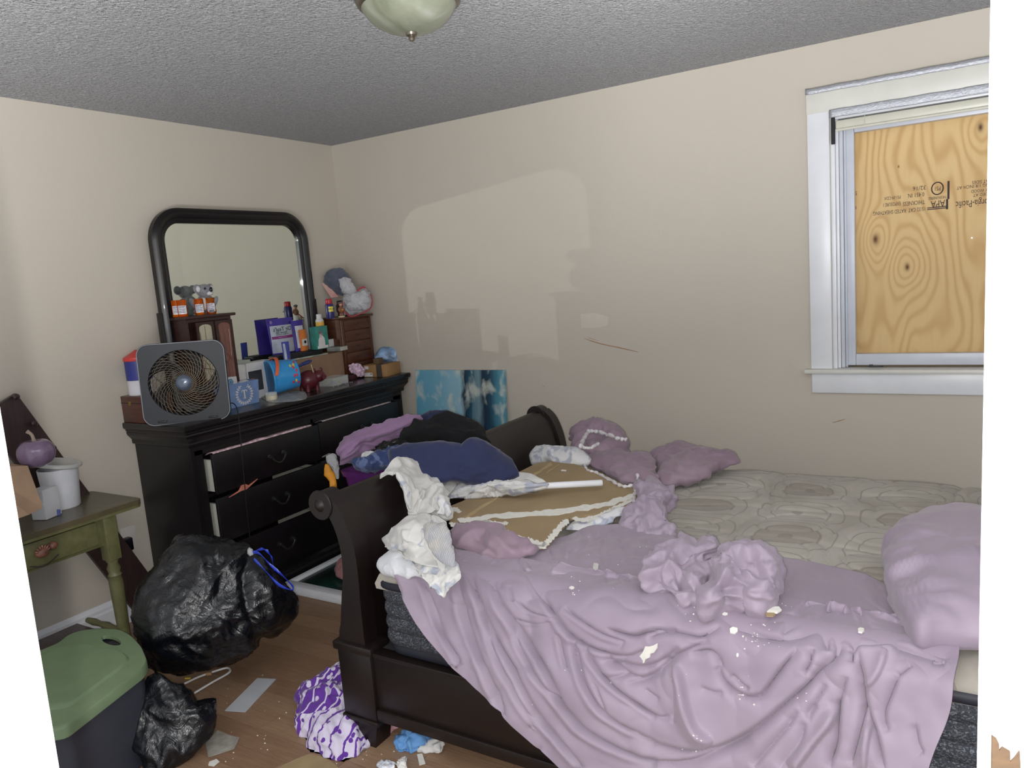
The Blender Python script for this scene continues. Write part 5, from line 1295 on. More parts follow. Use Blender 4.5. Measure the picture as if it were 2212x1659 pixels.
def keep_out(S):
    y, z = S[..., 1].copy(), S[..., 2].copy(); top = y >= 1.775; cor = (~top) & (z >= .590); side = (~top) & (~cor)
    S[..., 2] = np.where(top, np.maximum(z, MZ+.030), S[..., 2])
    dy, dz = y-1.775, z-.590; r_ = np.sqrt(dy*dy+dz*dz)+1e-9; k = np.where(cor & (r_ < .084), .084/r_, 1.0)
    S[..., 1] = np.where(cor, 1.775+dy*k, S[..., 1]); S[..., 2] = np.where(cor, .590+dz*k, S[..., 2])
    S[..., 1] = np.where(side, np.minimum(y, 1.693), S[..., 1])
    return S
sheet('draped_sheet', ctrl, 420, 300, M_lilac, main, LN, nz=(('ridge', 2.2, .012), ('ridge', 5.5, .008), ('fbm', 9, .0022)), thick=.003, flip=False, post=keep_out)
# ================================================================== THINGS ON THE BED
UP = np.array([0, 0, 1.0])
def Q3(off, sc_, pts): return [(off[0]+sc_*a, off[1]+sc_*b) for a, b in pts]
# rumpled far end of lilac bedding: heap, spread, twist and knots
fit = thing('fitted_sheet', 'mauve fitted sheet with white elastic hem bunched across the far side of the bed', 'sheet', (-1.2, 3.0, .66))
A_ = (-1.2, 3.0, .66)
n_t = np.array([.15, -.55, .82])
lump('bunched_end', [(1228, 958), (1232, 935), (1250, 920), (1272, 912), (1300, 912), (1328, 922), (1346, 938), (1358, 962), (1366, 985), (1340, 1004), (1300, 1010), (1262, 1000), (1240, 985)], P(1300, 975, z=.70), n_t, .075, .05, M_lilac_d, fit, nz=(('ridge', 6, .036), ('ridge', 13, .014)), zmin=.655,
     lines=[([(1255, 975), (1270, 938), (1300, 932), (1350, 950)], -.02, 8), ([(1265, 962), (1300, 955), (1330, 945)], .016, 7)])
lump('spread_layer', [(1252, 985), (1290, 978), (1330, 972), (1375, 978), (1402, 980), (1418, 1000), (1428, 1040), (1418, 1070), (1400, 1050), (1380, 1050), (1366, 1050), (1340, 1040), (1305, 1018), (1262, 1000)], P(1340, 1010, z=.70), (0, -.15, 1), .028, .02, M_lilac_d, fit, nz=(('ridge', 5, .022), ('ridge', 11, .010), ('fbm', 12, .003)), zmin=.655, nr=44, na=110)
lump('spread_corner', [(1395, 985), (1412, 970), (1428, 975), (1440, 966), (1500, 966), (1528, 968), (1560, 975), (1585, 988), (1608, 1000), (1570, 1006), (1530, 1028), (1500, 1040), (1462, 1046), (1430, 1048), (1415, 1030), (1425, 1010)], P(1490, 1005, z=.69), (0, -.1, 1), .050, .03, M_lilac_d, fit, nz=(('ridge', 4.5, .034), ('ridge', 10, .014), ('fbm', 12, .003)), zmin=.650, nr=44, na=110,
     lines=[([(1445, 1040), (1500, 1020), (1560, 1000)], .015, 8), ([(1445, 1040), (1480, 1000), (1490, 975)], .014, 7)])
M_hem = mat('white_elastic_hem', (208, 204, 206), .7, .06, 60, .3, 200)
def hem_line(pts, z, r_=.006, wob=.003):
    L_ = catmull(np.array([P(a, b, z=z) for a, b in pts]), 60); L_ = L_+np.stack([noise(L_*60), noise(L_*60+9), noise(L_*60+21)], 1)*wob
    rr = r_*(1+.35*np.sin(np.linspace(0, 70, 60))); G().tube(L_, list(rr), 7).make('elastic_hem', M_hem, fit, True, 180)
hem_line([(1262, 1003), (1270, 1016), (1290, 1022), (1320, 1038), (1346, 1050), (1372, 1048)], .712, .006)
hem_line([(1377, 1026), (1379, 1040), (1372, 1060), (1370, 1095)], .712, .006)
hem_line([(1254, 966), (1262, 945), (1272, 932), (1292, 932), (1330, 946), (1352, 950)], .795, .008, .006)
hem_line([(1254, 966), (1275, 968), (1292, 958)], .79, .006)
# tight twist linking the far bedding to the heap in the middle
lump('twist', [(1378, 1030), (1392, 1048), (1402, 1042), (1418, 1030), (1432, 1036), (1455, 1060), (1462, 1078), (1446, 1074), (1438, 1092), (1432, 1110), (1448, 1128), (1470, 1150), (1430, 1160), (1398, 1158), (1372, 1154), (1345, 1142), (1342, 1124), (1356, 1108), (1368, 1092), (1372, 1060)], P(1405, 1100, z=.71), (0, -.35, .94), .045, .04, M_lilac, fit, nz=(('ridge', 7, .034), ('ridge', 14, .016)), zmin=.655, nr=56, na=160, center=(1402, 1098))
heap = thing('bunched_sheet', 'crumpled heap of lilac sheet bunched in the middle of the bed', 'sheet', (-.6, 1.95, .67))
lump('heap_left', Q3((1380, 1160), .17179, [(40, 560), (70, 420), (140, 290), (300, 170), (420, 130), (540, 40), (760, 20), (1000, 90), (1180, 180), (1000, 260), (900, 330), (950, 440), (840, 600), (760, 760), (780, 900), (700, 830), (440, 860), (340, 730), (220, 680), (100, 640)]), P(1475, 1245, z=.71), (0, -.35, .94), .050, .04, M_lilac, heap,
     nz=(('ridge', 5.5, .040), ('ridge', 11, .020), ('fold', 24, .004)), zmin=.66, nr=64, na=150, center=(1465, 1240),
     lines=[(Q3((1380, 1160), .17179, [(400, 380), (470, 560), (560, 640), (760, 700)]), -.03, 10), (Q3((1380, 1160), .17179, [(60, 540), (200, 420), (400, 350), (600, 410)]), .022, 8)])
lump('heap_right', Q3((1380, 1160), .17179, [(830, 800), (840, 680), (920, 560), (1010, 400), (910, 330), (940, 250), (1180, 190), (1340, 150), (1560, 190), (1700, 280), (1800, 440), (1800, 580), (1700, 720), (1640, 860), (1560, 910), (1420, 900), (1340, 840), (1150, 900), (1000, 960), (850, 985), (740, 1000), (800, 900)]), P(1600, 1262, z=.72), (0, -.35, .94), .065, .05, M_lilac, heap,
     nz=(('ridge', 5, .042), ('ridge', 10, .020), ('fold', 24, .004)), zmin=.66, nr=64, na=150, center=(1600, 1262),
     lines=[(Q3((1380, 1160), .17179, [(1300, 400), (1450, 520), (1600, 640)]), .022, 8), (Q3((1380, 1160), .17179, [(1040, 560), (1100, 760), (1180, 860)]), -.02, 8), (Q3((1380, 1160), .17179, [(940, 330), (1180, 220), (1400, 200), (1600, 300), (1680, 400)]), .018, 8), (Q3((1380, 1160), .17179, [(1180, 430), (1080, 520), (960, 640), (850, 780)]), .02, 8)])
# mauve piece lying at the drywall edge
lump('mauve_fold', [(968, 1140), (990, 1136), (1018, 1150), (1030, 1140), (1048, 1132), (1070, 1134), (1092, 1148), (1110, 1168), (1145, 1175), (1165, 1182), (1150, 1196), (1110, 1206), (1062, 1206), (1030, 1196), (1000, 1190), (975, 1168)], P(1065, 1170, z=.70), (0, -.25, .97), .045, .03, M_lilac_d, fit, nz=(('ridge', 6, .022),), zmin=.672, nr=34, na=110,
     lines=[([(1020, 1145), (1045, 1180), (1075, 1200)], -.012, 7), ([(1050, 1140), (1090, 1180), (1120, 1196)], .010, 8)])
# plump lilac pillow
def pillow(name, label, poly, A, n, up, dn, m, **k):
    o = lump(name, poly, A, n, up, dn, m, **k); tag(o, label, 'pillow'); return o
pillow('lilac_pillow', 'plump lilac pillow lying at the right end of the mattress',
       [(1900, 1178), (1925, 1150), (1960, 1128), (2010, 1112), (2060, 1104), (2110, 1108), (2180, 1120), (2260, 1180), (2290, 1280), (2270, 1390), (2180, 1398), (2100, 1388), (2030, 1386), (1985, 1392), (1950, 1360), (1918, 1290), (1908, 1230)], P(2080, 1250, z=.72), (0, -.12, 1), .085, .06, M_lilac,
       nz=(('fbm', 4, .012), ('ridge', 5, .010)), zmin=.655, nr=40, na=140, power=.38,
       rnd=0, lines=[([(1915, 1245), (1980, 1215), (2060, 1200), (2150, 1190)], .016, 8), ([(1925, 1290), (2000, 1260), (2080, 1250)], .013, 6), ([(1930, 1310), (2000, 1290), (2100, 1300)], .013, 5), ([(1935, 1330), (1990, 1318), (2060, 1322)], .010, 5), ([(1960, 1345), (2010, 1336), (2080, 1340)], .008, 5), ([(1920, 1270), (1970, 1250), (2020, 1240)], .010, 5), ([(1905, 1180), (1960, 1170), (2040, 1150)], -.008, 9)])
# white pillow beyond the board
wp = pillow('white_pillow', 'white pillow in a faded floral case behind the broken ceiling board', [(1146, 1010), (1146, 985), (1150, 970), (1165, 966), (1205, 964), (1235, 966), (1262, 972), (1280, 990), (1268, 1008), (1225, 1014), (1190, 1006), (1165, 1008)], P(1205, 990, z=.72), (-.1, -.75, .66), .05, .05, None or cloth_mat('faded_floral_white', (196, 196, 198), (214, 213, 212), .8, .2, 4, spots=(22, .50, (120, 132, 160), .6)),
       nz=(('fold', 7, .014),), zmin=.655)
# the broken ceiling board (brown paper side up) and its torn white strips
M_brown = NT('brown_gypsum_paper'); _n = M_brown.noise(5, 3); M_brown.col(M_brown.ramp(_n, [(.3, (146, 126, 95)), (.7, (160, 139, 106))])); M_brown.set(rough=.85); M_brown = M_brown.m
M_torn = mat('torn_white_paper', (222, 220, 212), .8, .03, 60, .3, 120)
BZ = .705
bdn = np.array([.02, -.02, 1.0]); BA = P(1180, 1080, z=BZ)
dwt = thing('drywall_piece', 'large broken piece of drywall lying brown side up on the bed', 'board', BA)
outline = [(972, 1128), (966, 1108), (975, 1092), (1000, 1082), (1040, 1058), (1078, 1040), (1120, 1020), (1160, 1000), (1190, 996), (1240, 1002), (1262, 1008), (1300, 1022), (1346, 1046), (1374, 1052), (1378, 1062), (1370, 1082), (1340, 1098), (1290, 1112), (1262, 1112), (1232, 1118), (1205, 1150), (1180, 1178), (1165, 1180), (1130, 1166), (1098, 1148), (1084, 1134), (1060, 1126), (1030, 1140), (1004, 1136)]
def on_board(pts, dz=0.0): return [PP(a, b, BA+bdn*dz, bdn) for a, b in pts]
G().prism(on_board(outline), -bdn*.011).make('board_core', M_brown, dwt, fix=True)
def rag(center_pts, w, seed, dz=.0012, n=60, name='torn_strip', taper=True, m=None):
    L_ = catmull(np.array(center_pts, float), n); t_ = np.gradient(L_, axis=0); t_ /= np.linalg.norm(t_, axis=1)[:, None]+1e-9; nn = np.stack([-t_[:, 1], t_[:, 0]], 1)
    k_ = np.arange(n); a_ = noise(np.stack([k_*.45+seed, k_*0+.5, k_*0], 1)); b_ = noise(np.stack([k_*.55+seed+40, k_*0+.5, k_*0], 1))
    ws = w*np.minimum(1, np.minimum(k_, n-1-k_)/5+.25) if taper else w*np.ones(n)
    up_ = L_+nn*(ws*(.5+.35*a_))[:, None]; dn_ = L_-nn*(ws*(.5+.35*b_))[:, None]
    poly = [tuple(p) for p in up_]+[tuple(p) for p in dn_[::-1]]; P3 = on_board(poly, dz)
    V = P3+[p+bdn*.0012 for p in P3]; F = []
    for i in range(n-1): j = 2*n-1-i; F += [(i+2*n, i+1+2*n, j-1+2*n, j+2*n), (i, j, j-1, i+1)]
    N2 = 2*n
    for i in range(N2): F.append((i, (i+1) % N2, (i+1) % N2+N2, i+N2))
    return G().add(V, F).make(name, m or M_torn, dwt, fix=True)
rag([(988, 1122), (1010, 1124), (1060, 1116), (1130, 1112), (1200, 1106), (1260, 1098), (1310, 1088), (1350, 1078), (1372, 1068)], 11, 1)
rag([(970, 1130), (990, 1138), (1010, 1140), (1035, 1130), (1060, 1126)], 9, 7); rag([(1040, 1128), (1060, 1128), (1080, 1132), (1098, 1130)], 7, 12)
rag([(975, 1098), (990, 1103), (993, 1108)], 8, 17, n=24)
rag([(1096, 1146), (1112, 1160), (1140, 1168), (1165, 1176), (1180, 1176)], 11, 23); rag([(1172, 1182), (1195, 1158), (1215, 1134), (1228, 1124)], 12, 31)
rag([(1236, 1120), (1262, 1124), (1290, 1116), (1312, 1106), (1330, 1098)], 8, 43); rag([(1318, 1100), (1340, 1092), (1362, 1082), (1370, 1076)], 6, 51, n=30)
rag([(1150, 1184), (1162, 1180), (1180, 1184)], 7, 61, n=24)
M_tapep = mat('brown_paper_tape', (174, 152, 112), .8, .04)
for a, b in (((1192, 1002), (1132, 1040)), ((1112, 1052), (1002, 1120)), ((1208, 1004), (1180, 1022))):
    rag([a, tuple((np.array(a)+np.array(b))/2), b], 6 if a != (1208, 1004) else 2.2, 5, dz=.0006, n=16, name='paper_tape', taper=False, m=M_tapep)
G(T=on_board([(1218, 1017)], .001)[0]).box((-.01, -.006, 0), (.012, .004, .004)).make('white_crumb', M_torn, dwt)
# crumpled floral cloth bits under the board's near edge
tag(lump('floral_scrap', [(1222, 1150), (1232, 1126), (1262, 1124), (1290, 1122), (1320, 1108), (1345, 1092), (1362, 1090), (1352, 1108), (1330, 1120), (1310, 1134), (1280, 1142), (1250, 1148)], P(1290, 1126, z=.685), (0, -.3, .95), .016, .01, wp.data.materials[0], nz=(('fold', 14, .012),), zmin=.67), 'crumpled white floral cloth along the near edge of the drywall piece', 'cloth')
# white plastic rod
rA, rB = P(1187, 1049, z=.745), P(1301, 1043, z=.735); rdir = rA-rB; rdir /= np.linalg.norm(rdir)
rod = thing('plastic_rod', 'white plastic tube lying on the drywall, partly sleeved in the white cloth', 'tube', rB)
G().tube([rB, rB+rdir*.002, rA+rdir*.06], [.0105, .0125, .0125], 16).make('tube_body', mat('white_pvc', (228, 230, 234), .35, .02), rod, True, 60)

# white lined curtain with faded blue edge draped over the footboard
M_curt = cloth_mat('curtain_lining', (188, 187, 184), (205, 203, 198), .85, .2, 3)
M_curt2 = cloth_mat('faded_blue_floral', (196, 196, 196), (210, 208, 202), .85, .2, 5, spots=(24, .50, (128, 140, 168), .6))
cur = thing('curtain', 'white lined curtain with faded blue floral edge hanging over the footboard', 'curtain', (-1.75, 2.2, .8))
def CC(pts): return [(820+.20498*a, 960+.20498*b) for a, b in pts]
def grid_px(rows): return [[P(*CC([(a, b)])[0], **({'x': k} if isinstance(k, float) else k)) for a, b, k in row] for row in rows]
# panel over the top roll (back/top to inner side)
rows = [
 [(0, 335, -1.768), (70, 240, -1.768), (160, 150, -1.768), (330, 140, -1.765), (520, 145, -1.76), (660, 155, -1.755), (780, 210, -1.75), (810, 300, -1.745)],
 [(0, 330, -1.748), (110, 300, -1.748), (190, 210, -1.748), (340, 200, -1.748), (520, 200, -1.742), (650, 215, -1.74), (770, 270, -1.735), (815, 360, -1.73)],
 [(110, 318, -1.735), (150, 290, -1.73), (270, 290, -1.725), (400, 310, -1.72), (520, 330, -1.71), (620, 330, -1.705), (730, 345, -1.70), (815, 385, -1.70)],
 [(170, 330, -1.70), (240, 400, -1.69), (320, 450, -1.685), (420, 450, -1.68), (520, 420, -1.67), (600, 400, -1.665), (700, 420, -1.66), (800, 440, -1.65)],
 [(240, 480, -1.67), (290, 560, -1.66), (360, 600, -1.655), (430, 570, -1.65), (500, 520, -1.64), (580, 480, -1.635), (680, 500, -1.63), (740, 520, -1.62)],
 [(285, 650, -1.65), (320, 680, -1.645), (370, 700, -1.635), (410, 700, -1.63), (450, 660, -1.62), (520, 600, -1.60), (620, 580, -1.58), (680, 590, -1.57)],
 [(315, 765, -1.64), (340, 770, -1.635), (380, 775, -1.625), (410, 780, -1.61), (440, 760, -1.59), (500, 730, -1.57), (600, 700, -1.55), (660, 690, -1.54)]]
sheet('over_footboard', grid_px(rows), 120, 120, M_curt, cur, lines=[(CC([(160, 290), (280, 400), (340, 560), (330, 720)]), .018, 8), (CC([(330, 500), (420, 680)]), .014, 6), (CC([(440, 330), (540, 440), (600, 380)]), .016, 7), (CC([(600, 210), (640, 320), (720, 390)]), -.014, 6), (CC([(480, 480), (430, 600), (400, 740)]), .016, 6)], nz=(('ridge', 5, .022), ('ridge', 11, .008)), thick=.003)
lump('edge_band', CC([(150, 290), (190, 280), (260, 350), (320, 450), (345, 560), (340, 700), (300, 680), (270, 560), (230, 440), (180, 350)]), P(*CC([(260, 480)])[0], x=-1.64), (1, -.3, .3), .010, .01, M_curt2, cur, nz=(('fold', 16, .006),))
# sleeve on the rod lying over the board
lump('gathered_sleeve', [(958, 1082), (962, 1066), (968, 1056), (990, 1050), (1040, 1046), (1080, 1044), (1120, 1042), (1160, 1044), (1190, 1046), (1192, 1053), (1160, 1058), (1110, 1062), (1060, 1064), (1020, 1070), (1000, 1080), (976, 1088)], P(1075, 1055, z=.745), (.0, -.5, .86), .034, .03, M_curt2, cur, nr=34, na=130, nz=(('fold', 20, .016),), zmin=BZ+.005)
lump('sleeve_top', [(950, 1050), (965, 1042), (1010, 1036), (1060, 1032), (1090, 1024), (1112, 1018), (1135, 1020), (1160, 1030), (1192, 1046), (1160, 1046), (1120, 1044), (1060, 1048), (1000, 1054), (970, 1060)], P(1070, 1042, z=.755), (.0, -.45, .89), .018, .03, M_curt, cur, nr=30, na=120, nz=(('fold', 7, .010),), zmin=BZ+.006)
# upright fold in the middle
lump('standing_fold', CC([(400, 745), (430, 640), (500, 500), (560, 410), (620, 385), (680, 400), (700, 470), (690, 530), (740, 600), (762, 700), (740, 780), (680, 810), (600, 790), (500, 770), (440, 770)]), P(*CC([(590, 620)])[0], z=.76), (.25, -.75, .6), .040, .04, M_curt, cur, nr=34, na=110, nz=(('fold', 7, .022),), lines=[(CC([(520, 740), (600, 560), (660, 440)]), .016, 7), (CC([(440, 720), (560, 500), (600, 420)]), -.010, 6)])
lump('floral_edge', CC([(620, 560), (650, 530), (700, 570), (745, 640), (760, 720), (720, 770), (660, 740), (610, 740), (615, 640)]), P(*CC([(680, 660)])[0], z=.785), (.3, -.75, .6), .018, .02, M_curt2, cur, nz=(('fold', 18, .012),))
# lower part spreading over the mattress corner
rows = [
 [(130, 900, {'z': .74}), (190, 850, {'z': .76}), (300, 775, {'z': .78}), (440, 750, {'z': .79}), (560, 750, {'z': .79}), (650, 790, {'z': .78}), (700, 820, {'z': .77})],
 [(110, 960, {'z': .72}), (190, 930, {'z': .76}), (300, 860, {'z': .785}), (440, 850, {'z': .79}), (560, 850, {'z': .785}), (670, 870, {'z': .77}), (730, 900, {'z': .75})],
 [(60, 1000, {'z': .70}), (160, 1000, {'z': .745}), (280, 970, {'z': .765}), (420, 960, {'z': .77}), (540, 960, {'z': .765}), (670, 980, {'z': .75}), (755, 1010, {'z': .73})],
 [(40, 1030, {'z': .685}), (150, 1070, {'z': .72}), (290, 1060, {'z': .74}), (430, 1060, {'z': .745}), (560, 1080, {'z': .74}), (690, 1100, {'z': .73}), (790, 1130, {'z': .715})],
 [(130, 1130, {'z': .685}), (230, 1130, {'z': .70}), (350, 1150, {'z': .72}), (470, 1170, {'z': .72}), (590, 1190, {'z': .72}), (700, 1220, {'z': .71}), (795, 1240, {'z': .70})],
 [(240, 1150, {'y': 1.70}), (330, 1230, {'y': 1.675}), (430, 1280, {'y': 1.66}), (530, 1310, {'y': 1.65}), (640, 1320, {'y': 1.65}), (740, 1320, {'y': 1.65}), (850, 1330, {'y': 1.65})],
 [(360, 1290, {'y': 1.64}), (430, 1370, {'y': 1.625}), (520, 1430, {'y': 1.62}), (610, 1450, {'y': 1.615}), (690, 1440, {'y': 1.615}), (770, 1420, {'y': 1.615}), (852, 1410, {'y': 1.615})],
 [(560, 1500, {'y': 1.61}), (590, 1530, {'y': 1.605}), (620, 1560, {'y': 1.60}), (650, 1590, {'y': 1.60}), (675, 1610, {'y': 1.60}), (710, 1560, {'y': 1.60}), (770, 1490, {'y': 1.605})]]
def grid_kw(rows): return [[P(*CC([(a, b)])[0], **k) for a, b, k in row] for row in rows]
GK = np.array(grid_kw(rows))
sheet('lower_panel', GK, 150, 120, M_curt2, cur, lines=[(CC([(130, 1080), (300, 1060), (480, 1060)]), .014, 7), (CC([(450, 850), (460, 960), (540, 1130), (640, 1230), (760, 1290), (840, 1330)]), .020, 6), (CC([(270, 900), (280, 980), (420, 1050)]), .012, 8)], nz=(('ridge', 6, .016), ('ridge', 13, .006)), thick=.003)
sheet('lining_panel', GK[:6, :5]+np.array([.0, -.008, .010]), 90, 80, M_curt, cur, lines=[(CC([(270, 900), (280, 980), (420, 1050)]), .012, 8), (CC([(130, 900), (280, 860), (400, 800)]), .010, 8)], nz=(('fold', 6, .012),), thick=.003)
# ribbed cuff hanging in the front
t = NT('ribbed_lining'); w_ = t.node('ShaderNodeTexWave'); w_.inputs['Scale'].default_value = 55; w_.inputs['Distortion'].default_value = 1.5; t.l.new(t.tc.outputs['Object'], w_.inputs['Vector'])
t.col(t.mix(t.math('MULTIPLY', w_.outputs['Fac'], .5), t.ramp(t.noise(12, 3), [(.35, (190, 186, 176)), (.6, (158, 162, 172))]), (160, 154, 146))); t.set(rough=.9); t.bump(w_.outputs['Fac'], .5, .003)
lump('ribbed_panel', CC([(450, 840), (520, 820), (620, 830), (690, 820), (730, 900), (770, 1040), (795, 1180), (800, 1300), (720, 1290), (640, 1250), (570, 1190), (520, 1100), (470, 960)]), P(*CC([(640, 1040)])[0], z=.775), (.1, -.7, .7), .014, .012, t.m, cur, nr=30, na=90, nz=(('fold', 12, .006),), center=CC([(640, 1040)])[0])
# white padding corner of the mattress cover
tag(lump('mattress_pad_corner', [(816, 1226), (820, 1212), (836, 1198), (858, 1184), (900, 1180), (940, 1200), (930, 1240), (880, 1250), (850, 1248), (828, 1240)], P(860, 1215, z=.665), (-.2, -.6, .75), .028, .02, mat('white_padding', (206, 208, 212), .85, .03, 20, .4, 100), nz=(('fold', 7, .010),), zmin=.60), 'white padded corner of the mattress cover showing below the curtain', 'mattress pad')
# plaster crumbs and torn paper on the sheet
def crumb(px, py, wpx, hpx, z, label, rot=.3, shape=None, y=None, m=None, grp=None):
    p = P(px, py, z=z) if y is None else P(px, py, y=y); s_ = depth(p)/FPX; pts = shape or [(-.5, -.2), (-.2, -.5), (.4, -.4), (.5, .1), (.2, .5), (-.4, .4)]
    if y is None: A3, n3 = p, np.array([0, -.15, 1.0])
    else: A3, n3 = p, np.array([0, -1.0, .3])
    n3 = n3/np.linalg.norm(n3); c_, s2 = math.cos(rot), math.sin(rot)
    pl_ = [PP(px+wpx*(a*c_-b*s2), py+hpx*(a*s2+b*c_), A3, n3) for a, b in pts]
    return tag(G().prism(pl_, n3*.004).make('plaster_flake', m or M_torn, None, fix=True), label, 'debris', grp)
def on_sheet(px, py):
    """closest surface point of the big sheet under a picture point"""
    dgt = SHEET_Q-np.array([px, py]); k = np.argmin((dgt*dgt).sum(-1)+SHEET_D*0); return SHEET_V[k]
_me = [c for c in bpy.data.objects if c.name == 'draped_sheet'][0]
SHEET_V = np.array([tuple(v.co) for v in _me.data.vertices])+np.array(_me.location)+np.array(main.location); SHEET_V = SHEET_V[:420*300]; SHEET_Q = proj(SHEET_V); SHEET_D = 0
def flake(px, py, wpx, hpx, label=None, shape=None, grp=None, m=None, rot=.2, dz=.006):
    p = on_sheet(px, py); d_ = np.argsort(((SHEET_Q-np.array([px, py]))**2).sum(-1))[:60]; c_ = SHEET_V[d_].mean(0); u_, s_, vt = np.linalg.svd(SHEET_V[d_]-c_); n3 = vt[2]; n3 = n3*np.sign(np.dot(n3, EYE-p)); A3 = p+n3*dz
    pts = shape or [(-.5, -.2), (-.2, -.5), (.4, -.4), (.5, .1), (.2, .5), (-.4, .4)]; c2, s2 = math.cos(rot), math.sin(rot)
    pl_ = [PP(px+wpx*(a*c2-b*s2), py+hpx*(a*s2+b*c2), A3, n3) for a, b in pts]
    return tag(G().prism(pl_, -n3*.004).make('plaster_flake', m or M_torn, None, fix=True), label, 'debris', grp)
flake(1396, 1412, 50, 44, 'large torn white paper flake on the front fold of the lilac sheet', [(-.5, .46), (-.42, .5), (-.1, .46), (-.06, .3), (.12, .2), (.16, .0), (.32, -.04), (.44, -.26), (.46, -.5), (.3, -.4), (.1, -.34), (-.04, -.36), (-.16, -.06), (-.36, .22)], rot=0)
flake(1287, 1222, 12, 14, 'small white plaster chip on the sheet, below the board tip', rot=.4)
flake(1235, 1269, 11, 6, 'slim white plaster chip near the mattress edge, left part of the sheet', rot=.5)
flake(1585, 1361, 18, 14, 'cream plaster flake below the crumpled heap of sheet', rot=.1)
flake(1860, 1360, 14, 10, 'cream plaster flake beside the right-hand knot of folds', rot=.1)
flake(1593, 1415, 5, 9, 'tiny white chip under the cream flake', rot=.1)
flake(1670, 1316, 36, 14, 'white and brown drywall crumb at the right foot of the crumpled heap', rot=-.1, dz=.02)
flake(1664, 1326, 22, 8, 'brown paper edge of the drywall crumb beside the crumpled heap', m=M_brown, rot=-.1, dz=.021)
flake(1566, 1325, 12, 5, 'small drywall crumb under the crumpled heap', m=M_torn)
cp = bpy.data.meshes.new('tmp')
g = G(); rs = np.random.default_rng(3)
spots = [(1640, 1380, 34, 26, 40), (1605, 1500, 20, 60, 24), (1500, 1600, 40, 22, 30), (1240, 1270, 14, 26, 10), (1330, 1200, 90, 50, 22), (1690, 1290, 26, 30, 26), (1500, 1330, 50, 30, 14), (1700, 1500, 160, 90, 14), (1240, 1450, 120, 90, 10), (1420, 1480, 120, 60, 16)]
for cx_, cy_, sx_, sy_, n_ in spots:
    for k in range(n_):
        p = on_sheet(cx_+rs.normal()*sx_*.5, cy_+rs.normal()*sy_*.5); r_ = .0008+.0016*rs.random()**2; g.ell(p+np.array([0, -.001, .002]), (r_*1.3, r_, r_), 5, 4)
tag(g.make('plaster_dust', M_torn, None, True), 'fine white plaster crumbs sprinkled over the lilac sheet', 'debris', kind='stuff')
# ================================================================== BETWEEN BED AND DRESSER
NV = lambda px, py: -ray(px, py)/np.linalg.norm(ray(px, py))
# purple tub
M_tub = mat('purple_plastic', (96, 44, 112), .35, .05)
tb_ = thing('storage_tub', 'purple plastic tub overflowing with clothes behind the footboard', 'tub', (-2.42, 3.02, 0))
def tub(parent, x0, x1, y0, y1, z0, z1, m, taper=.05, rim=.02, th=.006, name='tub_body', rr=.05):
    def loop(x0, x1, y0, y1, z): return rounded([(x0, y0, z), (x1, y0, z), (x1, y1, z), (x0, y1, z)], rr, 5)
    L_ = [loop(x0+taper, x1-taper, y0+taper, y1-taper, z0), loop(x0+.008, x1-.008, y0+.008, y1-.008, z1-.03), loop(x0, x1, y0, y1, z1-.03), loop(x0-rim*.3, x1+rim*.3, y0-rim*.3, y1+rim*.3, z1), loop(x0+rim*.5, x1-rim*.5, y0+rim*.5, y1-rim*.5, z1), loop(x0+taper+th, x1-taper-th, y0+taper+th, y1-taper-th, z0+th)]
    n_ = len(L_[0]); V = [p for l_ in L_ for p in l_]; F = []
    for j in range(5):
        for k in range(n_): k2 = (k+1) % n_; F.append((j*n_+k, j*n_+k2, (j+1)*n_+k2, (j+1)*n_+k))
    F += [tuple(range(n_-1, -1, -1)), tuple(5*n_+k for k in range(n_))]
    return G().add(V, F).make(name, m, parent, True, 40, fix=True)
tub(tb_, -2.76, -2.20, 2.74, 3.22, .22, .60, M_tub)
G().box((-2.764, 2.90, .50), (-2.752, 3.06, .56), .004).make('tub_handle', M_tub, tb_, True)
t_ = thing('storage_tub', 'dark lower tub carrying the purple tub', 'tub', (-2.47, 2.98, 0)); tub(t_, -2.74, -2.22, 2.77, 3.19, .0, .225, mat('dark_tub_plastic', (40, 30, 46), .4), .03)
# yellow and white bag hanging on the dresser side of the tub
yb = thing('yellow_toy_bag', 'clear bag with orange-yellow foam pieces squeezed beside the purple tub', 'bag', (-2.85, 2.78, 0))
yA = P(712, 1020, y=2.72); nf = NV(712, 1020)
lump('foam_piece', [(700, 1012), (703, 1000), (712, 1006), (718, 1018), (724, 1024), (727, 1045), (730, 1062), (713, 1062), (712, 1042), (706, 1034), (700, 1028)], yA, nf, .012, .02, mat('amber_foam', (232, 156, 36), .6, .08), yb, nz=(('fbm', 30, .002),))
lump('clear_film', [(704, 985), (716, 978), (728, 984), (732, 1005), (733, 1030), (728, 1040), (716, 1010), (706, 1000)], yA-nf*.02, nf, .012, .05, M_bag, yb, nz=(('fold', 22, .008),))
G().tube([P(697, 987, y=2.70), P(712, 980, y=2.70)], .004, 6).make('bag_clip', mat('grey_clip', (128, 128, 120), .5), yb, True)
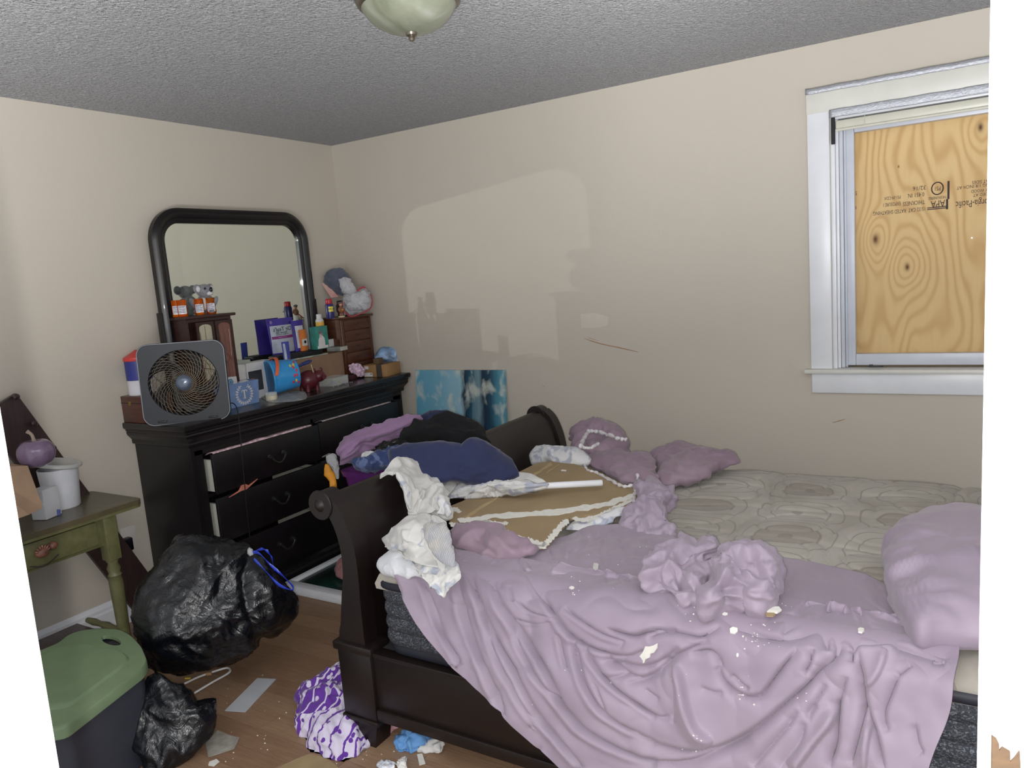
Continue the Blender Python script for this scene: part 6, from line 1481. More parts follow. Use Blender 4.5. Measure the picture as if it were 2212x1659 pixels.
# heap of clothes
M_mauve = cloth_mat('lilac_jersey', (142, 110, 148), (160, 128, 164), .7, .3)
tag(lump('lilac_shirt', [(728, 985), (732, 968), (742, 952), (770, 938), (800, 926), (830, 912), (860, 902), (895, 897), (912, 898), (905, 915), (880, 930), (850, 945), (820, 958), (780, 972), (752, 980), (740, 1000), (728, 1010), (724, 1000)], P(820, 945, x=-2.55), (.3, -.7, .65), .05, .07, M_mauve, nz=(('fold', 7, .030),), nr=36, na=130,
    lines=[([(735, 990), (745, 962), (790, 945), (860, 925), (900, 905)], .014, 8), ([(760, 970), (830, 945), (890, 915)], -.012, 6)]), 'lilac shirt draped over the rim of the purple tub', 'clothing')
M_nvy = cloth_mat('navy_cotton', (27, 34, 68), (34, 43, 82), .85, .2); M_blk = cloth_mat('black_knit', (4, 5, 9), (7, 8, 13), 1.0, .0, weave=.3)
M_jean = cloth_mat('blue_denim', (34, 50, 92), (52, 70, 118), .85, .2, 6, spots=(22, .54, (120, 136, 176), .5))
tag(lump('navy_shirt', [(888, 915), (905, 902), (925, 894), (950, 888), (970, 886), (985, 892), (1000, 905), (985, 925), (930, 930), (900, 928)], P(945, 905, x=-2.35), (.2, -.7, .7), .05, .08, M_nvy, nz=(('fold', 6, .02),)), 'navy shirt on top of the clothes heap, behind the black sweater', 'clothing')
tag(lump('black_bin_bag', [(800, 985), (812, 968), (830, 958), (850, 956), (870, 950), (890, 945), (900, 965), (880, 985), (840, 985), (815, 985)], P(850, 970, x=-2.30), (.2, -.7, .7), .04, .08, mat('black_film', (14, 14, 18), .2, .1, bump=.8, bscale=30), nz=(('fold', 14, .02),)), 'black plastic bag tucked among the clothes over the tub', 'bag')
tag(lump('denim_jeans', [(758, 1000), (764, 990), (785, 990), (800, 984), (830, 974), (865, 962), (900, 960), (905, 985), (880, 1005), (850, 1012), (815, 1010), (790, 1014), (768, 1010)], P(830, 994, x=-2.20), (.25, -.7, .7), .035, .07, M_jean, nz=(('fold', 9, .026),), nr=34, na=120), 'bleached blue jeans hanging out over the front of the tub', 'clothing')
tag(lump('white_sock', [(778, 985), (790, 976), (806, 976), (814, 984), (800, 992), (784, 992)], P(796, 984, x=-2.27), (.2, -.7, .7), .02, .03, mat('pale_sock', (196, 196, 198), .9, .1, 40), nz=(('fold', 20, .01),)), 'small pale crumpled sock between the bin bag and the jeans', 'sock')
nbl = [(842, 975), (870, 958), (905, 955), (950, 958), (990, 965), (1000, 968), (1012, 955), (1030, 950), (1058, 956), (1080, 968), (1098, 990), (1110, 1012), (1122, 1030), (1090, 1036), (1040, 1040), (990, 1044), (920, 1046), (870, 1030), (845, 1000)]
tag(lump('navy_trousers', nbl, P(985, 1000, x=-1.65), (.45, -.55, .70), .050, .10, M_nvy, nz=(('fold', 3.4, .030), ('fbm', 20, .002)), nr=44, na=150, lines=[([(1000, 968), (1005, 1000), (990, 1030)], -.012, 14)]), 'navy trousers spread over the middle of the footboard', 'clothing')
tag(lump('black_sweater', [(860, 948), (866, 930), (885, 918), (905, 912), (935, 900), (975, 896), (1010, 900), (1032, 914), (1046, 935), (1050, 945), (1060, 962), (1040, 958), (1020, 968), (1005, 974), (985, 968), (950, 958), (900, 955), (868, 955)], P(955, 935, x=-1.86), (.3, -.65, .70), .075, .10, M_blk, nz=(('fold', 4.5, .030), ('fbm', 30, .003)), nr=40, na=130), 'black knitted sweater heaped on the navy trousers', 'clothing')
# painting leaning on the back wall
t = NT('seascape_paint'); sp = t.node('ShaderNodeSeparateXYZ'); t.l.new(t.tc.outputs['Object'], sp.inputs[0])
nz_ = t.noise(5, 5, map_scale=(3.2, 1, .8), dist=.8); xx = t.math('ADD', sp.outputs[0], t.math('MULTIPLY', t.math('SUBTRACT', nz_, .5), .10))
base_c = t.ramp(t.math('MULTIPLY_ADD', xx, 1.5, .5), [(.0, (92, 160, 186)), (.30, (120, 174, 196)), (.52, (150, 190, 204)), (.555, (14, 40, 60)), (.62, (30, 84, 108)), (.70, (120, 150, 160)), (.76, (16, 44, 66)), (.84, (22, 62, 84)), (.92, (70, 130, 150)), (1, (92, 156, 176))])
cl_ = t.noise(7, 3, map_scale=(1.6, 1, 1), dist=.4); mr_ = t.node('ShaderNodeMapRange'); t.l.new(cl_, mr_.inputs[0]); mr_.inputs[1].default_value = .52; mr_.inputs[2].default_value = .66
t.col(t.mix(t.math('MULTIPLY', mr_.outputs[0], .75), base_c, (206, 212, 200))); t.set(rough=.5); t.bump(nz_, .2, .004)
pt_ = thing('painting', 'unframed blue and teal seascape canvas leaning on the wall beside the dresser', 'painting', (-2.64, 3.67, .45))
pc4 = [P(898, 801, y=3.700), P(1090, 798, y=3.700)]; zt = (pc4[0][2]+pc4[1][2])/2
g = G(); x0_, x1_ = pc4[0][0], pc4[1][0]; zb = zt-.50
g.add([(x0_, 3.695, zt), (x1_, 3.695, zt), (x1_, 3.655, zb), (x0_, 3.655, zb), (x0_, 3.712, zt), (x1_, 3.712, zt), (x1_, 3.674, zb), (x0_, 3.674, zb)], [(0, 3, 2, 1), (4, 5, 6, 7), (0, 1, 5, 4), (1, 2, 6, 5), (2, 3, 7, 6), (3, 0, 4, 7)])
g.make('canvas', t.m, pt_)
t_ = thing('cardboard_carton', 'kraft carton standing behind the bed under the painting', 'box', (-2.62, 3.55, 0)); G().box((-2.95, 3.42, 0), (-2.3, 3.705, zb-.002), .003).make('carton_body', M_kraft, t_, True)

# white framed dark green glass lying on the floor before the dresser
fr = thing('framed_picture', 'white-framed dark green picture lying on the floor between dresser and bed', 'picture', (-2.7, 2.85, 0))
zf = .035; c0_ = P(598, 1243, z=zf); c1_ = P(760, 1302, z=zf); far_ = P(745, 1165, z=zf)
fx0 = -3.02; a_ = np.array([-3.015, P(606, 1240, z=zf)[1], 0]);
yf0 = P(625, 1266, z=zf)[1]; xf0, xf1, yf1 = -3.02, -2.15, yf0+.70
def fbar(lo, hi): G().box(lo, hi, .003).make('frame_bar', M_white, fr, True)
fbar((xf0, yf0, .001), (xf1, yf0+.055, .040)); fbar((xf0, yf0+.056, .001), (xf0+.035, yf1-.036, .040)); fbar((xf1-.035, yf0+.056, .001), (xf1, yf1-.036, .040)); fbar((xf0, yf1-.035, .001), (xf1, yf1, .040))
G().box((xf0, yf0-.012, .001), (xf1, yf0-.0005, .022), .002).make('frame_lip', M_white, fr, True)
t = NT('dark_green_print'); t.col(t.ramp(t.noise(3.5, 3, dist=.6), [(.3, (14, 22, 20)), (.5, (28, 58, 50)), (.7, (34, 74, 60))])); t.set(rough=.25)
G().box((xf0+.036, yf0+.056, .001), (xf1-.036, yf1-.036, .026)).make('picture_sheet', t.m, fr)
tag(lump('pink_slipper', [(722, 1232), (728, 1218), (738, 1206), (760, 1206), (760, 1252), (740, 1254), (726, 1246)], P(742, 1230, z=.06), (0, -.3, .95), .03, .025, mat('dusty_pink_plush', (160, 112, 116), .9, .08, 60), nz=(('fbm', 20, .003),), zmin=.041), 'dusty pink slipper on the green picture beside the bed post', 'slipper')

# ================================================================== BIN BAGS, TOTE, FLOOR LITTER
M_poly = NT('black_polythene'); _n = M_poly.noise(17, 5, rough=.62, dist=1.3); M_poly.col((12, 15, 20)); M_poly.set(rough=M_poly.math('MULTIPLY_ADD', _n, .22, .14), spec=.6)
_v = M_poly.node('ShaderNodeTexVoronoi'); _v.inputs['Scale'].default_value = 110; M_poly.l.new(M_poly.tc.outputs['Object'], _v.inputs['Vector'])
M_poly.bump(M_poly.math('ADD', _n, M_poly.math('MULTIPLY', _v.outputs[0], .06)), .6, .012); M_poly = M_poly.m
gb = thing('garbage_bag', 'large full black bin bag with blue drawstring beside the green table', 'bag', (-2.75, 1.95, 0))
bp = P(460, 1410, z=0); bA = P(460, 1310, d=depth(P(470, 1420, z=.12))); bn = NV(460, 1310)
bag_poly = [(292, 1340), (286, 1300), (300, 1262), (330, 1226), (362, 1186), (392, 1160), (415, 1152), (450, 1156), (490, 1160), (530, 1170), (552, 1190), (575, 1215), (605, 1240), (628, 1268), (638, 1300), (636, 1330), (620, 1352), (596, 1370), (566, 1378), (556, 1396), (530, 1410), (490, 1424), (440, 1440), (405, 1448), (360, 1440), (320, 1425), (300, 1390)]
lump('bag_body', bag_poly, bA, bn, .26, .24, M_poly, gb, nr=90, na=220, power=.42, nz=(('fbm', 2.2, .030), ('fold', 4.5, .026), ('fold', 12, .006)), zmin=.001, center=(460, 1320), rnd=1,
     lines=[([(540, 1190), (530, 1260), (545, 1340), (560, 1400)], -.025, 12), ([(545, 1190), (580, 1260), (600, 1340)], .016, 9), ([(540, 1186), (480, 1230), (440, 1300)], .014, 10), ([(330, 1390), (420, 1360), (500, 1350)], .012, 12)])
M_draw = mat('blue_drawstring', (32, 56, 176), .3, .06)
dd = depth(bA)-.27
def dpt(pts): return catmull(np.array([P(a, b, d=dd+k) for a, b, k in pts]), 40)
for pts in ([(538, 1192, .05), (560, 1196, .0), (585, 1222, -.005), (612, 1245, .0), (632, 1268, .02), (628, 1274, .02), (600, 1262, .0), (572, 1232, -.01), (548, 1208, .0)], [(540, 1196, .05), (566, 1186, .0), (584, 1200, .0), (592, 1232, .01)]):
    L_ = dpt(pts); V = []; F = []
    for i, p in enumerate(L_): w = .004+.002*math.sin(i*.7); V += [p-UP*w-bn*.001, p+UP*w+RGT*w*.6, p+bn*.003]
    n_ = len(L_)
    for i in range(n_-1): F += [(i*3, i*3+1, i*3+4, i*3+3), (i*3+1, i*3+2, i*3+5, i*3+4), (i*3+2, i*3, i*3+3, i*3+5)]
    F += [(0, 2, 1), (n_*3-3, n_*3-2, n_*3-1)]; G().add(V, F).make('drawstring', M_draw, gb, True, 60, fix=True)
lump('clear_knot', [(534, 1188), (538, 1182), (546, 1186), (548, 1198), (540, 1202), (534, 1196)], P(541, 1192, d=dd+.03), bn, .010, .01, M_film, gb)
g2b = thing('garbage_bag', 'second black bin bag slumped behind the grey tote with its open mouth to the right', 'bag', (-2.45, 1.5, 0))
b2 = P(390, 1560, d=depth(P(400, 1600, z=.05))); lump('bag_body', [(316, 1452), (340, 1436), (370, 1470), (392, 1480), (412, 1500), (424, 1516), (446, 1512), (470, 1504), (472, 1520), (468, 1550), (456, 1586), (438, 1616), (412, 1642), (386, 1660), (330, 1690), (280, 1600), (290, 1500)], b2, NV(390, 1560), .06, .14, M_poly, g2b, nr=60, na=160, nz=(('fold', 4.5, .026), ('fold', 12, .006)), zmin=.001, power=.45)
# grey storage tote with green lid
tt = thing('storage_tote', 'dark grey tote with a moss green lid in the near left corner', 'tote', (-2.4, 1.2, 0))
ZT = .345
top_px = [(140, 1572), (311, 1441), (318, 1425), (306, 1396), (286, 1374), (262, 1360), (236, 1357), (190, 1358), (150, 1368), (126, 1388)]
lid = [P(a, b, z=ZT) for a, b in top_px]; lid += [lid[-1]+np.array([-.02, -.25, 0]), lid[0]+np.array([-.28, -.22, 0])]
lid = rounded(lid, [.02, .03, .02, .03, .03, .03, .03, .03, .03, .02, .05, .05], 3); lc_ = np.mean(lid, 0)
M_tg = mat('moss_green_plastic', (112, 132, 100), .5, .04); M_tgry = mat('slate_plastic', (58, 61, 72), .5, .06, 4)
n_ = len(lid)
hole_c = P(240, 1384, z=ZT); e1 = P(262, 1388, z=ZT)-hole_c; e2 = P(238, 1374, z=ZT)-hole_c
hole = [hole_c+e1*math.cos(a)+e2*math.sin(a)*1.0 for a in np.linspace(0, 2*math.pi, 18, endpoint=False)]
def lid_loop(s_, z): return [lc_+(p-lc_)*s_+np.array([0, 0, z-ZT]) for p in lid]
L_ = [lid_loop(1.0, ZT-.035), lid_loop(1.0, ZT-.006), lid_loop(.985, ZT), lid_loop(.955, ZT+.001)]
V = [p for l_ in L_ for p in l_]; F = []
for j in range(3):
    for k in range(n_): k2 = (k+1) % n_; F.append((j*n_+k, j*n_+k2, (j+1)*n_+k2, (j+1)*n_+k))
inner = L_[3]; loop = [[Vector(p) for p in inner], [Vector(p+np.array([0, 0, .001])) for p in hole][::-1]]; tri = tessellate_polygon([[Vector((v.x, v.y, 0)) for v in q_] for q_ in loop])
b_ = len(V); V2 = [np.array(v) for q_ in loop for v in q_]; V += V2; F += [tuple(i+b_ for i in t3_) for t3_ in tri]
hb = len(V); V += [p-np.array([0, 0, .012]) for p in hole]; nh = len(hole); hs = b_+len(inner)
for k in range(nh): k2 = (k+1) % nh; F.append((hs+k, hs+k2, hb+(nh-1-k2), hb+(nh-1-k)))
lid_o = G().add(V, F).make('lid', M_tg, tt, True, 40, fix=True)
pan_px = [(150, 1530), (270, 1440), (282, 1424), (262, 1408), (215, 1402), (180, 1392), (135, 1400)]
pan = [P(a, b, z=ZT) for a, b in pan_px]; pan = rounded(pan+[pan[-1]+np.array([-.05, -.18, 0]), pan[0]+np.array([-.2, -.15, 0])], .03, 4)
pc_m = np.mean(pan, 0); V = [p+np.array([0, 0, .0012]) for p in pan]+[pc_m+(p-pc_m)*.95+np.array([0, 0, .009]) for p in pan]; n2 = len(pan)
F = [(k, (k+1) % n2, (k+1) % n2+n2, k+n2) for k in range(n2)]; T3 = tessellate_polygon([[Vector((p[0], p[1], 0)) for p in V[n2:]]]); F += [tuple(i+n2 for i in t3_) for t3_ in T3]
G().add(V, F).make('lid_panel', M_tg, tt, True, 30, fix=True)
bt2 = [lc_+(p-lc_)*.93+np.array([0, 0, -.03]) for p in lid]; bb2 = [lc_+(p-lc_)*.84+np.array([0, 0, -ZT+.002]) for p in lid]
V = bt2+bb2; F = [(k, (k+1) % n_, (k+1) % n_+n_, k+n_) for k in range(n_)]+[tuple(range(n_)), tuple(range(2*n_-1, n_-1, -1))]; G().add(V, F).make('tote_body', M_tgry, tt, True, 40, fix=True)
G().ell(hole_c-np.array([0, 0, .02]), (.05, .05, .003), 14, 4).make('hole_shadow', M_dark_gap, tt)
# red item beyond the tote
rA_ = P(106, 1375, z=.05); tag(lump('red_bag', [(78, 1352), (100, 1346), (122, 1350), (134, 1378), (118, 1392), (96, 1400), (84, 1380)], rA_, NV(106, 1375), .03, .06, mat('crimson_plastic', (190, 36, 56), .4, .08), nz=(('fold', 10, .01),)), 'crimson plastic bag half hidden behind the grey tote lid', 'bag')

# litter on the floor
hg = thing('clothes_hanger', 'white plastic clothes hanger on the floor beside the bin bag', 'hanger', P(450, 1460, z=0)); zf_ = .006
pts = [P(a, b, z=zf_+.004) for a, b in ((398, 1477), (430, 1462), (470, 1448), (490, 1443), (497, 1447), (492, 1455), (460, 1473), (420, 1497))]
G().tube(catmull(pts, 40), .0042, 8).make('hanger_body', mat('white_hanger_plastic', (220, 220, 220), .35), hg, True); p_ = P(451, 1455, z=.012); G(rotz(.5), p_).box((-.012, -.006, -.006), (.012, .006, .006), .002).make('tan_clip', mat('tan_clip', (176, 148, 112), .6), hg, True)
tag(G(rotz(.4), P(406, 1466, z=.001)).box((-.012, -.005, 0), (.012, .005, .004), .001).make('yellow_tab', mat('yellow_tab', (226, 196, 80), .5), None, True), 'tiny yellow plastic tab on the floor by the hanger', 'litter')
def flat(name, label, cat, pts, m, z=.001, th=.0015, n=1, nzamp=0, group=None):
    pl_ = [P(a, b, z=z+.001) for a, b in pts]
    return tag(G().prism(pl_, (0, 0, th)).make(name, m, None, fix=True), label, cat, group)
M_slat = mat('grey_white_slat', (188, 192, 196), .5, .03)
flat('plastic_strip', 'pale grey flat strip lying on the floor before the bin bag', 'strip', [(486, 1536), (556, 1466), (596, 1468), (530, 1539)], M_slat, th=.003)
flat('paper_scrap', 'crumpled dirty grey paper scrap on the floor right of the tote', 'paper', [(444, 1606), (470, 1578), (500, 1590), (518, 1594), (506, 1618), (476, 1628), (450, 1636)], mat('dirty_grey_paper', (150, 146, 136), .8, .12, 30))
flat('brown_paper', 'torn brown building paper on the floor at the bottom edge', 'paper', [(600, 1659), (640, 1640), (668, 1629), (692, 1634), (716, 1646), (735, 1662), (740, 1720), (590, 1720)], mat('tan_building_paper', (150, 130, 96), .85, .08, 12))
flat('crumbled_plaster', 'crumbled plaster flakes on the floor below the grey paper scrap', 'debris', [(452, 1646), (468, 1640), (474, 1646), (462, 1656), (450, 1654)], M_torn)
M_flo = NT('purple_floral_print'); o_ = M_flo.tc.outputs['Object']
vor = M_flo.node('ShaderNodeTexVoronoi'); vor.inputs['Scale'].default_value = 30; M_flo.l.new(o_, vor.inputs['Vector']); pet = M_flo.math('LESS_THAN', vor.outputs[0], .27)
wv = M_flo.node('ShaderNodeTexWave'); wv.inputs['Scale'].default_value = 6.5; wv.inputs['Distortion'].default_value = 9; wv.inputs['Detail'].default_value = 2; M_flo.l.new(o_, wv.inputs['Vector']); vine = M_flo.math('GREATER_THAN', wv.outputs['Fac'], .93)
big = M_flo.noise(4.2, 1); reg = M_flo.math('GREATER_THAN', big, .50); mark = M_flo.math('MAXIMUM', pet, vine)
M_flo.col(M_flo.mix(M_flo.math('ABSOLUTE', M_flo.math('SUBTRACT', reg, mark)), (92, 40, 146), (206, 198, 218))); M_flo.set(rough=.8, sheen=.2); M_flo = M_flo.m
fc = [(735, 1432), (748, 1440), (757, 1470), (760, 1500), (762, 1545), (775, 1570), (800, 1606), (790, 1622), (770, 1640), (745, 1655), (728, 1652), (700, 1645), (672, 1630), (664, 1605), (640, 1580), (638, 1545), (646, 1525), (642, 1515), (664, 1480), (700, 1462), (722, 1440)]
tag(lump('floral_cloth', fc, P(715, 1560, z=.02), (0, -.35, .94), .085, .0, M_flo, nr=60, na=160, nz=(('fold', 8, .032), ('fold', 20, .006)), zmin=.001, rnd=0), 'purple and white floral cloth crumpled on the floor against the bed foot', 'cloth')
tag(lump('blue_cloth', [(852, 1612), (856, 1600), (868, 1594), (870, 1582), (900, 1586), (934, 1594), (926, 1610), (908, 1618), (890, 1626), (868, 1626)], P(890, 1608, z=.01), (0, -.3, .95), .040, .0, mat('powder_blue_cloth', (100, 150, 204), .8, .06, 20), nz=(('fold', 16, .020),), zmin=.001), 'powder blue cloth crumpled on the floor under the bed rail', 'cloth')
tag(lump('white_cloth', [(900, 1626), (916, 1610), (940, 1594), (962, 1602), (952, 1628), (930, 1624), (914, 1628)], P(930, 1614, z=.008), (0, -.3, .95), .022, .0, mat('white_linen', (206, 204, 202), .8, .04, 20), nz=(('fold', 14, .012),), zmin=.001), 'white cloth lying beside the powder blue cloth under the rail', 'cloth')
flat('white_strip', 'small white paper strip on the floor before the white cloth', 'paper', [(901, 1630), (912, 1628), (919, 1650), (906, 1654)], M_torn)
tag(lump('pink_cloth', [(831, 1562), (866, 1570), (852, 1576), (842, 1576), (840, 1588), (831, 1590)], P(842, 1574, z=.006), (0, 0, 1), .012, .0, mat('pale_pink_cloth', (210, 160, 170), .8, .05), zmin=.001), 'scrap of pale pink cloth behind the bed foot', 'cloth')
tag(lump('crumpled_wrapper', [(812, 1656), (820, 1646), (840, 1645), (856, 1650), (850, 1664), (830, 1668)], P(834, 1656, z=.006), (0, 0, 1), .014, .0, mat('white_blue_wrapper', (196, 200, 212), .4, .25, 60), nz=(('fold', 30, .01),), zmin=.001), 'crumpled white and blue wrapper at the bottom edge of the floor', 'wrapper')
tag(lump('tissue', [(855, 1655), (866, 1640), (880, 1636), (878, 1650), (880, 1662), (862, 1666)], P(868, 1652, z=.006), (0, 0, 1), .016, .0, mat('white_tissue_paper', (218, 216, 212), .9, .04), nz=(('fold', 26, .012),), zmin=.001), 'small twisted white tissue beside the crumpled wrapper', 'tissue')
g = G()
for k in range(60):
    cx_, cy_ = random.choice(((505, 1500), (640, 1540), (700, 1640), (800, 1620), (470, 1640), (760, 1560), (560, 1600))); p = P(cx_+random.gauss(0, 30), cy_+random.gauss(0, 16), z=.0015); r_ = .0012+.0022*random.random()**2; g.ell(p, (r_*1.4, r_, r_*.6), 5, 4)
tag(g.make('floor_dust', M_torn, None, True), 'white plaster crumbs scattered over the floor strips', 'debris', kind='stuff')

# ================================================================== GREEN TABLE AND NEAR LEFT CORNER
M_olive = wood_mat('olive_painted_wood', (92, 92, 58), (112, 110, 74), .42, 9, .1, (3, 3, 3)); M_tabtop = wood_mat('olive_table_top', (72, 66, 48), (96, 86, 64), .38, 5, .2, (12, 1, 1))
tbl = thing('end_table', 'olive green wooden end table with turned legs and shell knob', 'table', (-3.27, 1.5, 0))
ex0, ex1, ey0, ey1, ez = -3.475, -3.075, 1.12, 1.862, .69
G().prism(rounded([(ex0, ey0, ez-.022), (ex1, ey0, ez-.022), (ex1, ey1, ez-.022), (ex0, ey1, ez-.022)], .03, 6), (0, 0, .022)).make('tabletop', M_tabtop, tbl, fix=True)
G().prism(rounded([(ex0+.002, ey0+.002, ez-.034), (ex1-.002, ey0+.002, ez-.034), (ex1-.002, ey1-.002, ez-.034), (ex0+.002, ey1-.002, ez-.034)], .03, 6), (0, 0, .0118)).make('top_edge', M_olive, tbl, fix=True)
G().box((ex0+.03, ey0+.10, .53), (ex1-.04, ey1-.13, ez-.0345), .002).make('apron', M_olive, tbl, True)
dw_ = G().box((ex1-.0395, ey0+.14, .545), (ex1-.028, ey1-.20, ez-.045), .003).make('drawer', M_olive, tbl, True)
kp = np.array([ex1-.028, 1.43, .60]); 
g = G(); g.ell(kp+[.016, 0, 0], (.020, .026, .020), 14, 10)
for a in np.linspace(-1.2, 1.2, 7): g.ell(kp+np.array([.024, .022*math.sin(a), .022*math.cos(a)]), (.006, .005, .010), 8, 6, rotax((1, 0, 0), -a))
g.ell(kp+[.012, .045, .012], (.016, .018, .016), 12, 8); g.make('shell_knob', mat('shell_brown', (120, 78, 66), .3, .25, 60), dw_, True)
G().tube(catmull([kp+[.01, -.05, -.04], kp+[.02, 0, -.055], kp+[.015, .06, -.03]], 12), .002, 6).make('wire_loop', M_dark_gap, dw_, True)
lprof = [(.018, 0), (.022, .02), (.016, .05), (.022, .075), (.026, .10), (.024, .105), (.027, .11), (.024, .118), (.024, .15), (.028, .30), (.029, .36), (.025, .385), (.029, .39), (.022, .40), (.028, .42), (.020, .445), (.026, .455), (.026, .46)]
for lx_, ly_ in ((ex1-.045, 1.715), (ex1-.045, 1.245), (ex0+.055, 1.43), (ex0+.055, 1.245)):
    lg = G().lathe(lprof, (lx_, ly_, 0), 20).make('leg', M_olive, tbl, True, 60); G().box((lx_-.028, ly_-.028, .4605), (lx_+.028, ly_+.028, ez-.0345), .003).make('leg_block', M_olive, lg, True)
g = G(); g.lathe([(.012, 0), (.016, .05), (.012, .10), (.018, .15), (.012, .2), (.016, .25), (.012, ex1-ex0-.14)], (ex0+.075, 1.715, .13), 14, 'x'); g.make('stretcher', M_olive, tbl, True, 60)
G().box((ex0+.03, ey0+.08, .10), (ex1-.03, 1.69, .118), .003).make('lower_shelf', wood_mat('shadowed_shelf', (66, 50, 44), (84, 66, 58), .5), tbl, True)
# things on the table
M_cup = mat('frosted_white_tub', (206, 208, 214), .35, .03)
wc_ = np.array([P(172, 1050, z=ez)[0]*0-3.33, 1.66, ez+.0005]); t_ = thing('plastic_tub', 'white plastic tub with a translucent lid on the green table', 'tub', wc_)
G(T=wc_).lathe([(.062, 0), (.066, .005), (.078, .175), (.074, .175), (.062, .01), (0, .01)], n=32).make('tub_wall', M_cup, t_, True)
G(rotax((1, 0, 0), -.18)@rotax((0, 1, 0), .12), wc_+[0, 0, .184]).lathe([(.088, 0), (.094, .004), (.094, .014), (.088, .018), (.076, .016), (0, .014)], n=36).make('tub_lid', mat('translucent_lid', (196, 198, 196), .2, .03, alpha=.8), t_, True)
bx_ = np.array([-3.24, 1.545, ez+.0005]); t_, l_ = carton('white_cup', 'white crumpled carton in front of the plastic tub on the green table', 'carton', bx_, .35, .07, .085, .125, mat('white_carton_plain', (206, 208, 212), .5, .03), .006)
l_.g().prism(rounded([(.036, a, b) for a, b in ((.012, .0), (.03, .0), (.034, .022), (.014, .028))], .005, 3), (.001, 0, 0)).make('blue_mark', mat('faded_blue_mark', (96, 110, 170), .5), t_)
gd = thing('glass_pumpkin', 'glossy lilac glass pumpkin at the left end of the green table', 'ornament', (-3.2, 1.36, ez))
pc_ = P(78, 978, x=-3.17); M_pump = mat('lilac_glass', (120, 100, 126), .15, .05, coat=.3)
V = []; F = []; nn_, mm_ = 48, 20; R_b = .066
for j in range(mm_+1):
    th_ = math.pi*j/mm_
    for k in range(nn_): a = 2*math.pi*k/nn_; rr = R_b*(1+.05*abs(math.cos(4*a)))*math.sin(th_)**.9; V.append(pc_+np.array([rr*math.cos(a), rr*math.sin(a), .060*math.cos(th_)-.012*math.exp(-(th_/.4)**2)]))
for j in range(mm_):
    for k in range(nn_): k2 = (k+1) % nn_; F.append((j*nn_+k, (j+1)*nn_+k, (j+1)*nn_+k2, j*nn_+k2))
G().add(V, F).make('pumpkin_body', M_pump, gd, True, 180, fix=True)
G().tube(catmull([pc_+[0, 0, .045], pc_+[.003, -.006, .075], pc_+[.0, -.02, .092]], 8), [.008, .007, .006, .006, .006, .006, .007, .008], 8).make('stem', mat('pale_stem', (176, 158, 140), .4), gd, True)
# tan board leaning at the left end of the table
bl_ = [P(60, 1006, x=-3.13), P(93, 1096, x=-3.11), P(62, 1112, x=-3.09), P(-30, 1145, x=-3.09), P(-60, 1012, x=-3.13)]
bl_ = [p+np.array([0, 0, max(0, ez+.001-p[2])]) for p in bl_]
tag(G().prism(bl_, (-.13, 0, 0)).make('wood_offcut', mat('tan_board', (172, 142, 116), .7, .06, 8), None, fix=True), 'tan wooden block carrying the lilac pumpkin on the green table', 'block')
# long dark peg rack leaning on the wall behind the table
pk = thing('peg_rack', 'long dark wooden peg rack leaning diagonally behind the green table', 'rack', (-3.47, 1.7, .1))
tA, tB = P(2, 850, x=-3.462), P(331, 1262, x=-3.455); dv = tB-tA; dv /= np.linalg.norm(dv); tA2 = tA-dv*.12
upn = np.cross(dv, [1, 0, 0]); upn /= np.linalg.norm(upn)
if upn[2] < 0: upn = -upn
w1 = P(34, 862, x=-3.46)-tA; wd = .17
lo_ = -upn*wd; tB2 = P(337, 1266, x=-3.455)
endp = P(283, 1300, x=-3.455)
tA3 = P(36, 858, x=-3.46)
dv = tB2-tA3; ln_ = np.linalg.norm(dv); dv /= ln_; upn = np.cross([1, 0, 0], dv); upn /= np.linalg.norm(upn); upn = upn if upn[1] > 0 else -upn
q1, q2 = tA3-dv*.02, tB2+dv*.22
if q2[2] < .02: q2 = tB2-dv*((.02-tB2[2])/dv[2])*-1 if dv[2] != 0 else q2
G().prism([q1, q2, q2-upn*wd*.9, q1-upn*wd], (.022, 0, 0)).make('rack_board', wood_mat('dark_rack_wood', (44, 28, 30), (62, 42, 42), .5, 6), pk, fix=True)
for px_, py_ in ((30, 855), (69, 912), (110, 966)):
    k0 = P(px_-2, py_+2, x=-3.44); G().lathe([(.005, 0), (.005, .02), (.012, .024), (.013, .032), (.008, .038), (0, .039)], k0, 14, 'x').make('peg', mat('dark_knob', (52, 30, 32), .3), pk, True)
# wall outlet with black adapter and cord
oc = P(278, 1165, x=-L+.001); ot = thing('wall_outlet', 'white wall outlet behind the green table with a black plug-in adapter', 'outlet', oc)
G().box((-L+.0005, oc[1]-.038, oc[2]-.05), (-L+.006, oc[1]+.038, oc[2]+.065), .002).make('cover_plate', mat('outlet_white', (210, 206, 200), .4, .02), ot, True)
ad = P(273, 1175, x=-3.46); adt = thing('power_adapter', 'black plug-in adapter on the outlet with a thin cord', 'adapter', ad)
G().box((-L+.0065, ad[1]-.026, ad[2]-.036), (-L+.045, ad[1]+.026, ad[2]+.030), .008).make('adapter_body', M_kb, adt, True)
G().tube(catmull([P(276, 1188, x=-3.465), P(288, 1210, x=-3.465), P(300, 1236, x=-3.462), P(312, 1252, x=-3.45), P(322, 1262, x=-3.44), P(330, 1290, x=-3.42)], 30), .0026, 6).make('adapter_cord', mat('brown_black_cord', (38, 28, 30), .5), adt, True)
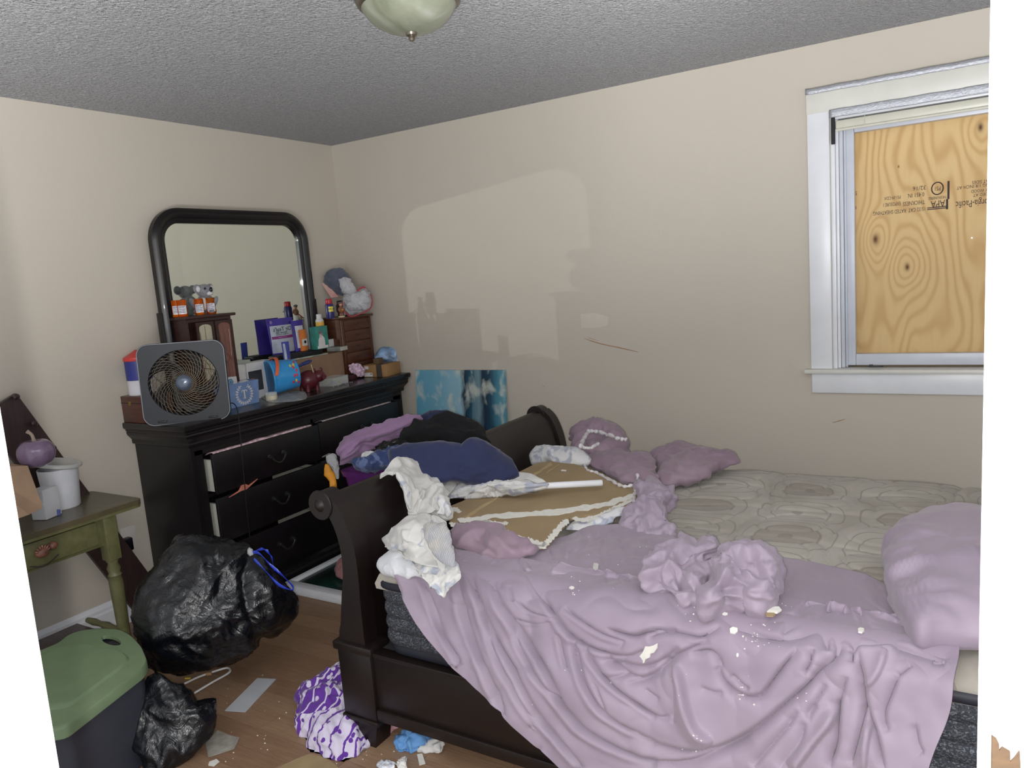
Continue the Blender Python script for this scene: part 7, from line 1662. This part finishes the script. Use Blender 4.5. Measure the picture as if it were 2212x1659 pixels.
G().ell(P(313, 1253, x=-3.448), (.006, .008, .007), 10, 8).make('cord_knot', M_dark_gap, adt, True)

# ================================================================== CEILING LAMP
lc0 = P(884, 20, z=2.30); px_r = 96/FPX*depth(lc0)
lm = thing('ceiling_light', 'unlit frosted glass bowl light with bronze rim on the ceiling', 'lamp', (lc0[0], lc0[1], HC))
tipz = P(886, 68, x=lc0[0], )[2] if False else None
t = NT('alabaster_glass'); nn1 = t.noise(5, 4, dist=2); t.col(t.ramp(nn1, [(.3, (100, 104, 86)), (.6, (128, 132, 116)), (.75, (150, 153, 142))])); t.set(rough=.25, coat=.25)
def z_at_row(row): return min(np.linspace(HC-.35, HC-.01, 120), key=lambda z_: abs(proj(np.array([[lc0[0], lc0[1], z_]]))[0][1]-row))
ztip, zrim = z_at_row(71), z_at_row(-8)
r_b = .140
prof_ = [(r_b*math.sin(a)**.92, zrim-(zrim-ztip)*math.cos(a)) for a in np.linspace(0.0, math.pi/2, 20)]
G(T=(lc0[0], lc0[1], 0)).lathe(prof_, n=48).make('glass_bowl', t.m, lm, True)
zt_, best = zrim, zrim-ztip
M_brz = mat('antique_nickel', (120, 112, 100), .3, .08, metal=.8)
G(T=(lc0[0], lc0[1], 0)).lathe([(r_b-.012, zt_-.034), (r_b+.004, zt_-.024), (r_b+.012, zt_-.008), (r_b+.012, zt_+.006), (r_b+.02, min(zt_+.03, HC-.03)), (r_b+.03, HC-.0005)], n=48).make('metal_pan', M_brz, lm, True)
G(T=(lc0[0], lc0[1], zt_-best)).lathe([(0, -.022), (.006, -.021), (.010, -.015), (.008, -.010), (.015, -.006), (.017, 0), (.012, .006)], n=24).make('finial', M_brz, lm, True)
# ------------------------------------------------------------------ the mirror's reflected flash is stopped by everything in front of the glass only
blk = bpy.data.collections.new('in_front_of_mirror')
for o in list(bpy.data.objects):
    if o.type != 'MESH': continue
    r = o
    while r.parent is not None: r = r.parent
    if r.name in ('wall_left', 'dresser_mirror'): continue
    blk.objects.link(o)
reflo.light_linking.blocker_collection = blk
